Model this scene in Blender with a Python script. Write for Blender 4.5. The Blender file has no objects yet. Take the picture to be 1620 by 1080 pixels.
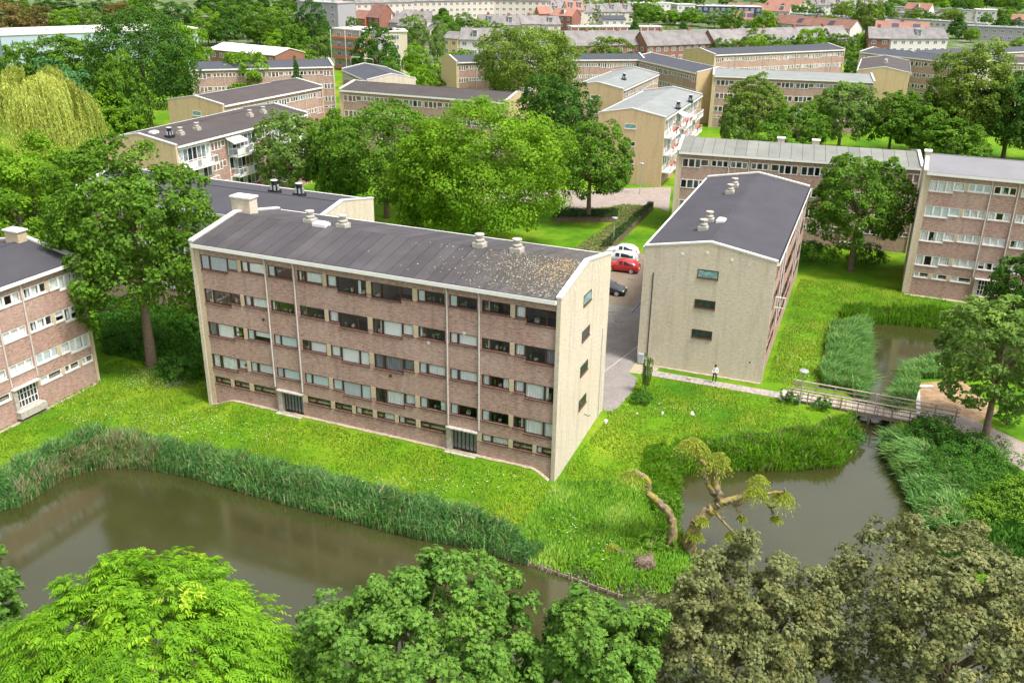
import bpy, bmesh, math, random
import numpy as np
from mathutils import Matrix, Vector
D = dict(
    cam={
        'f': 1469.31,
        'pitch': 0.39539,
        'roll': 0.0174,
        'H': 34.52,
    },
    pond_a=[[-35.68, 50.97], [-34.45, 53.4], [-33.42, 53.9], [-32.66, 55.95], [-32.11, 57.67], [-30.04, 59.26], [-26.76, 59.19], [-23.2, 58.23], [-19.02, 56.39], [-15.54, 54.87], [-11.78, 53.42], [-8.59, 52.01], [-5.97, 51.01], [-2.62, 50.19], [0.24, 48.79], [2.21, 47.86], [4.04, 46.84], [6.85, 45.22], [9.68, 45.71], [12.23, 48.47], [12.2, 50.56], [10.89, 51.37], [11.59, 55.33], [12.24, 59.16], [14.32, 60.4], [18.58, 60.46], [21.94, 60.66], [24.73, 61.22], [26.55, 63.41], [27.81, 66.01], [29.66, 70.55], [32.2, 76.99], [34.77, 84.46], [37.49, 91.21], [40.46, 90.99], [43.48, 90.24], [46.96, 89.17], [51.63, 89.39], [58.99, 88.52], [52.96, 77.84], [44.0, 78.58], [39.34, 80.83], [36.37, 78.26], [34.62, 75.48], [32.72, 71.86], [31.21, 69.22], [29.97, 66.09], [29.2, 63.01], [28.86, 60.16], [28.47, 57.1], [28.23, 54.12], [27.68, 48.59], [27.32, 42.68], [31, 31.5], [0, 31], [-40, 31], [-62, 38]],
    bank_edge=[[-4.72, 50.9], [-2.62, 50.19], [0.24, 48.79], [2.21, 47.86], [4.04, 46.84], [6.85, 45.22]],
    reeds={
        'left': [[-35.83, 51.39], [-34.54, 53.71], [-33.24, 54.55], [-32.4, 56.48], [-31.73, 57.98], [-29.88, 59.58], [-26.83, 59.5], [-23.25, 58.53], [-19.06, 56.67], [-15.57, 55.12], [-11.8, 53.65], [-8.6, 52.23], [-5.98, 51.21], [-3.45, 50.43], [-1.8, 50.06], [-0.17, 49.15], [1.23, 49.19], [-0.19, 50.67], [-1.88, 51.92], [-4.47, 53.11], [-8.98, 54.93], [-13.78, 57.1], [-18.8, 59.05], [-23.91, 60.54], [-27.19, 61.77], [-29.9, 62.57], [-31.89, 62.69], [-33.24, 61.36], [-34.39, 58.78], [-35.78, 56.11], [-37.5, 54.41]],
        'mid_lush': [[11.06, 57.66], [12.35, 59.47], [14.35, 60.73], [18.62, 60.79], [21.99, 61.0], [24.64, 61.56], [26.47, 63.78], [27.59, 66.42], [27.1, 67.27], [24.19, 65.24], [20.39, 64.07], [16.73, 63.13], [13.79, 63.03], [11.59, 61.3], [10.62, 59.41]],
        'mid_left': [[12.16, 59.46], [11.35, 54.77], [10.52, 50.99], [9.69, 50.97], [9.77, 54.72], [9.29, 58.04], [10.21, 61.73], [11.77, 62.56]],
        'north_left': [[32.2, 87.62], [36.03, 88.32], [33.76, 82.04], [31.76, 76.22], [30.17, 72.53], [27.15, 73.42], [27.72, 76.05], [30.0, 81.88]],
        'north_top': [[34.11, 89.98], [34.82, 92.21], [38.24, 92.37], [42.73, 91.85], [48.8, 90.5], [52.0, 90.29], [51.38, 89.03], [46.81, 88.99], [43.34, 90.06], [37.17, 90.85]],
        'north_right': [[35.58, 76.65], [37.44, 79.96], [39.86, 80.07], [40.14, 77.94], [39.19, 75.72], [36.6, 75.61], [34.47, 71.23], [32.16, 69.38], [32.61, 71.16]],
        'east': [[29.69, 64.92], [29.08, 62.19], [28.69, 59.39], [28.3, 56.37], [28.03, 53.36], [29.72, 51.57], [33.57, 56.29], [33.17, 58.39], [32.27, 60.6], [31.31, 62.96], [30.9, 64.44]],
    },
    B={
        'o': [11.5, 78.26],
        'yaw': -0.366,
    },
    px={
        'street_r': [11.45, 78.38, 0.0],
        'street_b1': [6.86, 65.76, 0.0],
        'street_b2': [11.26, 74.78, 0.0],
        'kerb1': [11.89, 95.83, 0.0],
        'kerb2': [16.14, 109.25, 0.0],
        'manh1': [10.3, 91.28, 0.0],
        'manh2': [10.89, 88.58, 0.0],
        'manh3': [14.3, 102.87, 0.0],
        'car_red': [12.77, 103.01, 0.0],
        'car_black': [11.13, 95.79, 0.0],
        'car_silver': [14.12, 105.2, 0.0],
        'car_white': [14.96, 109.19, 0.0],
        'path_a': [15.17, 114.51, 0.0],
        'path_b': [22.91, 134.87, 0.0],
        'person': [17.8, 73.87, 0.0],
        'lamp_bridge': [24.08, 69.91, 0.0],
        'lamp_plaza': [19.65, 143.67, 0.0],
        'lamp_lawn': [12.84, 115.49, 0.0],
        'sapling': [11.5, 72.21, 0.0],
        'bush1': [10.95, 69.99, 0.0],
    },
    plaza=[[5.33, 136.66], [6.49, 130.16], [10.8, 133.31], [16.17, 135.9], [21.31, 135.51], [22.63, 133.03], [25.39, 148.81], [17.35, 147.33], [11.61, 145.18], [5.61, 145.59], [-11.38, 144.33], [-10.77, 136.3]],
    path_back=[[12.87, 114.1], [20.87, 135.1], [22.93, 133.77], [21.37, 129.42], [19.24, 123.66], [16.12, 114.29]],
    path_front=[[12.46, 75.37], [16.15, 73.93], [19.76, 72.67], [23.59, 71.45], [24.36, 73.49], [21.76, 74.16], [17.52, 75.31], [13.29, 77.33]],
    path_east=[[33.98, 69.24], [35.31, 66.82], [36.8, 63.43], [37.84, 59.66], [39.46, 55.85], [41.89, 60.25], [40.04, 64.05], [38.43, 66.93], [37.47, 68.23], [35.56, 69.88]],
    soil_east=[[33.92, 69.47], [36.01, 74.74], [40.24, 75.71], [40.67, 69.5], [37.39, 66.9]],
    hedge_path=[[12.47, 113.26], [20.59, 134.34], [19.93, 135.04], [11.02, 113.17]],
    hedge_dark=[[5.44, 126.01], [14.32, 126.59], [14.99, 130.73], [5.88, 130.82]],
    bridge=[[23.47, 70.94, 0.25], [32.85, 66.91, 0.25], [24.01, 72.95, 0.25], [34.93, 68.21, 0.25]],
    wall_corner=[[35.58, 73.94], [36.99, 74.0], [33.64, 68.65]],
    ventsA=[[-16.07, 71.13, 15.0], [-13.28, 70.01, 15.0], [-2.49, 65.36, 15.0], [0.24, 64.26, 15.0]],
    domeA=[-15.03, 70.26, 15.0],
    ventsB=[[17.14, 81.74, 11.9], [18.23, 84.63, 11.9], [22.56, 95.96, 11.9], [23.66, 98.92, 11.9]],
    skyB=[19.24, 84.03, 11.9],
    ventsA2=[[-24.17, 92.07, 12.2], [-21.43, 90.93, 12.2]],
    chimA=[-22.2, 74.03, 14.9],
    ventsF=[[-44.75, 124.84, 12.0], [-43.69, 128.39, 12.0], [-45.5, 122.88, 12.0], [-47.83, 123.59, 12.0], [-39.46, 139.74, 12.0], [-38.28, 142.88, 12.0]],
    willow_y=49.05,
    pollard={
        'main': [[[11.43, 49.05, -0.46], [11.38, 49.05, 0.96], [11.79, 49.05, 2.14], [12.38, 49.05, 2.93], [12.94, 49.05, 3.54]], [[12.94, 49.05, 3.54], [12.57, 49.05, 4.88], [12.6, 49.05, 5.77], [12.37, 49.05, 6.07]], [[12.57, 49.05, 4.12], [12.01, 49.05, 5.09], [11.68, 49.05, 5.75], [12.18, 49.05, 6.07]], [[12.31, 49.05, 5.98], [11.66, 49.05, 6.32], [11.09, 49.05, 6.75], [10.8, 49.05, 7.43]], [[12.94, 49.05, 3.54], [13.95, 49.05, 3.92], [14.57, 49.05, 4.25], [15.22, 49.05, 4.62]], [[14.69, 49.05, 4.25], [15.82, 49.05, 4.45], [16.75, 49.05, 4.74]], [[15.2, 49.05, 4.17], [15.95, 49.05, 3.46], [16.47, 49.05, 2.69]], [[13.71, 49.05, 3.6], [14.16, 49.05, 3.06], [14.35, 49.05, 2.79]], [[12.69, 49.05, 2.94], [13.48, 49.05, 2.12], [14.09, 49.05, 1.58]]],
        'second': [[[10.27, 49.05, -0.97], [10.26, 49.05, 0.56], [10.18, 49.05, 2.1], [9.34, 49.05, 3.24], [8.63, 49.05, 3.9], [8.49, 49.05, 4.75], [7.64, 49.05, 5.36]]],
        'fallen': [[[6.41, 49.05, 0.62], [7.2, 49.05, 0.07], [8.27, 49.05, 0.04], [8.71, 49.05, -0.52]], [[8.65, 49.05, 0.34], [8.75, 49.05, -1.0], [8.38, 49.05, -1.49]]],
        'tufts': [[10.96, 49.05, 7.7], [12.4, 49.05, 6.56], [15.01, 49.05, 4.8], [16.72, 49.05, 4.43], [7.57, 49.05, 5.23], [11.57, 49.05, 1.53], [11.94, 49.05, 2.6], [14.01, 49.05, 1.58], [14.35, 49.05, 2.79], [12.68, 49.05, 6.78], [11.41, 49.05, 7.36], [15.27, 49.05, 5.25], [16.45, 49.05, 2.83], [6.28, 49.05, 0.85]],
        'root': [7.99, 49.05, -1.02],
    },
    trees=[
        ['broadleaf_tree', 'big mid green tree with a bare trunk between the two nearest blocks on the left', -32.1, 75.4, 19.5, 12.2, 'broad', 'mid', 1, None, 0.2],
        ['broadleaf_tree', 'bright green wide crown at the left edge above the near left block', -50.8, 92.6, 16.6, 13.6, 'broad', 'bright', 1, None, None],
        ['broadleaf_tree', 'darker green crown tucked between the left edge tree and the big bare trunked tree', -47.2, 99.1, 11.2, 7.0, 'broad', 'mid', 0, None, None],
        ['broadleaf_tree', 'dark green crown behind the chimney of the near left block', -56.6, 103.2, 9.0, 10.9, 'broad', 'dark', 0, None, None],
        ['weeping_willow', 'yellow green weeping willow with hanging curtains of twigs at the left edge', -73.5, 144.0, 16.6, 18.0, 'weep', 'yellow', 1, None, None],
        ['broadleaf_tree', 'bushy conical green tree right beside the weeping willow', -69.5, 161.2, 14.2, 10.3, 'cone', 'bright', 1, None, None],
        ['broadleaf_tree', 'tallest dark green tree mass behind the beige gable on the left', -72.2, 185.3, 23.8, 18.3, 'broad', 'dark', 1, None, None],
        ['broadleaf_tree', 'mid green crown in front of the long grey hall', -93.9, 202.0, 17.9, 14.7, 'broad', 'mid', 1, None, None],
        ['broadleaf_tree', 'blue green crown peeping out directly above the weeping willow', -84.8, 177.4, 14.3, 13.0, 'broad', 'blue', 0, None, None],
        ['broadleaf_tree', 'green crown left of the tall dark tree, below the hall', -101.8, 197.1, 15.3, 11.8, 'broad', 'mid', 0, None, None],
        ['broadleaf_tree', 'round bright crown on the right shoulder of the tall dark tree', -76.6, 221.8, 17.6, 11.7, 'broad', 'bright', 0, None, None],
        ['broadleaf_tree', 'dark green tree between the tall dark tree and the willow', -68.4, 164.0, 17.2, 8.8, 'broad', 'mid', 0, None, None],
        ['maple_tree', 'low layered green tree in front of the far block with the white windows', -59.7, 209.9, 13.6, 12.8, 'broad', 'bright', 1, None, None],
        ['cypress_tree', 'narrow dark cypress between the two brick blocks on the left', -43.2, 188.1, 13.7, 3.4, 'column', 'dark', 0, None, None],
        ['broadleaf_tree', 'pale green loose tree right of the white balconies', -31.4, 131.1, 13.5, 10.3, 'broad', 'light', 1, None, None],
        ['broadleaf_tree', 'dark green wide tree in front of the brick block with grey roof in the centre', -17.9, 126.8, 15.1, 16.9, 'broad', 'mid', 1, None, None],
        ['broadleaf_tree', 'green tree filling the gap between the pale green tree and the wide dark one', -24.6, 128.1, 12.4, 7.9, 'broad', 'mid', 0, None, None],
        ['broadleaf_tree', 'largest bright green tree right behind the main block roof', -4.1, 111.2, 17.9, 20.2, 'broad', 'bright', 1, None, None],
        ['broadleaf_tree', 'bright crown behind the right end of the main block roof', -9.7, 112.2, 14.2, 10.1, 'broad', 'bright', 0, None, None],
        ['broadleaf_tree', 'dark green tree behind the large bright one, left of the beige gables', 6.7, 159.7, 15.5, 12.6, 'broad', 'dark', 1, None, None],
        ['broadleaf_tree', 'green tree with a dark trunk on the hedged lawn before the beige gable', 10.4, 127.3, 13.4, 11.5, 'broad', 'mid', 1, None, 0.2],
        ['broadleaf_tree', 'large olive green tree behind the centre block with grey roof', 2.3, 216.5, 20.0, 21.3, 'broad', 'olive', 1, None, None],
        ['broadleaf_tree', 'olive green tree left of the two pale grey roofs', 27.3, 285.4, 11.7, 12.7, 'broad', 'olive', 0, None, None],
        ['broadleaf_tree', 'bright crown between the pale green tree and the cypress', -35.2, 175.7, 5.8, 7.1, 'broad', 'bright', 0, None, None],
        ['broadleaf_tree', 'mid green crown left of the beige gabled balcony block', -59.8, 129.2, 8.5, 9.8, 'broad', 'mid', 0, None, None],
        ['broadleaf_tree', 'light green low crown at the foot of the centre brick block', -31.8, 182.4, 6.9, 5.6, 'broad', 'light', 0, None, None],
        ['broadleaf_tree', 'green crown before the left end of the pale roofed long block', 42.0, 179.5, 8.4, 6.0, 'broad', 'light', 0, None, None],
        ['broadleaf_tree', 'dark tree beside the orange banded flat building', -38.8, 266.5, 13.9, 11.5, 'broad', 'dark', 0, None, None],
        ['broadleaf_tree', 'bright green tree right of the dark tree by the orange banded building', -29.6, 282.0, 8.7, 7.4, 'broad', 'bright', 0, None, None],
        ['broadleaf_tree', 'small yellow green tree against the beige gable far behind', -22.6, 268.7, 6.3, 5.3, 'broad', 'light', 0, None, None],
        ['birch_tree', 'feathery grey green birch above the bright little tree', -37.8, 355.5, 12.5, 9.7, 'broad', 'light', 0, None, None],
        ['birch_tree', 'second feathery birch right of the orange banded building', -26.8, 325.2, 9.7, 5.5, 'broad', 'light', 0, None, None],
        ['broadleaf_tree', 'dark pointed tree before the grey tiled row, leftmost of three', 41.3, 346.5, 12.7, 9.4, 'cone', 'dark', 0, None, None],
        ['broadleaf_tree', 'dark pointed tree before the grey tiled row, middle of three', 60.6, 356.3, 12.1, 8.8, 'cone', 'dark', 0, None, None],
        ['broadleaf_tree', 'dark pointed tree before the grey tiled row, rightmost of three', 85.6, 389.9, 10.1, 8.6, 'cone', 'dark', 0, None, None],
        ['broadleaf_tree', 'small bright tree at the foot of the middle pointed tree', 51.8, 348.3, 7.2, 5.9, 'broad', 'bright', 0, None, None],
        ['broadleaf_tree', 'green tree in front of the long blue grey roof, left one of a pair', 77.1, 313.4, 10.4, 8.6, 'broad', 'bright', 0, None, None],
        ['broadleaf_tree', 'green tree in front of the long blue grey roof, right one of a pair', 83.5, 309.2, 8.9, 10.1, 'broad', 'mid', 0, None, None],
        ['broadleaf_tree', 'dark open tree before the right end of the blue grey roofed block', 94.5, 316.0, 8.9, 8.7, 'broad', 'dark', 0, None, None],
        ['broadleaf_tree', 'yellowish green tree in front of the white windowed block with pale roof', 46.2, 183.0, 13.5, 11.0, 'broad', 'olive', 1, None, None],
        ['broadleaf_tree', 'green crown behind the pale ribbed roof, left of the yellowish one', 53.3, 177.4, 9.4, 11.3, 'broad', 'mid', 1, None, None],
        ['broadleaf_tree', 'yellowish open crown behind the pale ribbed roof with visible branches', 62.7, 181.3, 13.4, 12.1, 'broad', 'light', 1, None, None],
        ['broadleaf_tree', 'green crown behind the ribbed roof between yellowish tree and dark grove', 71.6, 179.0, 11.5, 10.8, 'broad', 'mid', 1, None, None],
        ['broadleaf_tree', 'broad green crown behind the ribbed roof chimneys', 76.7, 176.4, 11.7, 13.0, 'broad', 'mid', 1, None, None],
        ['broadleaf_tree', 'tall olive crown above all others at the right of the roofs', 84.2, 177.1, 20.9, 13.5, 'broad', 'olive', 1, None, None],
        ['broadleaf_tree', 'dark green crown at the right edge below the tall olive one', 91.5, 174.8, 16.9, 11.6, 'broad', 'dark', 1, None, None],
        ['broadleaf_tree', 'low green crown just behind the nearest grey roof at the right', 79.3, 169.8, 7.1, 11.5, 'broad', 'mid', 0, None, None],
        ['broadleaf_tree', 'light crown at the far right edge behind the nearest grey roof', 96.2, 171.2, 13.3, 12.6, 'broad', 'light', 0, None, None],
        ['broadleaf_tree', 'green tree standing before the ribbed roof block behind the dark gabled roof', 35.8, 130.4, 12.2, 12.0, 'broad', 'mid', 1, None, None],
        ['broadleaf_tree', 'spreading tree with visible trunk on the lawn right of the dark roofed gable block', 40.5, 106.7, 13.8, 11.0, 'broad', 'mid', 1, None, 0.2],
        ['broadleaf_tree', 'dark green crown cut by the right edge beside the white door grid', 51.8, 88.4, 8.4, 7.3, 'broad', 'dark', 1, None, None],
        ['young_maple_tree', 'loose grey green tree with thin trunk right of the footbridge', 37.3, 64.8, 11.0, 9.1, 'broad', 'light', 1, None, 0.22],
        ['sapling', 'thin young tree planted on the lawn edge by the gable path', 11.5, 71.7, 3.5, 0.8, 'broad', 'light', 0, None, 0.3],
        ['broadleaf_tree', 'brownish crown behind the hall at the top left corner', -188.1, 359.9, 14.2, 18.6, 'broad', 'brown', 0, 'trees among the far houses', None],
        ['broadleaf_tree', 'small brownish crown behind the middle of the hall', -194.1, 398.6, 11.2, 9.3, 'broad', 'brown', 0, 'trees among the far houses', None],
        ['broadleaf_tree', 'bright crown behind the hall', -182.6, 394.8, 10.2, 12.8, 'broad', 'bright', 0, 'trees among the far houses', None],
        ['broadleaf_tree', 'pale crown behind the right part of the hall', -172.6, 396.9, 9.3, 10.3, 'broad', 'light', 0, 'trees among the far houses', None],
        ['broadleaf_tree', 'brownish orange crown at the right end of the hall', -160.4, 393.3, 13.0, 13.2, 'broad', 'brown', 0, 'trees among the far houses', None],
        ['broadleaf_tree', 'crown behind the tall dark tree, top left', -164.5, 432.1, 13.2, 16.7, 'broad', 'mid', 0, 'trees among the far houses', None],
        ['broadleaf_tree', 'dark crown left of the white roofed brick building', -140.0, 403.7, 12.9, 14.3, 'broad', 'dark', 0, 'trees among the far houses', None],
        ['broadleaf_tree', 'bright crown behind the white roofed brick building', -118.8, 373.2, 12.0, 11.1, 'broad', 'bright', 0, 'trees among the far houses', None],
        ['broadleaf_tree', 'dark crown over the white roofed brick building', -116.8, 402.3, 13.3, 14.5, 'broad', 'dark', 0, 'trees among the far houses', None],
        ['broadleaf_tree', 'mid crown right of the white roof', -99.8, 376.8, 13.4, 12.2, 'broad', 'mid', 0, 'trees among the far houses', None],
        ['broadleaf_tree', 'mid crown before the orange banded building, left', -83.2, 347.6, 14.4, 12.4, 'broad', 'mid', 0, 'trees among the far houses', None],
        ['broadleaf_tree', 'dark crown left of the orange banded building', -72.0, 342.7, 16.1, 11.5, 'broad', 'dark', 0, 'trees among the far houses', None],
        ['broadleaf_tree', 'low crown below the dark one left of the banded building', -72.6, 317.9, 11.5, 9.5, 'broad', 'mid', 0, 'trees among the far houses', None],
        ['broadleaf_tree', 'pale crown at the foot of the banded building', -63.4, 319.4, 9.0, 6.3, 'broad', 'light', 0, 'trees among the far houses', None],
        ['broadleaf_tree', 'bright low crown right of the white roof', -80.8, 326.4, 8.2, 9.4, 'broad', 'bright', 0, 'trees among the far houses', None],
        ['broadleaf_tree', 'dark crown at the top edge over the white roof', -160.6, 519.8, 12.0, 20.0, 'broad', 'dark', 0, 'trees among the far houses', None],
        ['broadleaf_tree', 'dark crown at the top edge left of the grey towers', -144.5, 534.7, 12.3, 20.6, 'broad', 'dark', 0, 'trees among the far houses', None],
        ['broadleaf_tree', 'crown at the top edge before the grey towers', -130.3, 555.5, 10.4, 15.7, 'broad', 'mid', 0, 'trees among the far houses', None],
        ['broadleaf_tree', 'little crown left of the orange house', -88.3, 490.2, 6.0, 9.5, 'broad', 'mid', 0, 'trees among the far houses', None],
        ['broadleaf_tree', 'dark round tree before the long white terrace', -42.1, 612.3, 7.4, 8.6, 'broad', 'dark', 0, 'trees among the far houses', None],
        ['broadleaf_tree', 'dark conifer before the white terrace', -35.4, 461.2, 10.7, 11.9, 'cone', 'dark', 0, 'trees among the far houses', None],
        ['broadleaf_tree', 'green crown right of the dark conifer', -25.5, 471.3, 6.9, 10.3, 'broad', 'mid', 0, 'trees among the far houses', None],
        ['broadleaf_tree', 'green crown left of the dark conifer', -44.3, 467.0, 7.4, 9.0, 'broad', 'mid', 0, 'trees among the far houses', None],
        ['broadleaf_tree', 'small crown below the white terrace, middle', -18.9, 498.2, 4.9, 9.0, 'broad', 'mid', 0, 'trees among the far houses', None],
        ['broadleaf_tree', 'pale crown below the white terrace, right', -7.8, 510.0, 9.3, 8.5, 'broad', 'light', 0, 'trees among the far houses', None],
        ['broadleaf_tree', 'small crown before the terrace end', 6.2, 491.0, 6.3, 6.3, 'broad', 'mid', 0, 'trees among the far houses', None],
        ['broadleaf_tree', 'olive tree right of the orange roofs', 31.7, 571.4, 9.3, 8.8, 'broad', 'olive', 0, 'trees among the far houses', None],
        ['broadleaf_tree', 'bright tree before the white flat buildings, left', 44.8, 574.9, 10.4, 12.5, 'broad', 'bright', 0, 'trees among the far houses', None],
        ['broadleaf_tree', 'large green tree before the white flat buildings', 54.8, 555.5, 13.4, 15.7, 'broad', 'mid', 0, 'trees among the far houses', None],
        ['broadleaf_tree', 'round green tree right of the large one', 69.2, 519.4, 9.5, 15.4, 'broad', 'mid', 0, 'trees among the far houses', None],
        ['broadleaf_tree', 'bright tree in the row behind the garages, first', 82.8, 532.2, 7.5, 13.7, 'broad', 'bright', 0, 'trees among the far houses', None],
        ['broadleaf_tree', 'bright tree in the row behind the garages, second', 93.7, 525.3, 7.7, 12.2, 'broad', 'bright', 0, 'trees among the far houses', None],
        ['broadleaf_tree', 'tree in the row behind the garages, third', 103.3, 513.8, 7.8, 11.9, 'broad', 'light', 0, 'trees among the far houses', None],
        ['broadleaf_tree', 'tree in the row behind the garages, fourth', 114.5, 512.0, 7.5, 11.9, 'broad', 'bright', 0, 'trees among the far houses', None],
        ['broadleaf_tree', 'tree in the row behind the garages, fifth', 124.6, 505.6, 6.8, 13.0, 'broad', 'light', 0, 'trees among the far houses', None],
        ['broadleaf_tree', 'tree in the row behind the garages, sixth', 134.5, 503.6, 6.5, 11.0, 'broad', 'light', 0, 'trees among the far houses', None],
        ['broadleaf_tree', 'tree in the row behind the garages, last', 148.3, 511.0, 6.6, 11.2, 'broad', 'bright', 0, 'trees among the far houses', None],
        ['broadleaf_tree', 'dark tree above the red roofs', 222.2, 706.5, 9.8, 19.0, 'broad', 'dark', 0, 'trees among the far houses', None],
        ['broadleaf_tree', 'tall olive tree left of the red brick gable house', 163.7, 459.8, 17.9, 13.0, 'broad', 'olive', 0, 'trees among the far houses', None],
        ['broadleaf_tree', 'bright tree below the tall olive tree', 130.6, 372.8, 8.3, 7.3, 'broad', 'bright', 0, 'trees among the far houses', None],
        ['broadleaf_tree', 'dark tree left of the blue grey roofs', 109.9, 313.1, 7.5, 6.1, 'broad', 'mid', 0, 'trees among the far houses', None],
        ['broadleaf_tree', 'pale crown at the top right before the red roof house', 257.9, 686.6, 10.7, 17.5, 'broad', 'light', 0, 'trees among the far houses', None],
        ['broadleaf_tree', 'crown at the top edge behind the flat row', 262.9, 659.7, 9.6, 14.3, 'broad', 'mid', 0, 'trees among the far houses', None],
        ['broadleaf_tree', 'bright crown at the top edge, right half', 273.4, 649.2, 13.3, 20.7, 'broad', 'bright', 0, 'trees among the far houses', None],
        ['broadleaf_tree', 'crown at the top edge left of the white villa', 323.8, 721.2, 12.1, 21.2, 'broad', 'mid', 0, 'trees among the far houses', None],
        ['broadleaf_tree', 'dark crown behind the white villa', 363.3, 766.5, 12.0, 22.5, 'broad', 'dark', 0, 'trees among the far houses', None],
        ['broadleaf_tree', 'bright crown at the top right corner', 367.1, 734.1, 12.3, 21.5, 'broad', 'bright', 0, 'trees among the far houses', None],
        ['broadleaf_tree', 'round tree among the flat roofs', 230.2, 548.3, 6.3, 12.7, 'broad', 'mid', 0, 'trees among the far houses', None],
        ['broadleaf_tree', 'dark conical tree among the flat roofs, left one', 210.8, 469.4, 9.8, 10.3, 'cone', 'dark', 0, 'trees among the far houses', None],
        ['broadleaf_tree', 'dark conical tree among the flat roofs, right one', 233.0, 474.0, 9.9, 12.2, 'cone', 'dark', 0, 'trees among the far houses', None],
        ['broadleaf_tree', 'bright tree at the right edge above the red wall', 273.7, 539.7, 9.9, 12.5, 'broad', 'bright', 0, 'trees among the far houses', None],
        ['broadleaf_tree', 'small bright tree between two dark cones', 208.3, 448.4, 6.4, 7.0, 'broad', 'bright', 0, 'trees among the far houses', None],
        ['broadleaf_tree', 'small bright tree by the grey tiled row', 175.3, 441.9, 4.9, 6.9, 'broad', 'bright', 0, 'trees among the far houses', None],
        ['broadleaf_tree', 'second small bright tree by the grey tiled row', 190.9, 444.9, 4.4, 6.9, 'broad', 'bright', 0, 'trees among the far houses', None],
        ['broadleaf_tree', 'small dark tree before the long blue grey roof', 185.0, 377.2, 4.7, 4.4, 'broad', 'dark', 0, 'trees among the far houses', None],
        ['broadleaf_tree', 'dark tree left of the pointed trees', 26.1, 374.1, 7.9, 7.3, 'broad', 'dark', 0, 'trees among the far houses', None],
        ['broadleaf_tree', 'bright shrub tree by the small dark roof', 21.2, 332.9, 6.3, 6.1, 'broad', 'bright', 0, 'trees among the far houses', None],
        ['broadleaf_tree', 'small bright tree by the dormer houses', -18.1, 334.7, 3.8, 5.2, 'broad', 'bright', 0, 'trees among the far houses', None],
        ['broadleaf_tree', 'dark little tree before the tiled row', 102.6, 368.0, 7.3, 6.2, 'broad', 'dark', 0, 'trees among the far houses', None],
        ['broadleaf_tree', 'dark little tree at the end of the tiled row', 118.0, 375.4, 8.4, 5.4, 'broad', 'dark', 0, 'trees among the far houses', None],
        ['broadleaf_tree', 'yellow green little tree before the tiled row', 100.2, 392.5, 4.9, 6.6, 'broad', 'bright', 0, 'trees among the far houses', None],
        ['broadleaf_tree', 'olive crown right of the beige gable', -7.8, 251.5, 8.8, 8.3, 'broad', 'olive', 0, 'trees among the far houses', None],
        ['broadleaf_tree', 'crown behind the centre block roof, left', -28.0, 237.7, 6.1, 5.7, 'broad', 'bright', 0, 'trees among the far houses', None],
        ['broadleaf_tree', 'crown behind the centre block roof, middle', -18.1, 233.5, 5.6, 4.6, 'broad', 'mid', 0, 'trees among the far houses', None],
        ['broadleaf_tree', 'small tree at the orange house', -65.4, 388.9, 9.6, 6.0, 'broad', 'mid', 0, 'trees among the far houses', None],
        ['broadleaf_tree', 'small bright tree left of the two long roofs', 64.3, 303.1, 5.4, 6.8, 'broad', 'bright', 0, 'trees among the far houses', None],
        ['broadleaf_tree', 'small dark tree at the block end', 94.7, 291.6, 6.5, 5.7, 'broad', 'dark', 0, 'trees among the far houses', None],
        ['broadleaf_tree', 'olive crown at the far right roof', 152.4, 299.5, 5.7, 7.9, 'broad', 'olive', 0, 'trees among the far houses', None],
        ['broadleaf_tree', 'crown behind the hall end at the top left', -185.3, 466.5, 10.2, 13.2, 'broad', 'mid', 0, 'trees among the far houses', None],
        ['broadleaf_tree', 'crown left of the white roofed brick building', -121.7, 329.9, 10.3, 10.7, 'broad', 'mid', 0, 'trees among the far houses', None],
        ['broadleaf_tree', 'bright low crown at the foot of the white roofed building', -103.4, 303.8, 8.2, 7.9, 'broad', 'bright', 0, 'trees among the far houses', None],
        ['broadleaf_tree', 'low crown between white roof and blue grey roof', -86.4, 294.3, 4.5, 7.7, 'broad', 'mid', 0, 'trees among the far houses', None],
        ['broadleaf_tree', 'dark low crown above the blue grey roof', -78.2, 298.9, 4.9, 8.6, 'broad', 'dark', 0, 'trees among the far houses', None],
        ['broadleaf_tree', 'bright low crown above the blue grey roof end', -64.9, 297.5, 6.0, 6.6, 'broad', 'bright', 0, 'trees among the far houses', None],
        ['broadleaf_tree', 'mid crown at the top left behind the hall', -197.9, 443.2, 8.4, 11.4, 'broad', 'mid', 0, 'trees among the far houses', None],
        ['broadleaf_tree', 'green crown at the top left between two brown ones', -210.5, 421.8, 10.3, 10.9, 'broad', 'mid', 0, 'trees among the far houses', None],
        ['broadleaf_tree', 'green crown at the top left corner behind the hall', -206.5, 389.9, 7.2, 10.1, 'broad', 'mid', 0, 'trees among the far houses', None],
        ['broadleaf_tree', 'dark crown at the very top left', -215.0, 505.2, 8.6, 16.3, 'broad', 'dark', 0, 'trees among the far houses', None],
        ['broadleaf_tree', 'dark crown at the top edge far left', -243.8, 518.1, 8.8, 20.0, 'broad', 'dark', 0, 'trees among the far houses', None],
        ['broadleaf_tree', 'dark crown at the top edge, second from the left', -212.2, 549.7, 9.3, 17.6, 'cone', 'dark', 0, 'trees among the far houses', None],
        ['broadleaf_tree', 'mid crown at the top left corner', -269.1, 521.8, 9.5, 20.1, 'broad', 'mid', 0, 'trees among the far houses', None],
        ['broadleaf_tree', 'crown above the white roofed building, left of the centre', -140.2, 477.6, 9.9, 14.1, 'broad', 'mid', 0, 'trees among the far houses', None],
        ['broadleaf_tree', 'bright crown above the white roofed building, right', -111.8, 444.0, 9.8, 12.6, 'broad', 'bright', 0, 'trees among the far houses', None],
        ['broadleaf_tree', 'crown before the left part of the centre block', -24.5, 201.1, 7.9, 9.4, 'broad', 'mid', 0, 'trees among the far houses', None],
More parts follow.
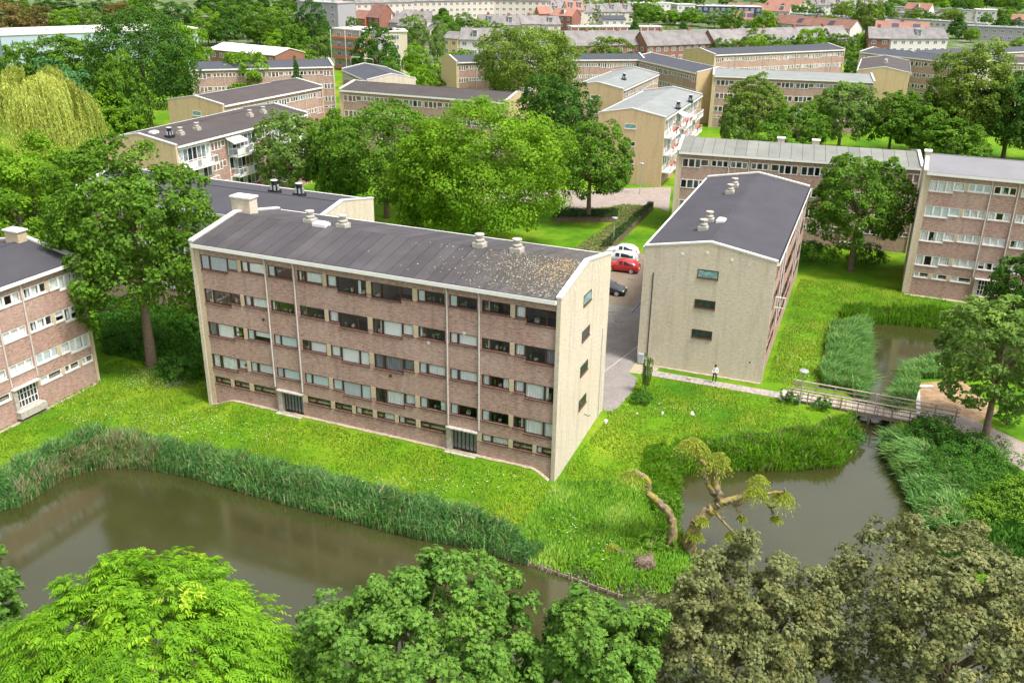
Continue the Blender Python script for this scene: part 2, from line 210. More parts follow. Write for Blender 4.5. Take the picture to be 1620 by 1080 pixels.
        ['broadleaf_tree', 'bright shrub tree before the dormer house', -20.5, 304.1, 5.4, 5.2, 'broad', 'bright', 0, 'trees among the far houses', None],
        ['broadleaf_tree', 'mid crown right of the banded building foot', -35.3, 301.9, 6.1, 7.1, 'broad', 'mid', 0, 'trees among the far houses', None],
        ['broadleaf_tree', 'bright low crown left of the small beige gable', -24.6, 249.4, 6.4, 6.6, 'broad', 'bright', 0, 'trees among the far houses', None],
        ['broadleaf_tree', 'bright low tree at the small beige gable', -15.8, 250.5, 5.2, 4.3, 'broad', 'bright', 0, 'trees among the far houses', None],
        ['broadleaf_tree', 'crown filling the gap right of the dark tree', -34.0, 260.5, 6.7, 5.2, 'broad', 'mid', 0, 'trees among the far houses', None],
        ['broadleaf_tree', 'olive crown behind the large olive tree', 12.2, 295.6, 7.5, 7.7, 'broad', 'olive', 0, 'trees among the far houses', None],
        ['broadleaf_tree', 'olive crown at the foot of the two pale roofs', 15.9, 273.8, 5.4, 6.1, 'broad', 'olive', 0, 'trees among the far houses', None],
        ['broadleaf_tree', 'mid crown left of the rear pale roof', 12.4, 237.1, 6.9, 6.3, 'broad', 'mid', 0, 'trees among the far houses', None],
        ['broadleaf_tree', 'small crown above the tiled row, left', 34.7, 440.0, 3.8, 7.4, 'broad', 'mid', 0, 'trees among the far houses', None],
        ['broadleaf_tree', 'low crown above the large olive tree', 11.6, 428.6, 4.2, 10.0, 'broad', 'mid', 0, 'trees among the far houses', None],
        ['broadleaf_tree', 'low crown below the terrace, far right', 0.4, 469.2, 4.0, 7.9, 'broad', 'bright', 0, 'trees among the far houses', None],
        ['broadleaf_tree', 'small willow crown in the garden row, left', 70.1, 447.4, 4.4, 6.9, 'broad', 'light', 0, 'trees among the far houses', None],
        ['broadleaf_tree', 'small willow crown in the garden row, middle', 83.9, 443.4, 4.4, 6.3, 'broad', 'light', 0, 'trees among the far houses', None],
        ['broadleaf_tree', 'mid crown left of the dark brown gabled roof', 121.3, 329.1, 5.4, 6.4, 'broad', 'mid', 0, 'trees among the far houses', None],
        ['broadleaf_tree', 'small crown by the red brick gable', 177.2, 462.5, 3.4, 6.6, 'broad', 'bright', 0, 'trees among the far houses', None],
        ['broadleaf_tree', 'mid crown left of the pair before the blue grey roof', 69.2, 307.1, 5.4, 6.8, 'broad', 'mid', 0, 'trees among the far houses', None],
        ['broadleaf_tree', 'dark slim tree at the block end on the right', 101.8, 292.6, 5.6, 5.0, 'broad', 'dark', 0, 'trees among the far houses', None],
        ['broadleaf_tree', 'crown right of the dark cones', 240.5, 475.5, 5.3, 9.2, 'broad', 'mid', 0, 'trees among the far houses', None],
        ['broadleaf_tree', 'bright crown between the flat roofs', 214.3, 526.1, 3.9, 8.8, 'broad', 'bright', 0, 'trees among the far houses', None],
        ['broadleaf_tree', 'tiny crown before the long blue grey roof', 163.3, 366.6, 3.4, 4.3, 'broad', 'mid', 0, 'trees among the far houses', None],
        ['broadleaf_tree', 'bright crown above the farthest blue grey roof', 212.5, 412.9, 4.6, 6.4, 'broad', 'bright', 0, 'trees among the far houses', None],
        ['broadleaf_tree', 'mid crown among the white rows', 166.5, 607.6, 8.1, 11.7, 'broad', 'mid', 0, 'trees among the far houses', None],
        ['broadleaf_tree', 'crown at the foot of the navy building', 148.6, 640.9, 6.2, 9.9, 'broad', 'mid', 0, 'trees among the far houses', None],
        ['broadleaf_tree', 'mid crown left of the white villa', 269.5, 611.0, 6.7, 10.2, 'broad', 'mid', 0, 'trees among the far houses', None],
        ['broadleaf_tree', 'mid crown right of the white villa', 307.7, 620.9, 7.5, 11.9, 'broad', 'mid', 0, 'trees among the far houses', None],
        ['broadleaf_tree', 'mid crown at the top edge right of centre', 326.7, 772.7, 10.2, 29.6, 'broad', 'mid', 0, 'trees among the far houses', None],
        ['broadleaf_tree', 'mid crown at the top edge above the flat rows', 261.5, 770.0, 9.2, 19.7, 'broad', 'mid', 0, 'trees among the far houses', None],
        ['broadleaf_tree', 'mid crown at the top edge above the villa', 408.0, 880.8, 10.5, 33.6, 'broad', 'mid', 0, 'trees among the far houses', None],
        ['broadleaf_tree', 'dark crown at the top edge, far right', 438.8, 869.2, 11.4, 33.2, 'broad', 'dark', 0, 'trees among the far houses', None],
    ],
    fg=[
        ['ash_tree', 'bright green ash crown with drooping leaflets in the lower left foreground', -14.68, 29.5, 6.62, 5.95, 4.6, 'ash', 'ash'],
        ['maple_tree', 'mid green maple crown in the bottom centre of the foreground', -3.85, 30, 7.35, 4.48, 4.6, 'maple', 'maple'],
        ['maple_tree', 'smaller mid green maple crown right of the centre foreground maple', 3.82, 31, 6.53, 2.86, 4.0, 'maple', 'maple'],
        ['bronze_maple_tree', 'bronze olive maple crown below the leaning pollard willow', 10.1, 33, 6.38, 3.99, 4.6, 'maple', 'bronze'],
        ['bronze_maple_tree', 'bronze olive maple crown filling the lower right corner', 19.54, 32.5, 6.84, 4.78, 5.2, 'maple', 'bronze'],
        ['maple_tree', 'green crown just cut by the left edge above the bright ash', -24.85, 35, 6.02, 1.76, 3.2, 'maple', 'maple'],
    ],
    far={
        'tiled1': [17.6, 330.4, 0.357, 28.4, 6],
        'tiled2': [44.93, 335.62, 0.521, 30.0, 6],
        'tiled3': [70.93, 348.02, 0.534, 69.2, 6],
        'redgable': [131.97, 366.25, -0.162, 7.7, 7.5],
        'tiled4': [147.86, 385.38, 0.204, 24.9, 6],
        'garages': [25.42, 461.04, 0.234, 45.3, 3],
        'red1': [108.41, 494.18, -0.269, 9.3, 6],
        'red2': [121.98, 469.8, -0.926, 43.1, 6],
        'red3': [158.67, 434.16, -0.277, 22.2, 6],
        'flat1': [144.12, 590.17, -1.049, 70.0, 5],
        'flat2': [164.63, 558.81, -1.045, 53.6, 5],
        'flat3': [199.45, 545.76, -0.881, 63.8, 5],
        'flat4': [221.57, 600.27, -0.62, 31.0, 5],
        'flat5': [213.84, 466.81, -0.475, 24.2, 6],
        'villa': [262.26, 564.67, -0.297, 10.9, 9],
        'redhouse': [246.64, 631.04, -0.741, 15.9, 6],
        'terrace1': [-72.33, 440.41, 0.72, 30.6, 13],
        'terrace2': [-49.98, 466.59, 0.624, 47.0, 13],
        'terrace3': [-11.81, 494.05, 0.115, 26.5, 13],
        'white1': [68.31, 590.85, 0.337, 28.8, 8],
        'white2': [87.47, 540.88, 0.329, 10.9, 10],
        'navy': [100.31, 552.23, -0.045, 35.7, 9],
        'brickbig': [80.52, 441.12, 0.349, 34.6, 16],
        'redroofs': [155.14, 621.25, -1.092, 29.2, 8],
        'hall': [-156.7, 294.24, 0.713, 35.8, 9],
        'hallfront': [-156.7, 294.24, 0.58, 33.6, 9],
        'brickwhite': [-94.27, 296.31, -0.564, 28.1, 6],
        'banded': [-57.27, 303.33, -0.631, 13.2, 12],
        'bandedside': [-46.27, 293.19, 0.22, 10.1, 12],
        'dormer1': [-27.04, 351.97, -0.632, 7.1, 6],
        'dormer2': [-20.63, 347.9, -0.115, 16.6, 6],
        'oranget': [-87.79, 477.8, 0.315, 8.3, 9],
        'redtri': [-66.45, 431.77, -0.818, 9.5, 8],
        'greyh1': [-61.46, 431.36, -0.502, 11.5, 6],
        'greyh2': [-50.59, 410.52, -0.989, 29.0, 6],
        'redh3': [-74.14, 437.55, -0.776, 9.8, 7],
        'tower': [-94.44, 421.93, -0.506, 13.9, 14],
        'or1': [10.71, 490.57, 0.283, 6.3, 7],
        'or2': [16.43, 481.87, -0.631, 12.2, 7],
        'or3': [25.82, 510.12, 0.301, 9.4, 8],
        'lowred': [2.64, 512.61, -0.853, 11.3, 5],
        'whouse': [9.24, 493.66, -0.738, 11.3, 5],
        'shed': [42.78, 488.01, 0.26, 11.7, 5],
        'bighse': [-56.57, 485.48, 0.272, 10.1, 5],
        'rightred': [265.72, 531.17, -0.622, 12.9, 6],
        'greyband': [13.5, 404.27, 0.74, 13.0, 4],
        'Fe': [-43.66, 119.4, 1.19, 29.9, 11.2],
    },
    rows=[[17.06, 521.34, 0.493, 6, 9, 'tile_grey', 'cream', 'small brown roofed houses far above the garages'], [122.59, 578.06, -0.373, 4, 9, 'tile_red', 'white_wall', 'small red roofed houses right of the navy building'], [189.97, 659.23, 0.086, 6, 10, 'tile_grey', 'white_wall', 'small grey roofed houses at the top right edge'], [-75.49, 452.09, 0.046, 4, 9, 'tile_grey', 'cream', 'small brown roofed houses below the cream terrace'], [236.42, 647.17, -0.466, 7, 10, 'roof_pale', 'white_wall', 'small flat roofed houses at the upper right'], [15.28, 584.88, 0.542, 6, 10, 'tile_grey', 'cream', 'small grey roofed houses right of the cream terrace'], [-15.87, 418.62, 0.232, 4, 9, 'tile_grey', 'cream', 'small grey roofed houses above the large olive tree']],
    groves=[['crowns in the gardens above the garage row', 10, 21.18, 536.54, 117.55, 550.65, 12], ['crowns between the tiled row and the orange roofs', 9, 100.5, 468.23, 166.39, 474.79, 6], ['crowns lining the flat white rows', 10, 141.82, 578.02, 227.82, 588.99, 10], ['crowns below the long cream terrace', 10, -85.15, 509.55, 14.47, 545.09, 12], ['crowns among the flat roofs at the upper right', 10, 203.12, 541.94, 274.46, 530.89, 8], ['crowns at the top edge over the navy building', 9, 82.46, 711.77, 240.41, 781.87, 25], ['crowns left of the orange banded building', 8, -120.39, 378.28, -72.22, 371.43, 10], ['crowns right of the white birches', 7, -32.97, 395.2, 3.06, 396.43, 6], ['crowns behind the long blue grey roofs', 9, 70.48, 344.93, 119.06, 348.56, 3], ['crowns at the top edge over the villa', 9, 221.53, 675.95, 359.98, 701.22, 20]],
    stump=[8.57, 48.07, -0.25],
    drypoly=[[-33.83, 55.76], [-32.38, 58.4], [-30.61, 60.78], [-28.41, 61.83], [-26.43, 59.7], [-27.92, 58.73], [-30.31, 58.92], [-31.91, 57.36], [-32.93, 54.8]],
    seedpoly=[[15.21, 62.92], [19.35, 63.97], [23.1, 65.04], [25.65, 66.84], [26.55, 66.44], [24.4, 64.36], [21.05, 62.93], [16.96, 62.0]],
    bushes=[
        ['flowering_bush', 'dark bush with white blossoms against the left corner of the main block', -28.72, 72.87, 2.06, 1.64, 2.2, 'shrub', 0.18],
        ['shrub', 'small round dark bush on the lawn below the sapling', 10.92, 69.75, 0.85, 0.68, 1.1, 'shrub', 0.15],
        ['shrub', 'dark undergrowth left of the big tree beside the near left block', -35.98, 80.31, 3.27, 2.62, 1.8, 'shrub', 0.22],
        ['shrub', 'dark undergrowth right of the big tree trunk', -31.09, 84.53, 2.17, 1.74, 1.6, 'shrub', 0.2],
        ['shrub', 'dense dark shrubs under the spreading tree, left group', 36.84, 109.67, 2.34, 1.87, 2.6, 'shrub', 0.25],
        ['shrub', 'dense dark shrubs under the spreading tree, right group', 43.33, 109.28, 2.33, 1.86, 2.2, 'shrub', 0.25],
        ['shrub', 'glossy dark green bush at the front end of the footbridge, upper one', 32.79, 63.79, 2.21, 1.77, 1.6, 'shrub', 0.17],
        ['shrub', 'glossy dark green bush right of the thin maple trunk', 35.02, 61.13, 2.61, 2.09, 1.5, 'shrub', 0.17],
        ['shrub', 'dark green bush between the footpath and the pale reeds', 32.18, 59.47, 2.09, 1.67, 1.3, 'shrub', 0.17],
        ['shrub', 'light yellow green bush at the right edge above the bronze maple', 34.58, 54.89, 2.39, 1.92, 1.6, 'herb', 0.18],
        ['shrub', 'light green brambles between reeds and the right edge bush', 31.61, 53.63, 1.92, 1.54, 1.2, 'herb', 0.18],
        ['shrub', 'wide glossy green thicket behind the pale reeds below the footpath', 32.6, 57.29, 2.7, 2.16, 1.5, 'shrub', 0.17],
        ['shrub', 'small bush on the far side of the slab footpath', 40.09, 67.0, 0.92, 0.74, 1.6, 'shrub', 0.16],
        ['shrub', 'little dark bush left of the bridge lamp foot', 23.55, 70.48, 0.8, 0.64, 0.8, 'shrub', 0.13],
        ['shrub', 'little dark bush right of the bridge lamp foot', 25.81, 69.16, 0.79, 0.63, 1.0, 'shrub', 0.13],
        ['shrub', 'white flowering herb bush at the bridge beam above the channel', 27.02, 64.6, 0.84, 0.67, 1.2, 'shrub', 0.14],
        ['shrub', 'rounded bright bush on the bank left of the twisted willow trunk', 10.68, 53.74, 0.9, 0.72, 1.2, 'herb', 0.15],
        ['shrub', 'low bright herbs around the foot of the willows', 9.23, 49.34, 1.1, 0.88, 0.9, 'herb', 0.14],
        ['shrub', 'grey green bush beside the pale ribbed roof block corner', 34.62, 175.78, 2.99, 2.39, 2.5, 'light', 0.3],
    ],
    herbpoly=[[29.89, 63.86], [33.13, 67.7], [34.58, 65.06], [36.12, 61.91], [37.05, 58.03], [37.0, 51.35], [33.07, 44.24], [26.93, 48.99], [27.63, 52.52]],
    underpoly=[[-44.58, 92.95], [-34.0, 91.54], [-28.94, 80.63], [-26.93, 72.95], [-29.69, 72.06], [-32.36, 76.08], [-37.41, 78.01]],
    yard=[[-50.72, 102.31], [-34.63, 93.46], [-33.09, 89.34], [-48.51, 97.28]],
    cover=[[[15.46, 129.02], [20.26, 134.69], [16.64, 135.93], [11.67, 132.64], [10.03, 128.66]], [[7.37, 112.41], [11.64, 112.94], [18.18, 129.21], [15.46, 129.02]]],
    cars=[
        ['red hatchback parked between the silver wagon and the black car', 12.95, 105.05, 2.776, 'car_red', 'hatch'],
        ['silver estate car parked between the red and the white cars', 12.9, 108.26, 2.776, 'car_silver', 'wagon'],
        ['white hatchback parked farthest of the row by the hedge', 13.58, 111.16, 2.776, 'car_white', 'hatch'],
        ['black car parked nearest, half hidden by the main block gable', 10.4, 97.25, -0.366, 'car_black', 'sedan'],
    ],
    stones=[[7.47, 65.25, 0.3, 'upright pale stone beside the end wall corner'], [12.41, 67.96, 0.2, 'flat pale stone on the lawn, left of two'], [14.84, 67.94, 0.3, 'flat pale stone on the lawn, right of two'], [10.32, 67.76, 0.2, 'small pale stone near the main block corner']],
)

SC = bpy.context.scene
COL = SC.collection
# ------------------------------------------------------------ camera, sky, sun, exposure
cam = bpy.data.cameras.new('camera'); camo = bpy.data.objects.new('camera', cam); COL.objects.link(camo)
cam.sensor_width = 36; cam.lens = D['cam']['f'] / 1620 * 36; cam.clip_start = .5; cam.clip_end = 6000
p = D['cam']['pitch']; r = D['cam']['roll']
fwd = Vector((0, math.cos(p), -math.sin(p))); upv = Vector((0, math.sin(p), math.cos(p))); rt = Vector((1, 0, 0))
rt2 = rt * math.cos(r) + upv * math.sin(r); up2 = upv * math.cos(r) - rt * math.sin(r)
camo.matrix_world = Matrix(((rt2.x, up2.x, -fwd.x, 0), (rt2.y, up2.y, -fwd.y, 0), (rt2.z, up2.z, -fwd.z, D['cam']['H']), (0, 0, 0, 1)))
SC.camera = camo
SUN_EL, SUN_ROT = math.radians(62), math.radians(125)   # rotation measured clockwise from +Y
w = bpy.data.worlds.new('World'); SC.world = w; w.use_nodes = True
nt = w.node_tree; nt.nodes.clear()
sky = nt.nodes.new('ShaderNodeTexSky'); sky.sky_type = 'NISHITA'; sky.sun_disc = False
sky.sun_elevation = SUN_EL; sky.sun_rotation = SUN_ROT; sky.air_density = 1; sky.dust_density = 4; sky.ozone_density = 1
hs = nt.nodes.new('ShaderNodeHueSaturation'); hs.inputs['Saturation'].default_value = .22
bg = nt.nodes.new('ShaderNodeBackground'); bg.inputs['Strength'].default_value = .132
wo = nt.nodes.new('ShaderNodeOutputWorld')
nt.links.new(sky.outputs[0], hs.inputs['Color']); nt.links.new(hs.outputs[0], bg.inputs[0]); nt.links.new(bg.outputs[0], wo.inputs[0])
sl = bpy.data.lights.new('sun', 'SUN'); so = bpy.data.objects.new('sun', sl); COL.objects.link(so)
sl.energy = 2.2; sl.angle = math.radians(12); sl.color = (1, .96, .9)
sd = Vector((math.sin(SUN_ROT) * math.cos(SUN_EL), math.cos(SUN_ROT) * math.cos(SUN_EL), math.sin(SUN_EL)))
so.rotation_euler = sd.to_track_quat('Z', 'Y').to_euler()
SC.view_settings.view_transform = 'Standard'; SC.view_settings.look = 'None'
SC.view_settings.exposure = 1.05; SC.view_settings.gamma = 1; SC.view_settings.use_curve_mapping = False
try:
    SC.cycles.max_bounces = 6; SC.cycles.transparent_max_bounces = 8; SC.cycles.diffuse_bounces = 3; SC.cycles.use_denoising = True
except Exception: pass
# ------------------------------------------------------------ materials
def lin(c): return tuple(c) + (1,) if len(c) == 3 else tuple(c)
class NT:
    def __init__(s, name):
        s.m = bpy.data.materials.new(name); s.m.use_nodes = True; s.t = s.m.node_tree; s.t.nodes.clear()
        s.out = s.n('OutputMaterial')
    def n(s, ty, **kw):
        x = s.t.nodes.new('ShaderNode' + ty)
        for k, v in kw.items():
            if k in x.inputs: x.inputs[k].default_value = v
            else: setattr(x, k, v)
        return x
    def l(s, a, b): s.t.links.new(a, b)
    def coord(s, sc=(1, 1, 1), kind='Object'):
        tc = s.n('TexCoord'); mp = s.n('Mapping'); mp.inputs['Scale'].default_value = sc
        s.l(tc.outputs[kind], mp.inputs[0]); return mp.outputs[0]
    def noise(s, vec, scale, detail=4, rough=.55):
        x = s.n('TexNoise'); x.inputs['Scale'].default_value = scale; x.inputs['Detail'].default_value = detail; x.inputs['Roughness'].default_value = rough
        if vec: s.l(vec, x.inputs['Vector'])
        return x.outputs['Fac']
    def ramp(s, fac, stops):
        x = s.n('ValToRGB'); cr = x.color_ramp
        while len(cr.elements) < len(stops): cr.elements.new(.5)
        for e, (p_, c) in zip(cr.elements, stops): e.position = p_; e.color = lin(c)
        s.l(fac, x.inputs[0]); return x.outputs[0]
    def mix(s, fac, a, b, mode='MIX'):
        x = s.n('MixRGB', blend_type=mode)
        for i, v in ((0, fac), (1, a), (2, b)):
            if isinstance(v, (int, float)): x.inputs[i].default_value = v
            elif isinstance(v, tuple): x.inputs[i].default_value = lin(v)
            else: s.l(v, x.inputs[i])
        return x.outputs[0]
    def pr(s, col, rough=.8, spec=.3, metal=0, bump=None, bd=.02):
        b = s.n('BsdfPrincipled'); b.inputs['Roughness'].default_value = rough; b.inputs['Specular IOR Level'].default_value = spec; b.inputs['Metallic'].default_value = metal
        if isinstance(col, tuple): b.inputs['Base Color'].default_value = lin(col)
        else: s.l(col, b.inputs['Base Color'])
        if bump is not None:
            bm = s.n('Bump'); bm.inputs['Distance'].default_value = bd; bm.inputs['Strength'].default_value = .8; s.l(bump, bm.inputs['Height']); s.l(bm.outputs[0], b.inputs['Normal'])
        s.l(b.outputs[0], s.out.inputs[0]); return b
def sc3(c, k): return tuple(min(1, x * k) for x in c)
def plain(name, c, rough=.6, spec=.3, var=.12, scale=3, metal=0):
    k = NT(name); v = k.coord()
    n_ = k.noise(v, scale, 5); col = k.ramp(n_, [(.3, sc3(c, 1 - var)), (.7, sc3(c, 1 + var))])
    k.pr(col, rough, spec, metal, bump=n_, bd=.005); return k.m
def brick(name, cs, mortar, stain, dash=1.0, stainmix=.35):
    k = NT(name); tc = k.n('TexCoord'); sp = k.n('SeparateXYZ'); k.l(tc.outputs['Object'], sp.inputs[0])
    ad = k.n('Math', operation='ADD'); k.l(sp.outputs[0], ad.inputs[0]); k.l(sp.outputs[1], ad.inputs[1])
    cb = k.n('CombineXYZ'); k.l(ad.outputs[0], cb.inputs[0]); k.l(sp.outputs[2], cb.inputs[1])
    br = k.n('TexBrick'); k.l(cb.outputs[0], br.inputs[0])
    for kk, vv in {'Scale': 1, 'Brick Width': .23, 'Row Height': .075, 'Mortar Size': .008, 'Mortar Smooth': .2, 'Bias': 0}.items(): br.inputs[kk].default_value = vv
    br.inputs['Color1'].default_value = lin(cs[0]); br.inputs['Color2'].default_value = lin(cs[1]); br.inputs['Mortar'].default_value = lin(mortar)
    mp = k.n('Mapping'); mp.inputs['Scale'].default_value = (1.6, 7.5, 1); k.l(cb.outputs[0], mp.inputs[0])
    wp = k.n('TexNoise', Scale=.9, Detail=2.0); k.l(cb.outputs[0], wp.inputs['Vector'])
    n1 = k.noise(mp.outputs[0], 1.5, 6, .7)
    dk = k.ramp(n1, [(.36, sc3(cs[2], 1)), (.5, (1, 1, 1)), (.64, (1.0, 1.0, 1.0))])
    c1 = k.mix(.75 * dash, br.outputs[0], dk, 'MULTIPLY')
    n2 = k.noise(cb.outputs[0], .28, 5, .6)
    c2 = k.mix(k.ramp(n2, [(.45, (0, 0, 0)), (.75, (stainmix,) * 3)]), c1, stain)
    n3 = k.noise(cb.outputs[0], 11, 3, .8)
    c3 = k.mix(.7, c2, k.ramp(n3, [(.3, (.55, .55, .55)), (.5, (1, 1, 1)), (.7, (1.0, 1.0, 1.0))]), 'MULTIPLY')
    ms = k.n('Mapping'); ms.inputs['Scale'].default_value = (1.3, .10, 1); k.l(cb.outputs[0], ms.inputs[0])
    n6 = k.noise(ms.outputs[0], 1.2, 5, .65); c3 = k.mix(.55, c3, k.ramp(n6, [(.34, (.72, .69, .64)), (.5, (1, 1, 1)), (.68, (1.0, .97, .92))]), 'MULTIPLY')
    b = k.pr(c3, .9, .15, bump=br.outputs['Fac'], bd=.01); return k.m
def roofmat(name, c, var=.2, moss=None, rnd=.25):
    k = NT(name); v = k.coord(); oi = k.n('ObjectInfo')
    n_ = k.noise(v, .35, 6, .6); n2 = k.noise(v, 9, 4, .7)
    col = k.ramp(n_, [(.3, sc3(c, 1 - var)), (.7, sc3(c, 1 + var))])
    col = k.mix(.5, col, k.ramp(n2, [(.3, (.75,) * 3), (.7, (1, 1, 1))]), 'MULTIPLY')
    rr = k.ramp(oi.outputs['Random'], [(0, (1 - rnd,) * 3), (1, (1, 1, 1))]); col = k.mix(1.0, col, rr, 'MULTIPLY')
    if moss:   # lichen growing towards one end of the roof (object x)
        tc = k.n('TexCoord'); sp = k.n('SeparateXYZ'); k.l(tc.outputs['Object'], sp.inputs[0])
        mr = k.n('MapRange'); mr.inputs[1].default_value = moss[0]; mr.inputs[2].default_value = moss[1]; mr.inputs[3].default_value = 0; mr.inputs[4].default_value = .2; k.l(sp.outputs[0], mr.inputs[0])
        n4 = k.noise(v, 3.2, 6, .75); n5 = k.n('Math', operation='ADD'); k.l(n4, n5.inputs[0]); k.l(mr.outputs[0], n5.inputs[1])
        mk = k.ramp(n5.outputs[0], [(.62, (0, 0, 0)), (.72, (.6,) * 3)])
        mcol = k.ramp(k.noise(v, 5, 3), [(.35, (.07, .065, .055)), (.55, (.15, .135, .11)), (.75, (.28, .25, .2))])
        col = k.mix(mk, col, mcol)
    k.pr(col, .75, .25, bump=n2, bd=.01); return k.m
def leafmat(name, cd, cl, trans=.3, cx=None):
    k = NT(name); at = k.n('Attribute'); at.attribute_name = 'tint'; oi = k.n('ObjectInfo')
    st = [(0, cd), (.75, cl)] + ([(1, cx)] if cx else [(1, sc3(cl, 1.25))])
    col = k.ramp(at.outputs['Fac'], st)
    rr = k.ramp(oi.outputs['Random'], [(0, (.86, .9, .86)), (1, (1, 1, 1))]); col = k.mix(1.0, col, rr, 'MULTIPLY')
    col = k.mix(k.ramp(k.noise(k.coord(), .55, 4, .65), [(.4, (0, 0, 0)), (.62, (.55,) * 3)]), col, k.mix(1.0, col, (1.0, .86, .55), 'MULTIPLY')); col = k.mix(k.ramp(k.noise(k.coord((1.1, 1, 1.2)), .9, 3, .6), [(.46, (0, 0, 0)), (.66, (.5,) * 3)]), col, k.mix(1.0, col, (.62, .78, .8), 'MULTIPLY'))
    b = k.n('BsdfPrincipled'); b.inputs['Roughness'].default_value = .6; b.inputs['Specular IOR Level'].default_value = .14; k.l(col, b.inputs['Base Color'])
    t = k.n('BsdfTranslucent'); k.l(k.mix(.5, col, sc3(cl, 1.6)), t.inputs[0])
    mx = k.n('MixShader'); mx.inputs[0].default_value = trans; k.l(b.outputs[0], mx.inputs[1]); k.l(t.outputs[0], mx.inputs[2]); k.l(mx.outputs[0], k.out.inputs[0])
    return k.m
M = {}
M['brown'] = brick('brown_brick', ((.56, .34, .275), (.37, .215, .17), (.34, .28, .28)), (.50, .43, .38), (.60, .49, .42))
M['yellow'] = brick('yellow_brick', ((.70, .57, .39), (.60, .48, .32), (.66, .6, .52)), (.50, .45, .36), (.62, .50, .33), .8, .5)
M['pale'] = brick('pale_brick', ((.74, .65, .52), (.63, .55, .435), (.62, .58, .54)), (.55, .51, .44), (.64, .53, .37), .8, .5)
M['tan'] = brick('tan_brick', ((.74, .56, .33), (.66, .49, .28), (.72, .66, .58)), (.52, .42, .28), (.60, .45, .27), .6, .4)
M['red_brick'] = brick('red_brick', ((.34, .13, .09), (.27, .10, .07), (.6, .6, .6)), (.3, .22, .18), (.35, .2, .15))
M['white'] = plain('white_paint', (.78, .77, .74), .45, .4, .05)
M['offwhite'] = plain('weathered_white', (.62, .60, .56), .6, .3, .15, 2)
M['coping'] = plain('coping_metal', (.60, .60, .60), .45, .5, .1)
M['dark'] = plain('mahogany_frame', (.055, .028, .022), .4, .4, .2)
M['sill'] = plain('red_tile_sill', (.15, .065, .05), .6, .3, .3, 14)
M['black'] = plain('black_metal', (.02, .022, .028), .35, .5, .1)
M['rubber'] = plain('rubber', (.015, .015, .015), .8, .2, .1)
M['steel'] = plain('galvanised_steel', (.42, .43, .43), .4, .5, .1, metal=.4)
M['pipe'] = plain('zinc_downpipe', (.55, .52, .48), .55, .4, .1)
M['concrete'] = plain('concrete', (.42, .39, .34), .85, .2, .25, 4)
M['sand'] = plain('sandy_edge', (.36, .31, .22), .95, .1, .3, 5)
M['wood'] = plain('weathered_wood', (.30, .24, .19), .8, .2, .35, 6)
M['woodlight'] = plain('bleached_wood', (.47, .40, .34), .8, .2, .3, 6)
M['bark'] = plain('bark', (.16, .12, .085), .9, .1, .4, 7)
M['barkmoss'] = None
M['roof_main'] = roofmat('bitumen_purple_grey', (.086, .078, .084), .2, (19.5, 28.5))
M['roof_dark'] = roofmat('bitumen_dark', (.068, .066, .076), .12, None, .1)
M['roof_brown'] = roofmat('bitumen_brown', (.080, .068, .066), .15, None, .1)
M['roof_blue'] = roofmat('bitumen_blue_grey', (.072, .077, .094), .1, None, .15)
M['roof_pale'] = roofmat('pale_roof', (.245, .26, .255), .12, None, .12)
M['roof_rib'] = roofmat('pale_ribbed_roof', (.23, .235, .21), .15, None, .2)
M['roof_lilac'] = roofmat('light_lilac_roof', (.225, .22, .235), .08, None, .06)
M['tile_grey'] = roofmat('grey_roof_tiles', (.24, .22, .215), .3, None, .2)
M['tile_red'] = roofmat('red_roof_tiles', (.30, .155, .12), .2, None, .2)
M['tile_orange'] = roofmat('orange_roof', (.38, .19, .14), .12, None, .2)
M['seam'] = plain('roof_seam', (.035, .032, .035), .9, .1)
M['white_wall'] = plain('white_render', (.58, .56, .52), .8, .2, .08)
M['cream'] = plain('cream_render', (.56, .50, .42), .8, .2, .08)
M['yellow_wall'] = plain('yellow_render', (.72, .56, .30), .8, .2, .08)
M['grey_wall'] = plain('grey_wall', (.34, .33, .34), .8, .2, .12)
M['blue_wall'] = plain('pale_blue_cladding', (.36, .43, .50), .6, .3, .06)
M['navy'] = plain('navy_cladding', (.03, .045, .11), .4, .5, .1)
M['orange'] = plain('orange_panel', (.48, .16, .08), .6, .3, .15)
M['door_brown'] = plain('brown_garage_door', (.25, .09, .065), .6, .3, .12)
M['room'] = plain('cream_room_wall', (.55, .48, .38), .9, .1, .1)
M['room_floor'] = plain('brown_room_floor', (.16, .08, .05), .6, .3, .2)
M['blind'] = plain('white_blind', (.80, .80, .79), .8, .2, .03)
M['frost'] = plain('frosted_greenish_glass', (.42, .50, .50), .3, .5, .08)
M['frostgrey'] = plain('frosted_grey_glass', (.36, .40, .43), .3, .5, .08)
M['curtain'] = plain('pale_curtain', (.78, .80, .78), .9, .1, .08)
M['curtain_grey'] = plain('grey_curtain', (.22, .22, .24), .9, .1, .15)
M['plant'] = plain('potted_plant_leaves', (.08, .16, .05), .7, .2, .4, 9)
M['furniture'] = plain('furniture', (.45, .36, .28), .6, .3, .5, 3)
def glass():
    k = NT('window_glass'); tr = k.n('BsdfTransparent'); tr.inputs[0].default_value = (.985, .995, .995, 1)
    g = k.n('BsdfGlossy'); g.inputs['Roughness'].default_value = .03
    f_ = k.n('LayerWeight'); f_.inputs[0].default_value = .15
    ad = k.n('Math', operation='MULTIPLY_ADD'); ad.inputs[1].default_value = .35; ad.inputs[2].default_value = .03; k.l(f_.outputs['Facing'], ad.inputs[0])
    mx = k.n('MixShader'); k.l(ad.outputs[0], mx.inputs[0]); k.l(tr.outputs[0], mx.inputs[1]); k.l(g.outputs[0], mx.inputs[2]); k.l(mx.outputs[0], k.out.inputs[0]); return k.m
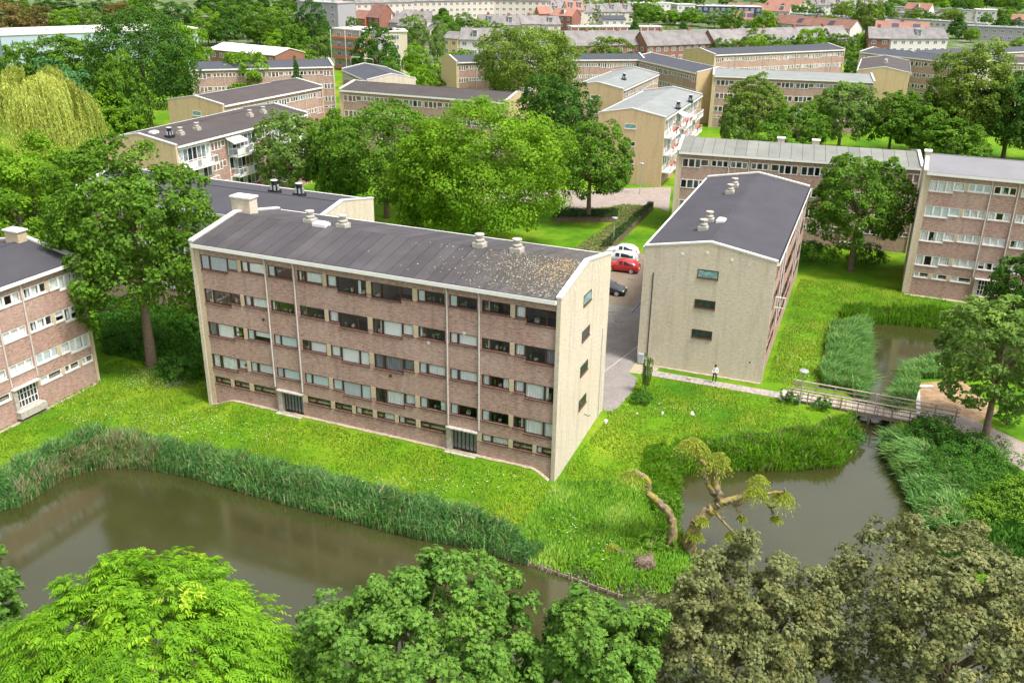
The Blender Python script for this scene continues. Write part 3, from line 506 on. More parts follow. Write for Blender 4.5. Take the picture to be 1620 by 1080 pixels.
M['glass'] = glass()
def opaque_glass(name, c):
    k = NT(name); v = k.coord((1, 1, 1)); n_ = k.noise(v, 2.5, 3, .8)
    k.pr(k.ramp(n_, [(.35, sc3(c, .5)), (.65, sc3(c, 1.5))]), .08, .6); return k.m
M['g_dark'] = opaque_glass('dark_window_glass', (.03, .035, .04)); M['g_mid'] = opaque_glass('grey_window_glass', (.16, .19, .20)); M['g_pale'] = opaque_glass('curtained_window_glass', (.45, .48, .48)); M['g_teal'] = opaque_glass('teal_window_glass', (.18, .32, .33))
# foliage
M['mid'] = leafmat('leaves_mid_green', (0.033, 0.087, 0.009), (0.156, 0.305, 0.026)); M['bright'] = leafmat('leaves_bright_green', (0.052, 0.131, 0.007), (0.230, 0.414, 0.023), .35)
M['darkleaf'] = leafmat('leaves_dark_green', (0.019, 0.059, 0.011), (0.088, 0.206, 0.025)); M['olive'] = leafmat('leaves_olive_green', (0.064, 0.111, 0.016), (0.222, 0.330, 0.048))
M['light'] = leafmat('leaves_pale_green', (0.063, 0.131, 0.026), (0.218, 0.345, 0.069)); M['blue'] = leafmat('leaves_blue_green', (0.027, 0.090, 0.032), (0.102, 0.264, 0.084))
M['brownleaf'] = leafmat('leaves_brownish', (.10, .075, .025), (.24, .19, .06)); M['yellow_leaf'] = leafmat('leaves_willow_yellow', (.14, .18, .02), (.56, .61, .15), .35)
M['ash'] = leafmat('leaves_ash_bright', (.050, .150, .006), (.215, .430, .018), .3, (.45, .56, .05)); M['maple'] = leafmat('leaves_maple_green', (0.029, 0.089, 0.013), (0.172, 0.333, 0.052), .22, (.34, .45, .08))
M['bronze'] = leafmat('leaves_bronze_olive', (.028, .038, .009), (.245, .26, .105), .12, (.40, .31, .13))
M['pollard'] = leafmat('leaves_pollard_willow', (.15, .21, .02), (.46, .52, .09), .35)
M['reed'] = leafmat('reed_blades', (.045, .150, .018), (.225, .450, .150), .35, (.44, .58, .30)); M['reedblue'] = leafmat('pale_reed_blades', (.060, .180, .028), (.260, .470, .145), .3, (.48, .62, .30)); M['reedlush'] = leafmat('lush_waterside_grass', (.045, .140, .008), (.190, .400, .022), .3, (.42, .50, .14))
M['reeddry'] = leafmat('dry_reed_stalks', (.17, .13, .07), (.46, .39, .25), .2); M['grassblade'] = leafmat('lawn_grass_blades', (.050, .135, .006), (.190, .330, .014), .3, (.34, .40, .05))
M['hedge'] = leafmat('hedge_leaves', (.018, .045, .012), (.055, .12, .025)); M['shrub'] = leafmat('shrub_leaves', (0.023, 0.082, 0.012), (0.099, 0.253, 0.031)); M['herb'] = leafmat('light_shrub_leaves', (.05, .13, .012), (.19, .36, .03))
TREEMAT = dict(mid='mid', bright='bright', dark='darkleaf', olive='olive', light='light', blue='blue', brown='brownleaf', yellow='yellow_leaf')
k = NT('mossy_bark'); v = k.coord(); n_ = k.noise(v, 1.6, 6, .7); n2 = k.noise(v, 14, 3)
c_ = k.mix(.6, k.ramp(n_, [(.4, (.17, .125, .09)), (.5, (.36, .28, .17)), (.6, (.36, .31, .06))]), k.ramp(n2, [(.38, (.25,) * 3), (.58, (1, 1, 1))]), 'MULTIPLY'); k.pr(c_, .9, .1, bump=n2, bd=.06); M['barkmoss'] = k.m
# lawn
k = NT('lawn'); v = k.coord()
n1 = k.noise(v, .09, 5, .6); n2 = k.noise(v, .7, 6, .75); n3 = k.noise(v, 7, 4, .8)
a = k.ramp(n1, [(.36, (.060, .165, .008)), (.5, (.125, .25, .010)), (.64, (.23, .30, .020))])
a = k.mix(.75, a, k.ramp(n2, [(.32, (.42, .6, .45)), (.5, (.9, .95, .9)), (.68, (1.0, 1.0, .8))]), 'MULTIPLY')
a = k.mix(.8, a, k.ramp(n3, [(.3, (.42, .5, .4)), (.55, (1, 1, 1))]), 'MULTIPLY')
n5 = k.noise(v, .33, 4, .7); a = k.mix(k.ramp(n5, [(.68, (0, 0, 0)), (.76, (.5,) * 3)]), a, (.40, .34, .12))
gz = k.n('NewGeometry'); sx = k.n('SeparateXYZ'); k.l(gz.outputs['Position'], sx.inputs[0])
mr = k.n('MapRange'); mr.inputs[1].default_value = -.10; mr.inputs[2].default_value = -.4; mr.inputs[3].default_value = 0; mr.inputs[4].default_value = 1; k.l(sx.outputs[2], mr.inputs[0])
a = k.mix(mr.outputs[0], a, (.06, .05, .03)); k.pr(a, .95, .1, bump=n3, bd=.08); M['lawn'] = k.m
# water
k = NT('pond_water'); v = k.coord((1, 1, 1))
n1 = k.noise(v, .08, 3); n2 = k.noise(k.coord((1.6, .8, 1)), 2.2, 4, .6); n3 = k.noise(v, .02, 2)
b = k.pr(k.ramp(n1, [(.35, (.030, .031, .008)), (.65, (.048, .048, .017))]), .09, .5)
b.inputs['IOR'].default_value = 1.95
bm = k.n('Bump'); bm.inputs['Strength'].default_value = .25; bm.inputs['Distance'].default_value = .012; k.l(n2, bm.inputs['Height']); k.l(bm.outputs[0], b.inputs['Normal'])
M['water'] = k.m
def paver(name, c1, c2, mo, bw, rh, var=.3):
    k = NT(name); v = k.coord(); br = k.n('TexBrick'); k.l(v, br.inputs[0])
    for kk, vv in {'Scale': 1, 'Brick Width': bw, 'Row Height': rh, 'Mortar Size': .012}.items(): br.inputs[kk].default_value = vv
    br.inputs['Color1'].default_value = lin(c1); br.inputs['Color2'].default_value = lin(c2); br.inputs['Mortar'].default_value = lin(mo)
    n_ = k.noise(v, .5, 6, .7); col = k.mix(.8, br.outputs[0], k.ramp(n_, [(.3, (1 - var,) * 3), (.65, (1, 1, 1))]), 'MULTIPLY')
    k.pr(col, .9, .2, bump=k.noise(v, 12, 3), bd=.01); return k.m
M['street'] = paver('grey_clinker_pavers', (.33, .29, .265), (.26, .235, .22), (.16, .15, .14), .21, .105)
M['plaza'] = paver('pink_grey_pavers', (.38, .31, .27), (.30, .25, .22), (.2, .17, .15), .3, .3, .2)
M['parking'] = paver('brown_parking_pavers', (.32, .25, .19), (.26, .20, .15), (.1, .09, .07), .21, .105)
M['slab1'] = plain('paving_slab_pinkish', (.36, .30, .275), .9, .2, .25, 2); M['slab2'] = plain('paving_slab_grey', (.30, .28, .27), .9, .2, .25, 2)
M['joint'] = plain('paving_joint', (.16, .14, .08), .95, .1)
M['soil'] = plain('bare_soil', (.30, .20, .12), .95, .1, .35, 1.5)
M['blueline'] = plain('blue_kerb_paint', (.18, .24, .36), .7, .3, .2); M['whiteline'] = plain('white_road_paint', (.66, .64, .6), .7, .3, .2)
M['iron'] = plain('cast_iron', (.06, .055, .05), .7, .3)
def carpaint(name, c):
    k = NT(name); b = k.pr(c, .25, .5); b.inputs['Coat Weight'].default_value = .6; b.inputs['Coat Roughness'].default_value = .05; return k.m
M['car_red'] = carpaint('red_car_paint', (.50, .02, .025)); M['car_silver'] = carpaint('silver_car_paint', (.55, .56, .57)); M['car_white'] = carpaint('white_car_paint', (.78, .78, .77)); M['car_black'] = carpaint('black_car_paint', (.02, .022, .028))
M['car_glass'] = opaque_glass('car_glass', (.02, .03, .035)); M['lamp_red'] = plain('red_tail_lamp', (.4, .02, .02), .2, .5); M['lamp_clear'] = plain('clear_headlamp', (.7, .7, .7), .1, .6)
M['skin'] = plain('skin', (.45, .28, .2), .6, .3); M['hair'] = plain('dark_hair', (.03, .022, .018), .7, .3); M['whitecloth'] = plain('white_jumper', (.78, .78, .80), .9, .1, .06, 20); M['darkcloth'] = plain('dark_trousers', (.03, .03, .04), .9, .1); M['shoe'] = plain('white_shoes', (.75, .75, .74), .6, .3)
M['flower'] = plain('white_petals', (.80, .80, .74), .7, .2, .05)
M['redflower'] = plain('red_petals', (.55, .03, .04), .7, .2, .1)
M['panel_solar'] = plain('solar_panel', (.05, .045, .07), .2, .6, .2)
# ------------------------------------------------------------ helpers
class MB:
    def __init__(s): s.v = []; s.f = []; s.m = []; s.mi = 0
    def add(s, vs, fs, mi=None):
        o = len(s.v); s.v += [tuple(x) for x in vs]; s.f += [tuple(i + o for i in f) for f in fs]; s.m += [s.mi if mi is None else mi] * len(fs); return s
    def box(s, x0, x1, y0, y1, z0, z1, mi=None):
        vs = [(x0, y0, z0), (x1, y0, z0), (x1, y1, z0), (x0, y1, z0), (x0, y0, z1), (x1, y0, z1), (x1, y1, z1), (x0, y1, z1)]
        return s.add(vs, [(0, 3, 2, 1), (4, 5, 6, 7), (0, 1, 5, 4), (1, 2, 6, 5), (2, 3, 7, 6), (3, 0, 4, 7)], mi)
    def quad(s, a, b, c, d, mi=None): return s.add([a, b, c, d], [(0, 1, 2, 3)], mi)
    def tri(s, a, b, c, mi=None): return s.add([a, b, c], [(0, 1, 2)], mi)
    def obox(s, p0, p1, w_, h_, mi=None, up=(0, 0, 1)):   # bar from p0 to p1 with width w (side) and height h
        p0 = Vector(p0); p1 = Vector(p1); d = (p1 - p0).normalized(); u = Vector(up)
        if abs(d.dot(u)) > .98: u = Vector((0, 1, 0))
        sd_ = d.cross(u).normalized() * w_ / 2; uu = sd_.cross(d).normalized() * h_ / 2
        vs = [p0 - sd_ - uu, p0 + sd_ - uu, p0 + sd_ + uu, p0 - sd_ + uu, p1 - sd_ - uu, p1 + sd_ - uu, p1 + sd_ + uu, p1 - sd_ + uu]
        return s.add(vs, [(3, 2, 1, 0), (4, 5, 6, 7), (0, 1, 5, 4), (1, 2, 6, 5), (2, 3, 7, 6), (3, 0, 4, 7)], mi)
    def tube(s, pts, rad, n=8, mi=None, cap=True, wob=0, seed=0):
        rg = random.Random(seed); rings = []; o = len(s.v); P = [Vector(q_) for q_ in pts]
        for i, q_ in enumerate(P):
            d = (P[min(i + 1, len(P) - 1)] - P[max(i - 1, 0)]).normalized()
            a_ = d.cross(Vector((0, 0, 1)) if abs(d.z) < .9 else Vector((1, 0, 0))).normalized(); b_ = d.cross(a_)
            r_ = rad[i] if isinstance(rad, (list, tuple)) else rad
            for j in range(n):
                t_ = 2 * math.pi * j / n; rr = r_ * (1 + wob * (rg.random() - .5)); s.v.append(tuple(q_ + a_ * math.cos(t_) * rr + b_ * math.sin(t_) * rr))
        for i in range(len(P) - 1):
            for j in range(n):
                s.f.append((o + i * n + j, o + i * n + (j + 1) % n, o + (i + 1) * n + (j + 1) % n, o + (i + 1) * n + j)); s.m.append(s.mi if mi is None else mi)
        if cap:
            s.f.append(tuple(o + j for j in range(n))[::-1]); s.m.append(s.mi if mi is None else mi)
            s.f.append(tuple(o + (len(P) - 1) * n + j for j in range(n))); s.m.append(s.mi if mi is None else mi)
        return s
    def lathe(s, prof, n=14, c=(0, 0, 0), mi=None):
        return s.tube([(c[0], c[1], c[2] + z_) for r_, z_ in prof], [max(r_, .001) for r_, z_ in prof], n, mi)
    def mesh(s, name, mats, smooth=False):
        me = bpy.data.meshes.new(name); me.from_pydata(s.v, [], s.f)
        for m_ in mats: me.materials.append(m_)
        if len(mats) > 1: me.polygons.foreach_set('material_index', s.m)
        if smooth: me.polygons.foreach_set('use_smooth', [True] * len(s.f))
        me.update(); return me
    def build(s, name, mats, parent=None, smooth=False, loc=None, rot=None):
        if not isinstance(mats, (list, tuple)): mats = [mats]
        return put(name, s.mesh(name, mats, smooth), parent, loc, rot)
def put(name, me, parent=None, loc=None, rot=None, scale=None):
    o = bpy.data.objects.new(name, me); COL.objects.link(o)
    if parent is not None: o.parent = parent
    if loc is not None: o.location = loc
    if rot is not None: o.rotation_euler = rot if isinstance(rot, (tuple, list)) else (0, 0, rot)
    if scale is not None: o.scale = scale
    return o
def empty(name, loc=(0, 0, 0), rz=0): return put(name, None, None, loc, rz)
def tag(o, label=None, cat=None, group=None, kind=None):
    for k_, v_ in (('label', label), ('category', cat), ('group', group), ('kind', kind)):
        if v_: o[k_] = v_
    return o
def npmesh(name, V, F, mats, tint=None, fm=None):
    """V (n,3), F (m,3 or 4) numpy arrays -> mesh, tint per face"""
    me = bpy.data.meshes.new(name); n, m = len(V), len(F); kk = F.shape[1]
    me.vertices.add(n); me.vertices.foreach_set('co', V.astype(np.float32).ravel())
    me.loops.add(m * kk); me.loops.foreach_set('vertex_index', F.astype(np.int32).ravel())
    me.polygons.add(m); me.polygons.foreach_set('loop_start', np.arange(0, m * kk, kk, dtype=np.int32))
    for m_ in mats: me.materials.append(m_)
    if fm is not None: me.polygons.foreach_set('material_index', fm.astype(np.int32))
    if tint is not None:
        a_ = me.attributes.new('tint', 'FLOAT', 'FACE'); a_.data.foreach_set('value', tint.astype(np.float32))
    me.update(calc_edges=True); return me
def norm(a): return a / (np.linalg.norm(a, axis=-1, keepdims=True) + 1e-9)
def inpoly(x, y, P):
    P = np.array(P); ins = np.zeros(x.shape, bool); n = len(P); j = n - 1
    for i in range(n):
        xi, yi, xj, yj = P[i, 0], P[i, 1], P[j, 0], P[j, 1]
        c_ = ((yi > y) != (yj > y)) & (x < (xj - xi) * (y - yi) / ((yj - yi) + 1e-12) + xi); ins ^= c_; j = i
    return ins
def distpoly(x, y, P):
    P = np.array(P); d = np.full(x.shape, 1e9); n = len(P)
    for i in range(n):
        a_ = P[i]; b_ = P[(i + 1) % n]; ab = b_ - a_; t_ = np.clip(((x - a_[0]) * ab[0] + (y - a_[1]) * ab[1]) / (ab @ ab + 1e-9), 0, 1)
        d = np.minimum(d, np.hypot(x - a_[0] - t_ * ab[0], y - a_[1] - t_ * ab[1]))
    return d
def samp(P, n, rg):
    P = np.array(P); lo = P.min(0); hi = P.max(0); out = np.zeros((0, 2))
    while len(out) < n:
        q_ = rg.random((n * 2, 2)) * (hi - lo) + lo; q_ = q_[inpoly(q_[:, 0], q_[:, 1], P)]; out = np.concatenate([out, q_])
    return out[:n]
POND = D['pond_a']
AO = np.array([-24.82, 68.33]); AY = -.3906; AE = np.array([math.cos(AY), math.sin(AY)]); AN = np.array([-AE[1], AE[0]])
def ground_z(x, y):
    x = np.asarray(x, float); y = np.asarray(y, float)
    sd_ = distpoly(x, y, POND); sd_ = np.where(inpoly(x, y, POND), -sd_, sd_)
    z = np.where(sd_ > 0, -.75 + .75 * (1 - (1 - np.clip(sd_ / 1.3, 0, 1)) ** 1.6), -.75 - np.clip(-sd_ * .9, 0, .9))
    lx = (x - AO[0]) * AE[0] + (y - AO[1]) * AE[1]; ly = (x - AO[0]) * AN[0] + (y - AO[1]) * AN[1]
    ss = lambda t_: np.clip(t_, 0, 1) ** 2 * (3 - 2 * np.clip(t_, 0, 1))
    fx = ss((lx - 0) / 3) * ss((30.6 - lx) / 2.2); fy = np.where(ly < 0, ss(1 + (ly + .3) / 3.2), 1) * ss((12.5 - ly) / 1.5)
    bump = .85 * fx * fy
    # gentle rise along the right end wall
    fe = ss((lx - 29) / 1) * ss((32.5 - lx) / 2) * np.clip(ly / 11, 0, 1) * ss((12.2 - ly) / 1.4) * .75
    return z + np.maximum(bump, fe)
# ------------------------------------------------------------ ground, water
gx = np.arange(-90, 90.01, .6); gy = np.arange(15, 150.01, .6)
GX, GY = np.meshgrid(gx, gy); GZ = ground_z(GX, GY)
rg = np.random.default_rng(5)
nx, ny = len(gx), len(gy); V = np.stack([GX.ravel(), GY.ravel(), GZ.ravel()], 1)
I = (np.arange(ny - 1)[:, None] * nx + np.arange(nx - 1)[None]).ravel(); F = np.stack([I, I + 1, I + nx + 1, I + nx], 1)
far = 3000; o = len(V); x0, x1, y0, y1 = gx[0], gx[-1], gy[0], gy[-1]
V = np.concatenate([V, [[-far, -far, 0], [far, -far, 0], [far, far, 0], [-far, far, 0]]])
c00, c10, c11, c01 = 0, nx - 1, nx * ny - 1, nx * (ny - 1)
F = np.concatenate([F, [[o, o + 1, c10, c00], [o + 1, o + 2, c11, c10], [o + 2, o + 3, c01, c11], [o + 3, o, c00, c01]]])
me = npmesh('ground', V, F, [M['lawn']]); me.polygons.foreach_set('use_smooth', [True] * len(F))
g = put('ground', me); tag(g, 'flat green lawn and ground running under the whole estate', None, None, 'structure')
wb = MB(); wb.quad((-88, 16, -.75), (88, 16, -.75), (88, 100, -.75), (-88, 100, -.75)); g = wb.build('water', M['water']); tag(g, 'murky brown green pond water between the blocks', kind='structure')
def sheet(name, P, m_, z, label):
    b_ = MB(); n = len(P); b_.add([(x_, y_, z) for x_, y_ in P], [tuple(range(n))]); me_ = b_.mesh(name, [m_])
    bm = bmesh.new(); bm.from_mesh(me_)
    for f_ in bm.faces:
        if f_.normal.z < 0: f_.normal_flip()
    bmesh.ops.triangulate(bm, faces=bm.faces[:]); bm.to_mesh(me_); bm.free()
    return tag(put(name, me_), label, kind='structure')
k = NT('garden_ground'); v = k.coord(); n1 = k.noise(v, .03, 6, .75); n2 = k.noise(v, .15, 4, .7)
k.pr(k.mix(k.ramp(n2, [(.5, (0, 0, 0)), (.56, (.8,) * 3)]), k.ramp(n1, [(.4, (.05, .10, .015)), (.6, (.09, .15, .03))]), (.22, .20, .18)), .95, .1); M['gardens'] = k.m
sheet('gardens', [(-600, 318), (-60, 318), (120, 345), (300, 330), (700, 330), (1400, 1500), (-1200, 1500)], M['gardens'], .01, 'gardens and yards between the distant houses')
BO = np.array(D['B']['o']); BY = D['B']['yaw']; BE = np.array([math.cos(BY), math.sin(BY)]); BN = np.array([-BE[1], BE[0]])
bp = lambda a_, b_: tuple(float(t_) for t_ in (BO + a_ * BE + b_ * BN))
sheet('street', [bp(-.15, 0), bp(-.15, 40), bp(-3.6, 40), bp(-3.6, 13.9), bp(-11, 13.9), bp(-11, -13.5), bp(.1, -13), bp(.9, -9.5), bp(1.2, -6), bp(1.0, -3.4), bp(-.12, -2.5)], M['street'], .008, 'narrow grey paved street between the two blocks')
sheet('parking', [bp(-3.64, 14), bp(-3.64, 33.5), bp(-12, 33.5), bp(-12, 14)], M['parking'], .008, 'brown paved parking bays behind the main block')
sheet('plaza', D['plaza'], M['plaza'], .008, 'pinkish paved road crossing behind the hedged lawn')
sheet('path', [bp(-2.4, 40.02), bp(-.4, 40.02), bp(1.2, 61), bp(-2.0, 61)], M['street'], .006, 'paved footpath leading from the parked cars to the far road')
sheet('soil', D['soil_east'], M['soil'], .006, 'bare brown soil beyond the footbridge')
sheet('path', D['path_east'], M['plaza'], .012, 'grey slab footpath running off right of the footbridge')
sheet('pavement', [bp(-.1, -2.5), bp(-.1, 0), bp(2.2, -.05), bp(2.2, -2.3)], M['sand'], .011, 'sandy corner beside the street at the gable block')
# kerbs and line
kb = MB(); kb.obox((*bp(-3.62, 12.3), .06), (*bp(-3.62, 33), .06), .12, .13); tag(kb.build('kerb', M['blueline']), 'bluish kerb line along the parking bays', kind='structure')
kb = MB()
for i in range(30):
    a_ = i * .34; kb.box(0, .10, a_, a_ + .13, 0, .012)
tag(kb.build('road_marking', M['whiteline'], loc=(*bp(-2.4, -4.2), .010), rot=BY - .19), 'dashed row of white stones marking the street edge', kind='structure')
for (px, py, lb) in ((D['px']['manh1'][0], D['px']['manh1'][1], 'iron drain cover in the street beside the black car'), (D['px']['manh2'][0], D['px']['manh2'][1], 'iron drain cover nearest the gable of the main block'), (D['px']['manh3'][0] - .6, D['px']['manh3'][1] - 1, 'iron drain cover beside the parked cars')):
    b_ = MB(); b_.box(-.35, .35, -.2, .2, 0, .02); e_ = b_.build('drain_cover', M['iron'], loc=(px, py, .009), rot=BY); tag(e_, lb, 'drain cover')
    s_ = MB()
    for q_ in range(5): s_.box(-.28 + q_ * .12, -.22 + q_ * .12, -.15, .15, .021, .028)
    s_.build('grating', M['steel'], e_)
# slab path before the gable
P0 = np.array(bp(.6, -1.9)); 
pe = MB(); pe.box(0, 14.3, -1.2, 0, -.02, .010); pth = tag(pe.build('path', M['joint'], loc=(*bp(1.0, -1.2), 0), rot=BY - .012), 'slab footpath along the foot of the beige gable towards the footbridge', kind='structure')
sb = MB(); rr = random.Random(3)
for i in range(36):
    for j in range(3):
        x_ = i * .4 + .012; y_ = -1.2 + j * .4 + .012
        if rr.random() < .97: sb.box(x_, x_ + .375, y_, y_ + .375, .012, .022 + rr.random() * .012, rr.randrange(2))
s_ = sb.build('paving_slab', [M['slab1'], M['slab2']], pth); s_['kind'] = 'stuff'
# ------------------------------------------------------------ buildings
FM = {}   # shared meshes
def shared(key, fn):
    if key not in FM: FM[key] = fn()
    return FM[key]
PAT = [('LA', .78, 4.2), ('S', 4.55, 6.7), ('P', 6.78), ('S', 7.0, 9.12), ('P', 9.32), ('S', 9.6, 11.76), ('LB', 12.1, 15.42), ('LA', 15.82, 19.14), ('S', 19.53, 21.65), ('P', 21.84),
       ('S', 22.0, 24.1), ('P', 24.28), ('S', 24.46, 26.55), ('LB', 26.9, 30.02 - .12)]
PATB = [('B', .88, 2.4), ('B', 2.74, 4.22), ('B', 4.65, 6.68), ('D', 7.45, 9.22), ('B', 9.7, 11.8), ('B', 12.16, 13.68), ('B', 14.0, 15.5), ('B', 15.85, 17.37), ('B', 17.7, 19.15), ('B', 19.53, 21.62),
        ('D', 22.17, 24.1), ('B', 24.48, 26.56), ('B', 26.9, 28.4), ('B', 28.7, 29.9)]
def panes(ty, w_, st):
    """list of (x0,x1,z0) from window top z=0 downwards"""
    if ty == 'B': return [(0, .36 * w_, -.6), (.36 * w_, w_, -.6)]
    if ty == 'S': return [(0, .31 * w_, -.85), (.31 * w_, w_, -.85)] if st == 'dark' else [(0, .32 * w_, -.85), (.32 * w_, .68 * w_, -.85), (.68 * w_, w_, -.85)]
    if ty == 'T': return [(0, w_ * .4, -1.9), (w_ * .4, w_, -1.9)]
    if ty == 'LA': return [(0, .25 * w_, -1.17), (.25 * w_, .73 * w_, -1.17), (.73 * w_, w_, -.88)] if st == 'dark' else [(0, .24 * w_, -1.17), (.24 * w_, .49 * w_, -1.17), (.49 * w_, .70 * w_, -1.17), (.70 * w_, w_, -.88)]
    if ty == 'LB': return [(a, b, c) for a, b, c in sorted([(w_ - b, w_ - a, c) for a, b, c in panes('LA', w_, st)])]
def frame_mesh(ty, w_, st, matn):
    def fn():
        b_ = MB(); t_ = .055 if st == 'dark' else .085
        ps = panes(ty, w_, st)
        for i, (a, b, c) in enumerate(ps):
            b_.box(a, a + t_, -.01, .09, c, 0); b_.box(b - t_, b, -.01, .09, c, 0); b_.box(a + t_, b - t_, -.008, .09, -t_, 0); b_.box(a + t_, b - t_, -.008, .09, c, c + t_)
            if i == 0 and ty != 'B' and st == 'dark': b_.box(a + t_, a + t_ * 1.6, -.014, .06, c + t_, -t_); b_.box(b - t_ * 1.6, b - t_, -.014, .06, c + t_, -t_)
        return b_.mesh('window', [M[matn]])
    return shared(('fr', ty, round(w_, 1), st, matn), fn)
def sill_mesh(ty, w_, st):
    def fn():
        b_ = MB(); ps = panes(ty, w_, st); z_ = None; run = []
        for a, b, c in ps:
            if run and abs(run[-1][2] - c) < .01: run[-1][1] = b
            else: run.append([a, b, c])
        for a, b, c in run: b_.box(a - .04, b + .04, -.09, .02, c - .085, c - .004)
        return b_.mesh('sill', [M['sill' if st == 'dark' else 'offwhite']])
    return shared(('si', ty, round(w_, 1), st), fn)
def pane_mesh(w_, h_, mt, nm='pane'):
    def fn():
        b_ = MB(); b_.box(0, w_, .035, .045, -h_, 0); return b_.mesh(nm, [M[mt]])
    return shared(('pn', round(w_, 2), round(h_, 2), mt, nm), fn)
def curtain_mesh(w_, h_, mt, seed=0):
    def fn():
        b_ = MB(); n = max(6, int(w_ / .06)); rg_ = random.Random(seed); pr_ = None
        for i in range(n + 1):
            x_ = w_ * i / n; y_ = .16 + .035 * math.sin(i * 1.9 + rg_.random())
            if pr_: b_.quad((pr_[0], pr_[1], -h_), (x_, y_, -h_), (x_, y_, 0), (pr_[0], pr_[1], 0))
            pr_ = (x_, y_)
        return b_.mesh('curtain', [M[mt]], True)
    return shared(('cu', round(w_, 2), round(h_, 2), mt, seed % 3), fn)
def blind_mesh(w_, h_, mt): return pane_mesh(w_, h_, mt, 'blind')
def still_life(w_, seed):
    def fn():
        rg_ = random.Random(seed); b_ = MB()
        for i in range(rg_.randint(2, 4)):
            x_ = rg_.uniform(.1, max(.12, w_ - .3)); hh = rg_.uniform(.12, .45); ww = rg_.uniform(.06, .22)
            if rg_.random() < .5: b_.lathe([(.05, 0), (.07, .12), (.02, .13), (ww, hh * .8), (ww * .7, hh), (.01, hh + .05)], 7, (x_, .28, 0), 0)
            else: b_.box(x_, x_ + ww, .22, .4, 0, hh * .7, 1)
        return b_.mesh('potted_plants', [M['plant'], M['furniture']])
    return shared(('st', round(w_, 1), seed % 9), fn)
def window(parent, ty, x0, x1, ztop, st, matn, look, y, seed, detail):
    w_ = round(x1 - x0, 2)
    win = put('window', frame_mesh(ty, w_, st, matn), parent, (x0, y, ztop))
    t_ = .055 if st == 'dark' else .085
    if detail: put('sill', sill_mesh(ty, w_, st), parent, (x0, y, ztop)) if ty != 'T' else None
    ps = panes(ty, w_, st); rg_ = random.Random(seed)
    if not detail:
        b_ = MB(); key = ('gz', ty, w_, st, look)
        def fn():
            for i, (a, b, c) in enumerate(ps): b_.box(a + t_, b - t_, .035, .045, c + t_, -t_, 0 if (i + len(look)) % 3 else 1)
            mm = dict(w=('g_pale', 'g_mid'), c=('g_mid', 'g_dark'), d=('g_dark', 'g_mid'), g=('g_teal', 'g_pale'))[look[0]]
            return b_.mesh('pane', [M[mm[0]], M[mm[1]]])
        put('pane', shared(key, fn), win); return win
    for i, (a, b, c) in enumerate(ps):
        pw, ph = b - a - 2 * t_, -c - 2 * t_; lk = look[i % len(look)]
        if lk == 'f': put('pane', pane_mesh(pw, ph, 'frost'), win, (a + t_, 0, -t_)); continue
        if lk == 'F': put('pane', pane_mesh(pw, ph, 'frostgrey'), win, (a + t_, 0, -t_)); continue
        put('pane', pane_mesh(pw, ph, 'glass'), win, (a + t_, 0, -t_))
        if lk == 'w': put('blind', blind_mesh(pw + .06, ph + .04, 'blind'), win, (a + t_ - .03, .07, -t_ + .02))
        elif lk == 'h': put('blind', blind_mesh(pw + .06, ph * .62, 'blind'), win, (a + t_ - .03, .07, -t_ + .02))
        elif lk == 'c': put('curtain', curtain_mesh(pw + .04, ph + .04, 'curtain', seed), win, (a + t_ - .02, 0, -t_ + .02))
        elif lk == 'k': put('curtain', curtain_mesh(pw + .04, ph + .04, 'curtain_grey', seed), win, (a + t_ - .02, 0, -t_ + .02))
        elif lk == 'p':
            put('curtain', curtain_mesh(pw * .32, ph + .04, 'curtain', seed), win, (a + t_ + (0 if rg_.random() < .5 else pw * .66), 0, -t_ + .02))
            put('potted_plants', still_life(pw, seed + i), win, (a + t_, 0, c + t_))['kind'] = 'stuff'
        elif lk == 'o': put('potted_plants', still_life(pw, seed + i), win, (a + t_, 0, c + t_))['kind'] = 'stuff'
    return win
def wall_with_holes(x0, x1, z0, z1, holes, y0, depth, mat, name, parent, extra=None):
    """front wall plane at y0 with rectangular openings (a,b,c,d)=(x0,x1,z0,z1) and reveals of the given depth"""
    xs = sorted(set([x0, x1] + [h_[0] for h_ in holes] + [h_[1] for h_ in holes])); zs = sorted(set([z0, z1] + [h_[2] for h_ in holes] + [h_[3] for h_ in holes])); b_ = MB()
    ins = lambda cx, cz: any(h_[0] < cx < h_[1] and h_[2] < cz < h_[3] for h_ in holes)
    G = [[ins((xs[i] + xs[i + 1]) / 2, (zs[j] + zs[j + 1]) / 2) for j in range(len(zs) - 1)] for i in range(len(xs) - 1)]
    for i in range(len(xs) - 1):
        for j in range(len(zs) - 1):
            a, b, c, d = xs[i], xs[i + 1], zs[j], zs[j + 1]
            if not G[i][j]: b_.quad((a, y0, c), (b, y0, c), (b, y0, d), (a, y0, d)); b_.quad((b, y0 + depth, c), (a, y0 + depth, c), (a, y0 + depth, d), (b, y0 + depth, d))
            else:
                if i == 0 or not G[i - 1][j]: b_.quad((a, y0, c), (a, y0, d), (a, y0 + depth, d), (a, y0 + depth, c))
                if i == len(xs) - 2 or not G[i + 1][j]: b_.quad((b, y0, d), (b, y0, c), (b, y0 + depth, c), (b, y0 + depth, d))
                if j == 0 or not G[i][j - 1]: b_.quad((a, y0, c), (a, y0 + depth, c), (b, y0 + depth, c), (b, y0, c))
                if j == len(zs) - 2 or not G[i][j + 1]: b_.quad((a, y0 + depth, d), (a, y0, d), (b, y0, d), (b, y0 + depth, d))
    return b_.build(name, M[mat], parent)
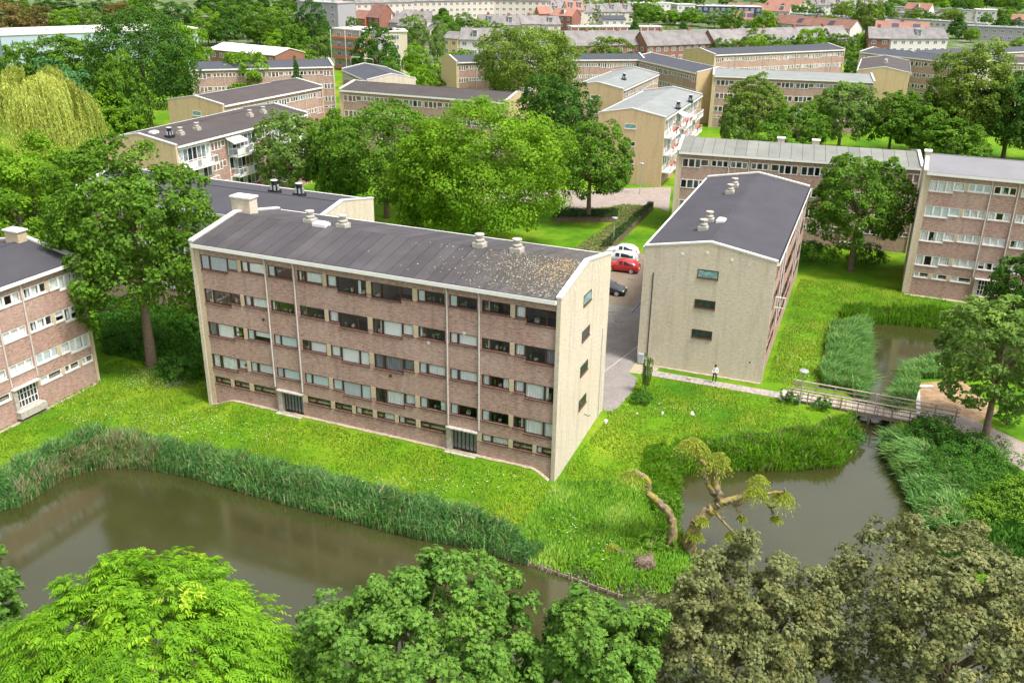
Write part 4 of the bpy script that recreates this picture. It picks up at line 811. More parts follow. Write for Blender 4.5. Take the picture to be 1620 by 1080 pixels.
def vent_mesh():
    def fn():
        b_ = MB(); b_.box(-.42, .42, -.42, .42, -.35, .12); b_.box(-.33, .33, -.33, .33, .12, .2); b_.lathe([(.3, .2), (.38, .28), (.38, .36), (.24, .42), (.24, .62), (.36, .66), (.36, .76), (.02, .8)], 14)
        return b_.mesh('roof_vent', [M['concrete']])
    return shared('vent', fn)
def vent2_mesh():
    def fn():
        b_ = MB(); b_.box(-.55, .55, -.4, .4, -.35, .1, 0)
        for q_ in range(6): a_ = q_ * math.pi / 3; b_.tube([(.42 * math.cos(a_), .34 * math.sin(a_), .1), (.42 * math.cos(a_), .34 * math.sin(a_), .55)], .11, 8, 1)
        b_.lathe([(.3, .1), (.3, .85), (.34, .88), (.34, 1.0), (.02, 1.02)], 12, (0, 0, 0), 0); b_.lathe([(.36, 1.02), (.36, 1.07), (.02, 1.08)], 12, (0, 0, 0), 2)
        return b_.mesh('roof_vent', [M['black'], M['steel'], M['coping']])
    return shared('vent2', fn)
def dome_mesh():
    return shared('dome', lambda: MB().box(-.6, .6, -.4, .4, -.2, .06).box(-.5, .5, -.3, .3, .06, .14).box(-.34, .34, -.2, .2, .14, .19).mesh('roof_light', [M['white']]))
def local(o_, yaw, P):
    dx, dy = P[0] - o_[0], P[1] - o_[1]; return dx * math.cos(yaw) + dy * math.sin(yaw), -dx * math.sin(yaw) + dy * math.cos(yaw)
def slab_block(label, o, yaw, L, D_, n, st='white', detail=False, roof='roof_dark', gable='tan', wall='brown', looks=None, sheets=0, gw=None, rise=1.0, vents=(), pitchw=None, frames=None, front='grid', gutter='white', name='apartment_block', z_gab=None, mod=None, pipes=True, seed=1, roofz=None, pier='yellow', canopy=True):
    """n storeys above a low basement; front facade at local y=.12 facing -y; gable walls at both ends"""
    h = 2.76 * n + 2.82; root = empty(name, (o[0], o[1], 0), yaw); tag(root, label, 'apartment building', 'four and five level slab blocks of the estate')
    fr = frames or ('dark' if st == 'dark' else 'white'); rg_ = random.Random(seed)
    reps = 1 if L < 44 else 2; seg = L / reps; s = seg / 30.16
    bays = []; bb = []
    for r_ in range(reps):
        for t_ in PAT: bays.append((t_[0],) + tuple(v_ * s + r_ * seg for v_ in t_[1:]))
        for t_ in PATB: bb.append((t_[0],) + tuple(v_ * s + r_ * seg for v_ in t_[1:]))
    holes = []; wins = []; zt0 = h - .98
    if front == 'grid':
        for i in range(n):
            zt = zt0 - 2.76 * i
            for j, t_ in enumerate([b_ for b_ in bays if b_[0] != 'P']):
                wins.append((t_[0], t_[1], t_[2], zt, i, j))
        for j, t_ in enumerate(bb):
            if t_[0] == 'B': wins.append(('B', t_[1], t_[2], 2.64, n, j))
        for ty, a, b, zt, i, j in wins:
            ps = panes(ty, round(b - a, 2), st)
            lo = min(c for _, _, c in ps)
            for (pa, pb, c) in ps: holes.append((round(a + pa, 3), round(a + pb, 3), zt + c, zt))
        doors = [t_ for t_ in bb if t_[0] == 'D']
        for t_ in doors: holes.append((t_[1], t_[2], .85, 2.62))
        # merge touching pane holes is handled by the grid
        if detail: wall_with_holes(.3, L - .3, -.6, h - .42, holes, .12, .22, wall, 'wall', root)
        else: MB().box(.3, L - .3, .12, .3, -.3, h - .42).build('wall', M[wall], root)
        for ty, a, b, zt, i, j in wins:
            lk = (looks[i][j] if looks and i < len(looks) and j < len(looks[i]) else rg_.choice(['pcp', 'www', 'ccc', 'cdc', 'dpd', 'cpc', 'fff', 'cwc', 'hph']) if ty != 'B' else rg_.choice(['dd', 'do', 'wd', 'cd']))
            if not detail: lk = {'w': 'w', 'c': 'c', 'd': 'd', 'p': 'c', 'f': 'g', 'h': 'w'}.get(lk[0], 'd') + 'x' * rg_.randrange(3)
            window(root, ty, a, b, zt, st, fr, lk, .15 if detail else .085, rg_.randrange(10 ** 6), detail)
        for t_ in doors:
            wd = t_[2] - t_[1]
            b_ = MB()
            if st == 'dark':
                b_.box(0, .07, 0, .08, 0, 1.75); b_.box(wd - .07, wd, 0, .08, 0, 1.75); b_.box(.07, wd - .07, 0, .08, 1.68, 1.75); b_.box(.07, wd - .07, 0, .08, 0, .1)
                for q_ in range(1, 6): b_.box(wd * q_ / 6 - .03, wd * q_ / 6 + .03, -.02, .06, .1, 1.68)
                dr = b_.build('entrance_door', M['dark'], root, loc=(t_[1], .22, .87))
                for q_ in range(6): put('pane', pane_mesh(wd / 6 - .07, 1.56, 'g_mid'), dr, (wd * q_ / 6 + .04, 0, 1.67))
            else:
                for q_ in range(7): x_ = (wd - .06) * q_ / 6; b_.box(x_, x_ + .06, 0, .07, 0, 1.75)
                for q_ in range(4): z_ = q_ * .565; b_.box(.06, wd - .06, .005, .065, z_, z_ + .05)
                dr = b_.build('entrance_door', M['white'], root, loc=(t_[1], .2, .87)); put('pane', pane_mesh(wd, 1.7, 'g_dark'), dr, (0, .02, 1.74))
            if not canopy: continue
            MB().box(t_[1] - .45, t_[2] + .12, -.22, .12, 2.66, 2.75).build('door_canopy', M['concrete' if st == 'dark' else 'offwhite'], root)
            MB().box(t_[1] - .45, t_[2] + .1, -.5, .12, .3, .86).build('door_step', M['concrete'], root)
            MB().box(t_[1] - .42, t_[1] - .05, -.08, .119, .2, 2.62).build('door_pillar', M['concrete'], root)
        # piers of light brick between the windows of a row
        if detail or L < 60:
            allb = [b_ for b_ in bays if b_[0] != 'P']
            def pm(w_, hh): return shared(('pier', round(w_, 2), hh, pier), lambda: MB().box(0, round(w_, 2), -.015, .01, -hh, 0).mesh('brick_pier', [M[pier]]))
            for i in range(n):
                for q_ in range(len(allb) - 1):
                    a, b = allb[q_][2], allb[q_ + 1][1]
                    if .2 < b - a < .6 * s + .3 and not any(p_[0] == 'P' and a - .05 < p_[1] < b + .05 for p_ in bays): put('brick_pier', pm(b - a, .9), root, (a, .118, zt0 - 2.76 * i))
            for q_ in range(len(bb) - 1):
                a, b = bb[q_][2], bb[q_ + 1][1]
                if b - a < .6: put('brick_pier', pm(b - a, .62), root, (a, .118, 2.64))
    elif front == 'balcony': balcony_front(root, L, n, h, seed, wall)
    if pipes and front == 'grid':
        for t_ in bays:
            if t_[0] == 'P':
                b_ = MB(); b_.tube([(t_[1] - .12, .0, h - .42), (t_[1] - .05, .02, h - .6), (t_[1], .045, h - .8), (t_[1], .045, 2.9)], .06, 8); b_.build('downpipe', M['pipe'], root)
    MB().box(.3, L - .3, D_ - .3, D_ - .12, -.3, h - .42).build('wall', M[wall], root)
    sl_ = lambda y_: h - .1 + rise * (1 - abs(y_ - D_ / 2) / (D_ / 2))
    for x_ in (0, L - .3):
        b_ = MB(); P_ = [(0, -.6), (D_, -.6), (D_, h - .02), (D_ / 2, h - .02 + rise), (0, h - .02)]
        vs = [(x_, y_, z_) for y_, z_ in P_] + [(x_ + .3, y_, z_) for y_, z_ in P_]; m_ = len(P_)
        b_.add(vs, [tuple(range(m_))[::-1], tuple(range(m_, 2 * m_))] + [(i, (i + 1) % m_, m_ + (i + 1) % m_, m_ + i) for i in range(m_)]); b_.build('gable_wall', M[gable], root)
        for (ya, za, yb_, zb) in ((-.06, h - .02 - .01, D_ / 2, h - .02 + rise), (D_ / 2, h - .02 + rise, D_ + .06, h - .02 - .01)):
            b_ = MB(); xx0, xx1 = x_ - .05, x_ + .35
            b_.add([(xx0, ya, za), (xx1, ya, za), (xx1, yb_, zb), (xx0, yb_, zb), (xx0, ya, za + .14), (xx1, ya, za + .14), (xx1, yb_, zb + .14), (xx0, yb_, zb + .14)], [(0, 3, 2, 1), (4, 5, 6, 7), (0, 1, 5, 4), (1, 2, 6, 5), (2, 3, 7, 6), (3, 0, 4, 7)]); b_.build('coping', M['coping' if gutter == 'white' else 'offwhite'], root)
    # pale piers beside the gable walls on the facade
    if front == 'grid': 
        for a, b in ((.3, .3 + .45 * s), (L - .3 - .02, L - .3)): 
            if b - a > .1: MB().box(a, b, .09, .118, -.4, h - .43).build('brick_pier', M[pier], root)
    ym = D_ / 2; ye = -.02
    b_ = MB()
    zr = lambda y_: h - .12 + rise * (1 - abs(y_ - ym) / ym)
    for ya, yb_ in ((-.08, ym), (ym, D_ + .08)):
        b_.add([(.3, ya, zr(ya) - .1), (L - .3, ya, zr(ya) - .1), (L - .3, yb_, zr(yb_) - .1), (.3, yb_, zr(yb_) - .1), (.3, ya, zr(ya)), (L - .3, ya, zr(ya)), (L - .3, yb_, zr(yb_)), (.3, yb_, zr(yb_))], [(0, 3, 2, 1), (4, 5, 6, 7), (0, 1, 5, 4), (2, 3, 7, 6), (1, 2, 6, 5), (3, 0, 4, 7)])
    rf = b_.build('roof', M['seam'] if sheets else M[roof], root)
    if sheets:
        ns = int((L - .6) / sheets); w_ = (L - .6) / ns
        for sd_ in (0, 1):
            for i in range(ns):
                x_ = .3 + i * w_; b_ = MB(); ya, yb_ = (-.1, ym) if sd_ == 0 else (ym + .0, D_ + .1); dz = .012 + rg_.random() * .012; g_ = .022
                b_.add([(x_ + g_, ya, zr(ya) - .05), (x_ + w_ - g_, ya, zr(ya) - .05), (x_ + w_ - g_, yb_, zr(yb_) - .05), (x_ + g_, yb_, zr(yb_) - .05), (x_ + g_, ya, zr(ya) + dz), (x_ + w_ - g_, ya, zr(ya) + dz), (x_ + w_ - g_, yb_, zr(yb_) + dz), (x_ + g_, yb_, zr(yb_) + dz)],
                       [(4, 5, 6, 7), (0, 1, 5, 4), (1, 2, 6, 5), (2, 3, 7, 6), (3, 0, 4, 7)]); b_.build('roof_sheet', M[roof], rf)
    else:
        MB().box(.3, L - .3, ym - .12, ym + .12, h - .14 + rise, h - .095 + rise).build('ridge_strip', M[roof], rf)
    for ya in (-.24, D_ - .02): MB().box(.3, L - .3, ya, ya + .26, h - .42, h - .13).build('gutter', M['white'], root)
    MB().box(.32, L - .32, -.22 + .02, -.02, h - .13, h - .125).build('gutter_lining', M['seam'], root)
    for side in (gw or ()):   # gable windows: (side, y0, y1, tops)
        sd_, ya, yb_, tops = side
        for zt in tops:
            b_ = MB(); x_ = -.03 if sd_ == 0 else L - .05; x2 = x_ + .08; t_ = .06
            b_.box(x_, x2, ya, ya + t_, zt - .75, zt); b_.box(x_, x2, yb_ - t_, yb_, zt - .75, zt); b_.box(x_, x2, ya + t_, yb_ - t_, zt - t_, zt); b_.box(x_, x2, ya + t_, yb_ - t_, zt - .75, zt - .75 + t_)
            wn = b_.build('window', M[fr], root)
            xg = (x_ + .02, x_ + .035) if sd_ == 0 else (x2 - .035, x2 - .02)
            MB().box(*xg, ya + t_, yb_ - t_, zt - .75 + t_, zt - t_).build('pane', M['g_teal' if zt == tops[0] else 'g_dark'], wn)
            xs_ = (-.09, .01) if sd_ == 0 else (L - .01, L + .09)
            MB().box(*xs_, ya - .03, yb_ + .03, zt - .83, zt - .752).build('sill', M['sill' if fr == 'dark' else 'offwhite'], wn)
    for kind_, P_ in vents:
        lx, ly = local(o, yaw, P_); z_ = zr(ly) + .12
        if kind_ == 'v': put('roof_vent', vent_mesh(), root, (lx, ly, z_ + .1))
        elif kind_ == 'b': put('roof_vent', vent2_mesh(), root, (lx, ly, z_ + .1))
        elif kind_ == 'd': put('roof_light', dome_mesh(), root, (lx, ly, z_))
    if detail:
        room = MB()
        for i in range(n + 1):
            z_ = zt0 + .4 - 2.76 * i - (.1 if i == n else 0); room.box(.35, L - .35, .34, 4.2, z_, z_ + .12, 0); room.box(.35, L - .35, .34, 4.2, z_ - 2.76 + .13, z_ - 2.76 + .15, 1) if i < n else None
        room.box(.35, L - .35, 4.2, 4.25, 0, h - .5, 0); room.box(.35, L - .35, .34, 4.2, 1.0, 1.05, 1)
        for t_ in bays:
            if t_[0] != 'P': room.box(t_[1] - .2, t_[1] - .12, .34, 4.19, 0, h - .55, 0)
        room.build('interior', [M['room'], M['room_floor']], root)
    return root, h, zr
def balcony_front(root, L, n, h, seed, wall):
    rg_ = random.Random(seed)
    MB().box(.3, L - .3, .3, .5, -.3, h - .42).build('wall', M[wall], root)
    zt0 = h - .5; seg = L / 3
    for i in range(n):
        zf = zt0 - 2.76 * (i + 1) + .02
        for m_ in range(3):
            x0 = m_ * seg + .6; x1 = x0 + seg * .62
            # glazed recess: white framed doors and windows
            b_ = MB(); xs = np.linspace(x0, x1, 8)
            for a in xs: b_.box(a - .05, a + .05, .2, .29, zf, zf + 2.5)
            b_.box(x0, x1, .19, .29, zf + 2.4, zf + 2.6); b_.box(x0, x1, .21, .28, zf + .75, zf + .83)
            w_ = b_.build('window_wall', M['white'], root)
            for q_ in range(7):
                lo = .05 if q_ in (2, 5) else .8
                MB().box(xs[q_] + .05, xs[q_ + 1] - .05, .24, .26, zf + lo, zf + 2.42).build('pane', M[rg_.choice(['g_dark', 'g_dark', 'g_mid', 'g_pale'])], w_)
                if lo > .1: MB().box(xs[q_] + .05, xs[q_ + 1] - .05, .23, .27, zf + .03, zf + .76).build('panel', M[rg_.choice(['white', 'white', 'orange', 'blue_wall', 'offwhite'])], w_)
            if i < n:
                bx0, bx1 = x0 + .2, x1 - .2
                bl = MB().box(bx0, bx1, -1.2, .19, zf - .22, zf - .04).build('balcony', M['white'], root)
                b_ = MB(); xs2 = np.linspace(bx0 + .03, bx1 - .03, 8)
                for a in xs2: b_.box(a - .03, a + .03, -1.19, -1.13, zf - .04, zf + .95)
                b_.box(bx0, bx1, -1.2, -1.12, zf + .93, zf + 1.0); b_.box(bx0, bx1, -1.19, -1.13, zf + .1, zf + .15)
                for a in (bx0, bx1 - .06): b_.box(a, a + .06, -1.12, .19, zf + .93, zf + 1.0); b_.box(a, a + .06, -1.12, .19, zf + .1, zf + .15)
                b_.build('railing', M['white'], bl)
                for q_ in range(7):
                    m2 = rg_.choice(['white', 'white', None, 'grey_wall', 'g_mid', None])
                    if m2: MB().box(xs2[q_] + .04, xs2[q_ + 1] - .04, -1.17, -1.15, zf + .16, zf + .9).build('railing_panel', M[m2], bl)
                if rg_.random() < .5:
                    f_ = MB()
                    for q_ in range(14): a = rg_.uniform(bx0 + .2, bx1 - .4); f_.box(a, a + .16, -1.3, -1.14, zf + .9, zf + 1.12)
                    f_.build('flower_box', M['redflower'], bl)
            # plain bay between balconies: brick spandrel is the wall, window above
            a = x1 + .25; wd = seg * .3
            window(root, 'LA', a, min(a + wd, L - .5), zf + 2.35, 'white', 'white', rg_.choice(['cx', 'dx', 'wx']), .265, 1, False)
    aw = MB(); xa = L * .33; aw.add([(xa, .2, zt0 - .15), (xa + 3.2, .2, zt0 - .15), (xa + 3.2, -1.3, zt0 - .75), (xa, -1.3, zt0 - .75), (xa + 3.2, -1.3, zt0 - .95), (xa, -1.3, zt0 - .95)], [(0, 1, 2, 3), (3, 2, 4, 5)])
    aw.build('awning', M['white'], root)
# the main block, its window contents row by row as the photograph shows them
LK = [['FFF', 'ww', 'fb', 'pc', 'cop', 'obb', 'fo', 'fo', 'po', 'cod'],
      ['poo', 'cc', 'po', 'po', 'cod', 'pww', 'po', 'ww', 'po', 'cok'],
      ['kwp', 'fh', 'ff', 'pw', 'www', 'kkk', 'fc', 'fc', 'cp', 'ccp'],
      ['ccc', 'fc', 'Ff', 'ff', 'fFf', 'dcc', 'fp', 'fo', 'fo', 'pcc'],
      ['do', 'oo', 'do', 'D', 'do', 'oo', 'wo', 'oc', 'wo', 'dd', 'D', 'wc', 'oo', 'wd']]
LK = [[''.join('d' if c_ == 'b' else c_ for c_ in x_) for x_ in r_] for r_ in LK]
mainb, hA, zrA = slab_block('long brown brick block with dark frames and purple grey roof, nearest the camera', AO, AY, 30.26, 11.07, 4, 'dark', True, 'roof_main', 'pale', 'brown', LK, 1.05,
                  gw=[(1, 4.75, 6.45, [12.5, 9.78, 7.05, 4.3])], vents=[('v', P_) for P_ in D['ventsA']] + [('d', D['domeA'])], seed=4)
def chimney(root, x, y, z, sx=.9, sy=.5, hh=1.25, m_='pale'):
    c_ = MB().box(x - sx, x + sx, y - sy, y + sy, z - .8, z + hh).build('chimney', M[m_], root); MB().box(x - sx - .1, x + sx + .1, y - sy - .1, y + sy + .1, z + hh, z + hh + .12).build('chimney_cap', M['white'], c_)
lx, ly = local(AO, AY, D['chimA']); chimney(mainb, lx, ly + .3, zrA(ly))
MB().box(30.26 - .02, 30.26 + .09, 9.72, 9.80, .6, 8.3).build('conduit', M['pipe'], mainb)
b_ = MB(); b_.tube([(30.27, 6.2, 2.6), (30.6, 6.2, 2.5), (30.75, 6.2, 2.6)], .03, 6); b_.build('wall_lamp', M['iron'], mainb)
for y_ in (2.6, 5.2, 7.9): MB().box(30.25, 30.29, y_, y_ + .22, 13.6 + (.4 if y_ == 5.2 else 0), 13.85 + (.4 if y_ == 5.2 else 0)).build('vent_plate', M['offwhite'], mainb)
for x_, z_ in ((6.2, 8.4), (17.2, 5.8), (4.1, 4.2), (20.4, 9.0), (23.2, 10.2)): MB().tube([(x_, .13, z_), (x_, .09, z_)], .13, 12).build('wall_vent', M['iron' if x_ < 18 else 'offwhite'], mainb)
# moss cushions and fallen leaves on the right end of the roof
rg = np.random.default_rng(8); n_ = 14000
x_ = 29.9 - np.abs(rg.normal(0, 4.3, n_)); y_ = np.clip(rg.beta(2.0, 1.5, n_) * 5.9, .1, 6.4); nz_ = np.sin(x_ * 2.1 + 1.7 * np.sin(y_ * 1.9)) * np.sin(y_ * 2.3 + 1.3 * np.sin(x_ * 1.3)); kp = (x_ > 14) & (rg.random(n_) < (.25 + .75 * ((x_ - 14) / 16)) * (.62 + .38 * nz_)); x_, y_ = x_[kp], y_[kp]; n_ = len(x_)
z_ = 14.0 - .14 + 1.0 * (1 - np.abs(y_ - 5.535) / 5.535) - .12 + .03 + (hA - 14.0) + .14
s_ = rg.uniform(.02, .075, n_); a_ = rg.random(n_) * 6.28; V = np.zeros((n_, 5, 3)); 
for q_ in range(4): V[:, q_, 0] = x_ + np.cos(a_ + q_ * 1.57) * s_ * (1.5 if q_ % 2 else 1); V[:, q_, 1] = y_ + np.sin(a_ + q_ * 1.57) * s_; V[:, q_, 2] = z_ - .02
V[:, 4, 0] = x_; V[:, 4, 1] = y_; V[:, 4, 2] = z_ + s_ * .45
I = np.arange(n_)[:, None] * 5; F = np.concatenate([I + np.array([[0, 1, 4]]), I + np.array([[1, 2, 4]]), I + np.array([[2, 3, 4]]), I + np.array([[3, 0, 4]])])
fm = np.tile(np.where(rg.random(n_) < .4 * np.exp(-((x_ - 28.8) / 1.1) ** 2 - ((y_ - 4.4) / 1.7) ** 2), 1, np.where(rg.random(n_) < .15, 2, 0)), 4)
mo = put('moss', npmesh('moss', V.reshape(-1, 3), F, [plain('dark_moss', (.085, .078, .062), .95, .1, .4, 8), plain('ochre_moss', (.33, .23, .11), .95, .1, .4, 8), plain('pale_lichen', (.33, .30, .25), .95, .1, .3, 8)], None, fm), mainb); mo['kind'] = 'stuff'
# gable block right of the street
o_ = np.array(bp(11.27, 0)); bb_, hB, zrB = slab_block('four level beige gable block with dark roof right of the street', o_, BY + math.pi / 2, 30.4, 11.27, 3, 'dark', False, 'roof_dark', 'pale', 'brown', gw=[(0, 4.7, 6.5, [9.66, 6.92, 4.1])], vents=[('v', P_) for P_ in D['ventsB']] + [('d', D['skyB'])], seed=9, gutter='grey', canopy=False)
MB().box(-.06, 0, 10.3, 10.38, .9, 8.8).build('conduit', M['iron'], bb_)
MB().box(-.35, -.01, 10.62, 11.1, .1, 1.0).build('meter_cabinet', M['frostgrey'], bb_)
for y_, z_ in ((7.93, 10.85), (5.82, 11.2), (3.7, 10.85)): MB().box(-.03, 0, y_ - .1, y_ + .12, z_ - .12, z_ + .1).build('vent_plate', M['white'], bb_)
MB().tube([(-.02, 1.2, 1.76), (.01, 1.2, 1.76)], .08, 10).build('wall_vent', M['iron'], bb_)
oc_ = MB().box(4.18, 4.27, -.8, -.74, 5.65, 6.65).box(4.18, 4.27, -.8, .08, 6.6, 6.66).box(4.18, 4.27, -.8, .08, 5.62, 5.69).box(4.18, 4.27, .04, .08, 5.69, 6.6).build('open_casement', M['white'], bb_); MB().box(4.21, 4.22, -.74, .04, 5.7, 6.6).build('pane', M['glass'], oc_)
# near left block
Cy = math.radians(67.6); Lc = 30.16; co = np.array([-35.4, 72.35]) - Lc * np.array([math.cos(Cy), math.sin(Cy)])
cb, hC, zrC = slab_block('brown brick block with white frames cut by the left edge of the picture', co, Cy, Lc, 11.07, 3, 'white', True, 'roof_dark', 'yellow', 'brown', seed=12)
chimney(cb, Lc - .75, 5.9, zrC(5.9), .45, .75, .9, 'yellow')
# near right block
db, hD, zrD = slab_block('five level brown brick block with white frames and pale lilac roof at the right edge', (43.75, 98.9), -.39, 30.16, 11.07, 4, 'white', True, 'roof_lilac', 'pale', 'brown', seed=21)
chimney(db, .15, 4.6, zrD(4.6), .3, .5, .55); chimney(db, 12, 8.2, zrD(8.2), .5, .5, .5); chimney(db, 17, 8.2, zrD(8.2), .5, .5, .5)
eb, hE, zrE = slab_block('four level brick block with pale ribbed roof behind the gable block', (21.2, 122.1), -.268, 30.2, 11.0, 3, 'white', False, 'roof_rib', 'pale', 'brown', sheets=1.35, seed=23)
chimney(eb, 13, 7.6, zrE(7.6), .45, .4, .6); chimney(eb, 17.5, 7.8, zrE(7.8), .45, .4, .6)
slab_block('block with dark bitumen roof directly behind the main block', (-46.5, 94.7), -.391, 30, 11.2, 3, 'white', False, 'roof_dark', 'pale', 'brown', vents=[('b', P_) for P_ in D['ventsA2']], seed=25)
fb, hF, zrF = slab_block('block with brown roof and white balconies in front of another brown roof on the left', (-43.66, 119.4), 1.19, 30, 11.9, 3, 'white', False, 'roof_brown', 'tan', 'brown', front='balcony', vents=[('v', D['ventsF'][0]), ('v', D['ventsF'][1]), ('b', D['ventsF'][2]), ('d', D['ventsF'][3]), ('v', D['ventsF'][4]), ('v', D['ventsF'][5])], seed=27)
slab_block('brown roofed block with beige gable, farther left one behind the balcony block', (-47.66, 153.64), 1.146, 27.6, 11.7, 3, 'white', False, 'roof_brown', 'tan', 'brown', gw=[(0, 4.7, 6.5, [9.66, 6.9])], seed=29)
slab_block('brick block with grey brown roof and white windows left of the centre', (-32.55, 174.77), -.378, 33.1, 11, 3, 'white', False, 'roof_brown', 'tan', 'brown', seed=31)
slab_block('brick block with blue grey roof far behind the brown roofs', (-68.57, 201.27), .353, 30.2, 11, 3, 'white', False, 'roof_blue', 'pale', 'brown', seed=33)
slab_block('short dark roofed block wedged between the blue grey roof and the centre block', (-37.57, 206.6), -1.15, 20, 10, 3, 'white', False, 'roof_blue', 'pale', 'brown', seed=34)
slab_block('beige gable block with pale grey roof and white balconies', (23.55, 148.63), 1.2, 29.8, 10.95, 3, 'white', False, 'roof_pale', 'tan', 'brown', front='balcony', gw=[(0, 4.6, 6.5, [9.66, 6.9, 4.1])], vents=[('b', (27.0, 158, 0)), ('b', (30.5, 166.5, 0))], seed=35)
slab_block('beige gable block with pale grey roof behind the balconied one', (20.3, 181.2), 1.2, 28.9, 10.4, 3, 'white', False, 'roof_pale', 'tan', 'brown', gw=[(0, 4.6, 6.5, [9.66, 6.9, 4.1])], vents=[('b', (21.5, 192, 0))], seed=37)
slab_block('brick block with long flat looking pale roof, white windows and tree before it', (42.25, 206.84), -.188, 33.3, 10.5, 3, 'white', False, 'roof_pale', 'tan', 'brown', seed=39)
slab_block('block with dark roof seen between the pale roofs, beige end wall', (28.44, 241.67), -1.22, 32.6, 10.9, 3, 'white', False, 'roof_blue', 'tan', 'brown', seed=41)
slab_block('beige gabled block with dark brown roof rising behind the long pale roof', (88.7, 217.1), 1.21, 30, 11.2, 3, 'white', False, 'roof_brown', 'tan', 'brown', gw=[(0, 9.0, 10.8, [9.6, 6.9])], vents=[('v', (87, 228, 0)), ('d', (90, 236, 0))], seed=43)
slab_block('beige gabled block with blue grey roof left of the large olive tree', (-14.07, 224.4), .394, 22, 11.3, 3, 'white', False, 'roof_blue', 'tan', 'brown', seed=45)
slab_block('long block with blue grey roof below the tiled row', (51.63, 252.85), .497, 47, 13, 3, 'white', False, 'roof_blue', 'tan', 'brown', seed=47)
slab_block('long block with blue grey roof behind the dark brown gabled roof', (94.62, 268.2), -1.0, 34, 11, 3, 'white', False, 'roof_blue', 'pale', 'brown', seed=49)
slab_block('long white windowed block with blue grey roof at the right, farthest one', (121.64, 290.6), .463, 56, 10.5, 2, 'white', False, 'roof_blue', 'tan', 'white_wall' if False else 'brown', seed=51)
slab_block('block with near black roof cut by the right edge of the picture', (121.18, 246.4), -.15, 27, 10, 3, 'white', False, 'roof_brown', 'pale', 'brown', seed=53)
slab_block('small dark roof peeping out left of the pale roofs between trees', (12.0, 234.2), .2, 20, 9, 3, 'white', False, 'roof_blue', 'pale', 'brown', seed=55)
# ------------------------------------------------------------ far houses
def house(key, label, roof, wall, dep=8, rise=2.5, wn=None, kind='gable', dorm=0, chim=0, ext=0, cat='house', name='house', win='white', dorw=None):
    x0, y0, yaw, L, h = D['far'][key]; L += ext; root = empty(name, (x0, y0, 0), yaw); tag(root, label, cat)
    MB().box(0, L, 0, dep, -.3, h).build('wall', M[wall], root)
    if kind == 'flat':
        rf = MB().box(-.25, L + .25, -.25, dep + .25, h, h + .35).build('roof', M[roof], root)
        rg_ = random.Random(len(label))
        for q_ in range(int(L / 6)): x_ = 2 + q_ * 6 + rg_.random() * 2; MB().box(x_, x_ + 1.2, dep * .4, dep * .4 + 1, h + .35, h + .9).build('roof_box', M['offwhite' if q_ % 2 else 'grey_wall'], rf)
    else:
        b_ = MB()
        for ya, yb_ in ((-.4, dep / 2), (dep + .4, dep / 2)):
            s = 1 if ya < 0 else -1; za = h - .4 * rise / (dep / 2)
            q4 = [(-.2, ya, za), (L + .2, ya, za), (L + .2, yb_, h + rise), (-.2, yb_, h + rise)]
            b_.add(q4 + [(a, b, c + .2) for a, b, c in q4], [(0, 3, 2, 1), (4, 5, 6, 7), (0, 1, 5, 4), (1, 2, 6, 5), (3, 0, 4, 7)])
        rf = b_.build('roof', M[roof], root)
        for x_ in (.02, L - .02): MB().add([(x_ - .02, 0, h), (x_ - .02, dep, h), (x_ - .02, dep / 2, h + rise - .02), (x_ + .02, 0, h), (x_ + .02, dep, h), (x_ + .02, dep / 2, h + rise - .02)], [(0, 2, 1), (3, 4, 5), (0, 1, 4, 3), (1, 2, 5, 4), (2, 0, 3, 5)]).build('gable_wall', M[wall], root)
        for q_ in range(chim): x_ = L * (q_ + .7) / (chim + .4); MB().box(x_ - .5, x_ + .5, dep / 2 - .4, dep / 2 + .4, h + rise - .4, h + rise + 1.1).build('chimney', M['red_brick'], rf)
        for q_ in range(dorm):
            x_ = L * (q_ + .5) / dorm; b_ = MB().box(x_ - .9, x_ + .9, dep * .1, dep * .45, h + .35, h + rise * .9); d_ = b_.build('dormer', M[dorw or 'white_wall'], root)
            MB().box(x_ - 1.05, x_ + 1.05, dep * .06, dep * .47, h + rise * .9, h + rise * .9 + .12).build('dormer_roof', M['grey_wall'], d_); MB().box(x_ - .7, x_ + .7, dep * .1 - .03, dep * .1 - .002, h + .65, h + rise * .8).build('window', M['g_mid'], d_)
    nw, ns = wn if wn else (max(1, int(L / 3.2)), max(1, int(h / 2.8)))
    def fn():
        b_ = MB(); b_.box(0, 1.7, -.04, .0, 0, 1.4, 0); b_.box(.1, .8, -.06, -.041, .1, 1.3, 1); b_.box(.9, 1.6, -.06, -.041, .1, 1.3, 1); return b_.mesh('window', [M['white'], M['g_mid']])
    wm = shared('fwin', fn)
    for j in range(ns):
        for i in range(nw): put('window', wm, root, (L * (i + .5) / nw - .85, 0, h - 2.2 - j * 2.8))
    if L > 6:
        for j in range(ns): 
            for y_ in (dep * .3, dep * .62): put('window', wm, root, (0, y_ + 1, h - 2.2 - j * 2.8), -math.pi / 2)
    return root, L, h
house('tiled1', 'grey tiled row behind the small dark trees, left part', 'tile_grey', 'red_brick', 9, 4.2, chim=2)
house('tiled2', 'grey tiled row behind the small dark trees, middle part', 'tile_grey', 'red_brick', 9, 4.2, chim=2)
house('tiled3', 'grey tiled row behind the small dark trees, long right part', 'tile_grey', 'red_brick', 9, 4.2, chim=4)
house('redgable', 'red brick house with pointed front gable and chimney', 'tile_grey', 'red_brick', 9, 3.5, chim=1)
house('tiled4', 'grey tiled row attached right of the red brick gable', 'tile_grey', 'white_wall', 9, 3.6, dorm=1)
r_, L_, h_ = house('garages', 'long flat row of brown garage doors with white posts', 'coping', 'white_wall', 6, 0, (0, 1), 'flat', cat='garage row', name='garage_row')
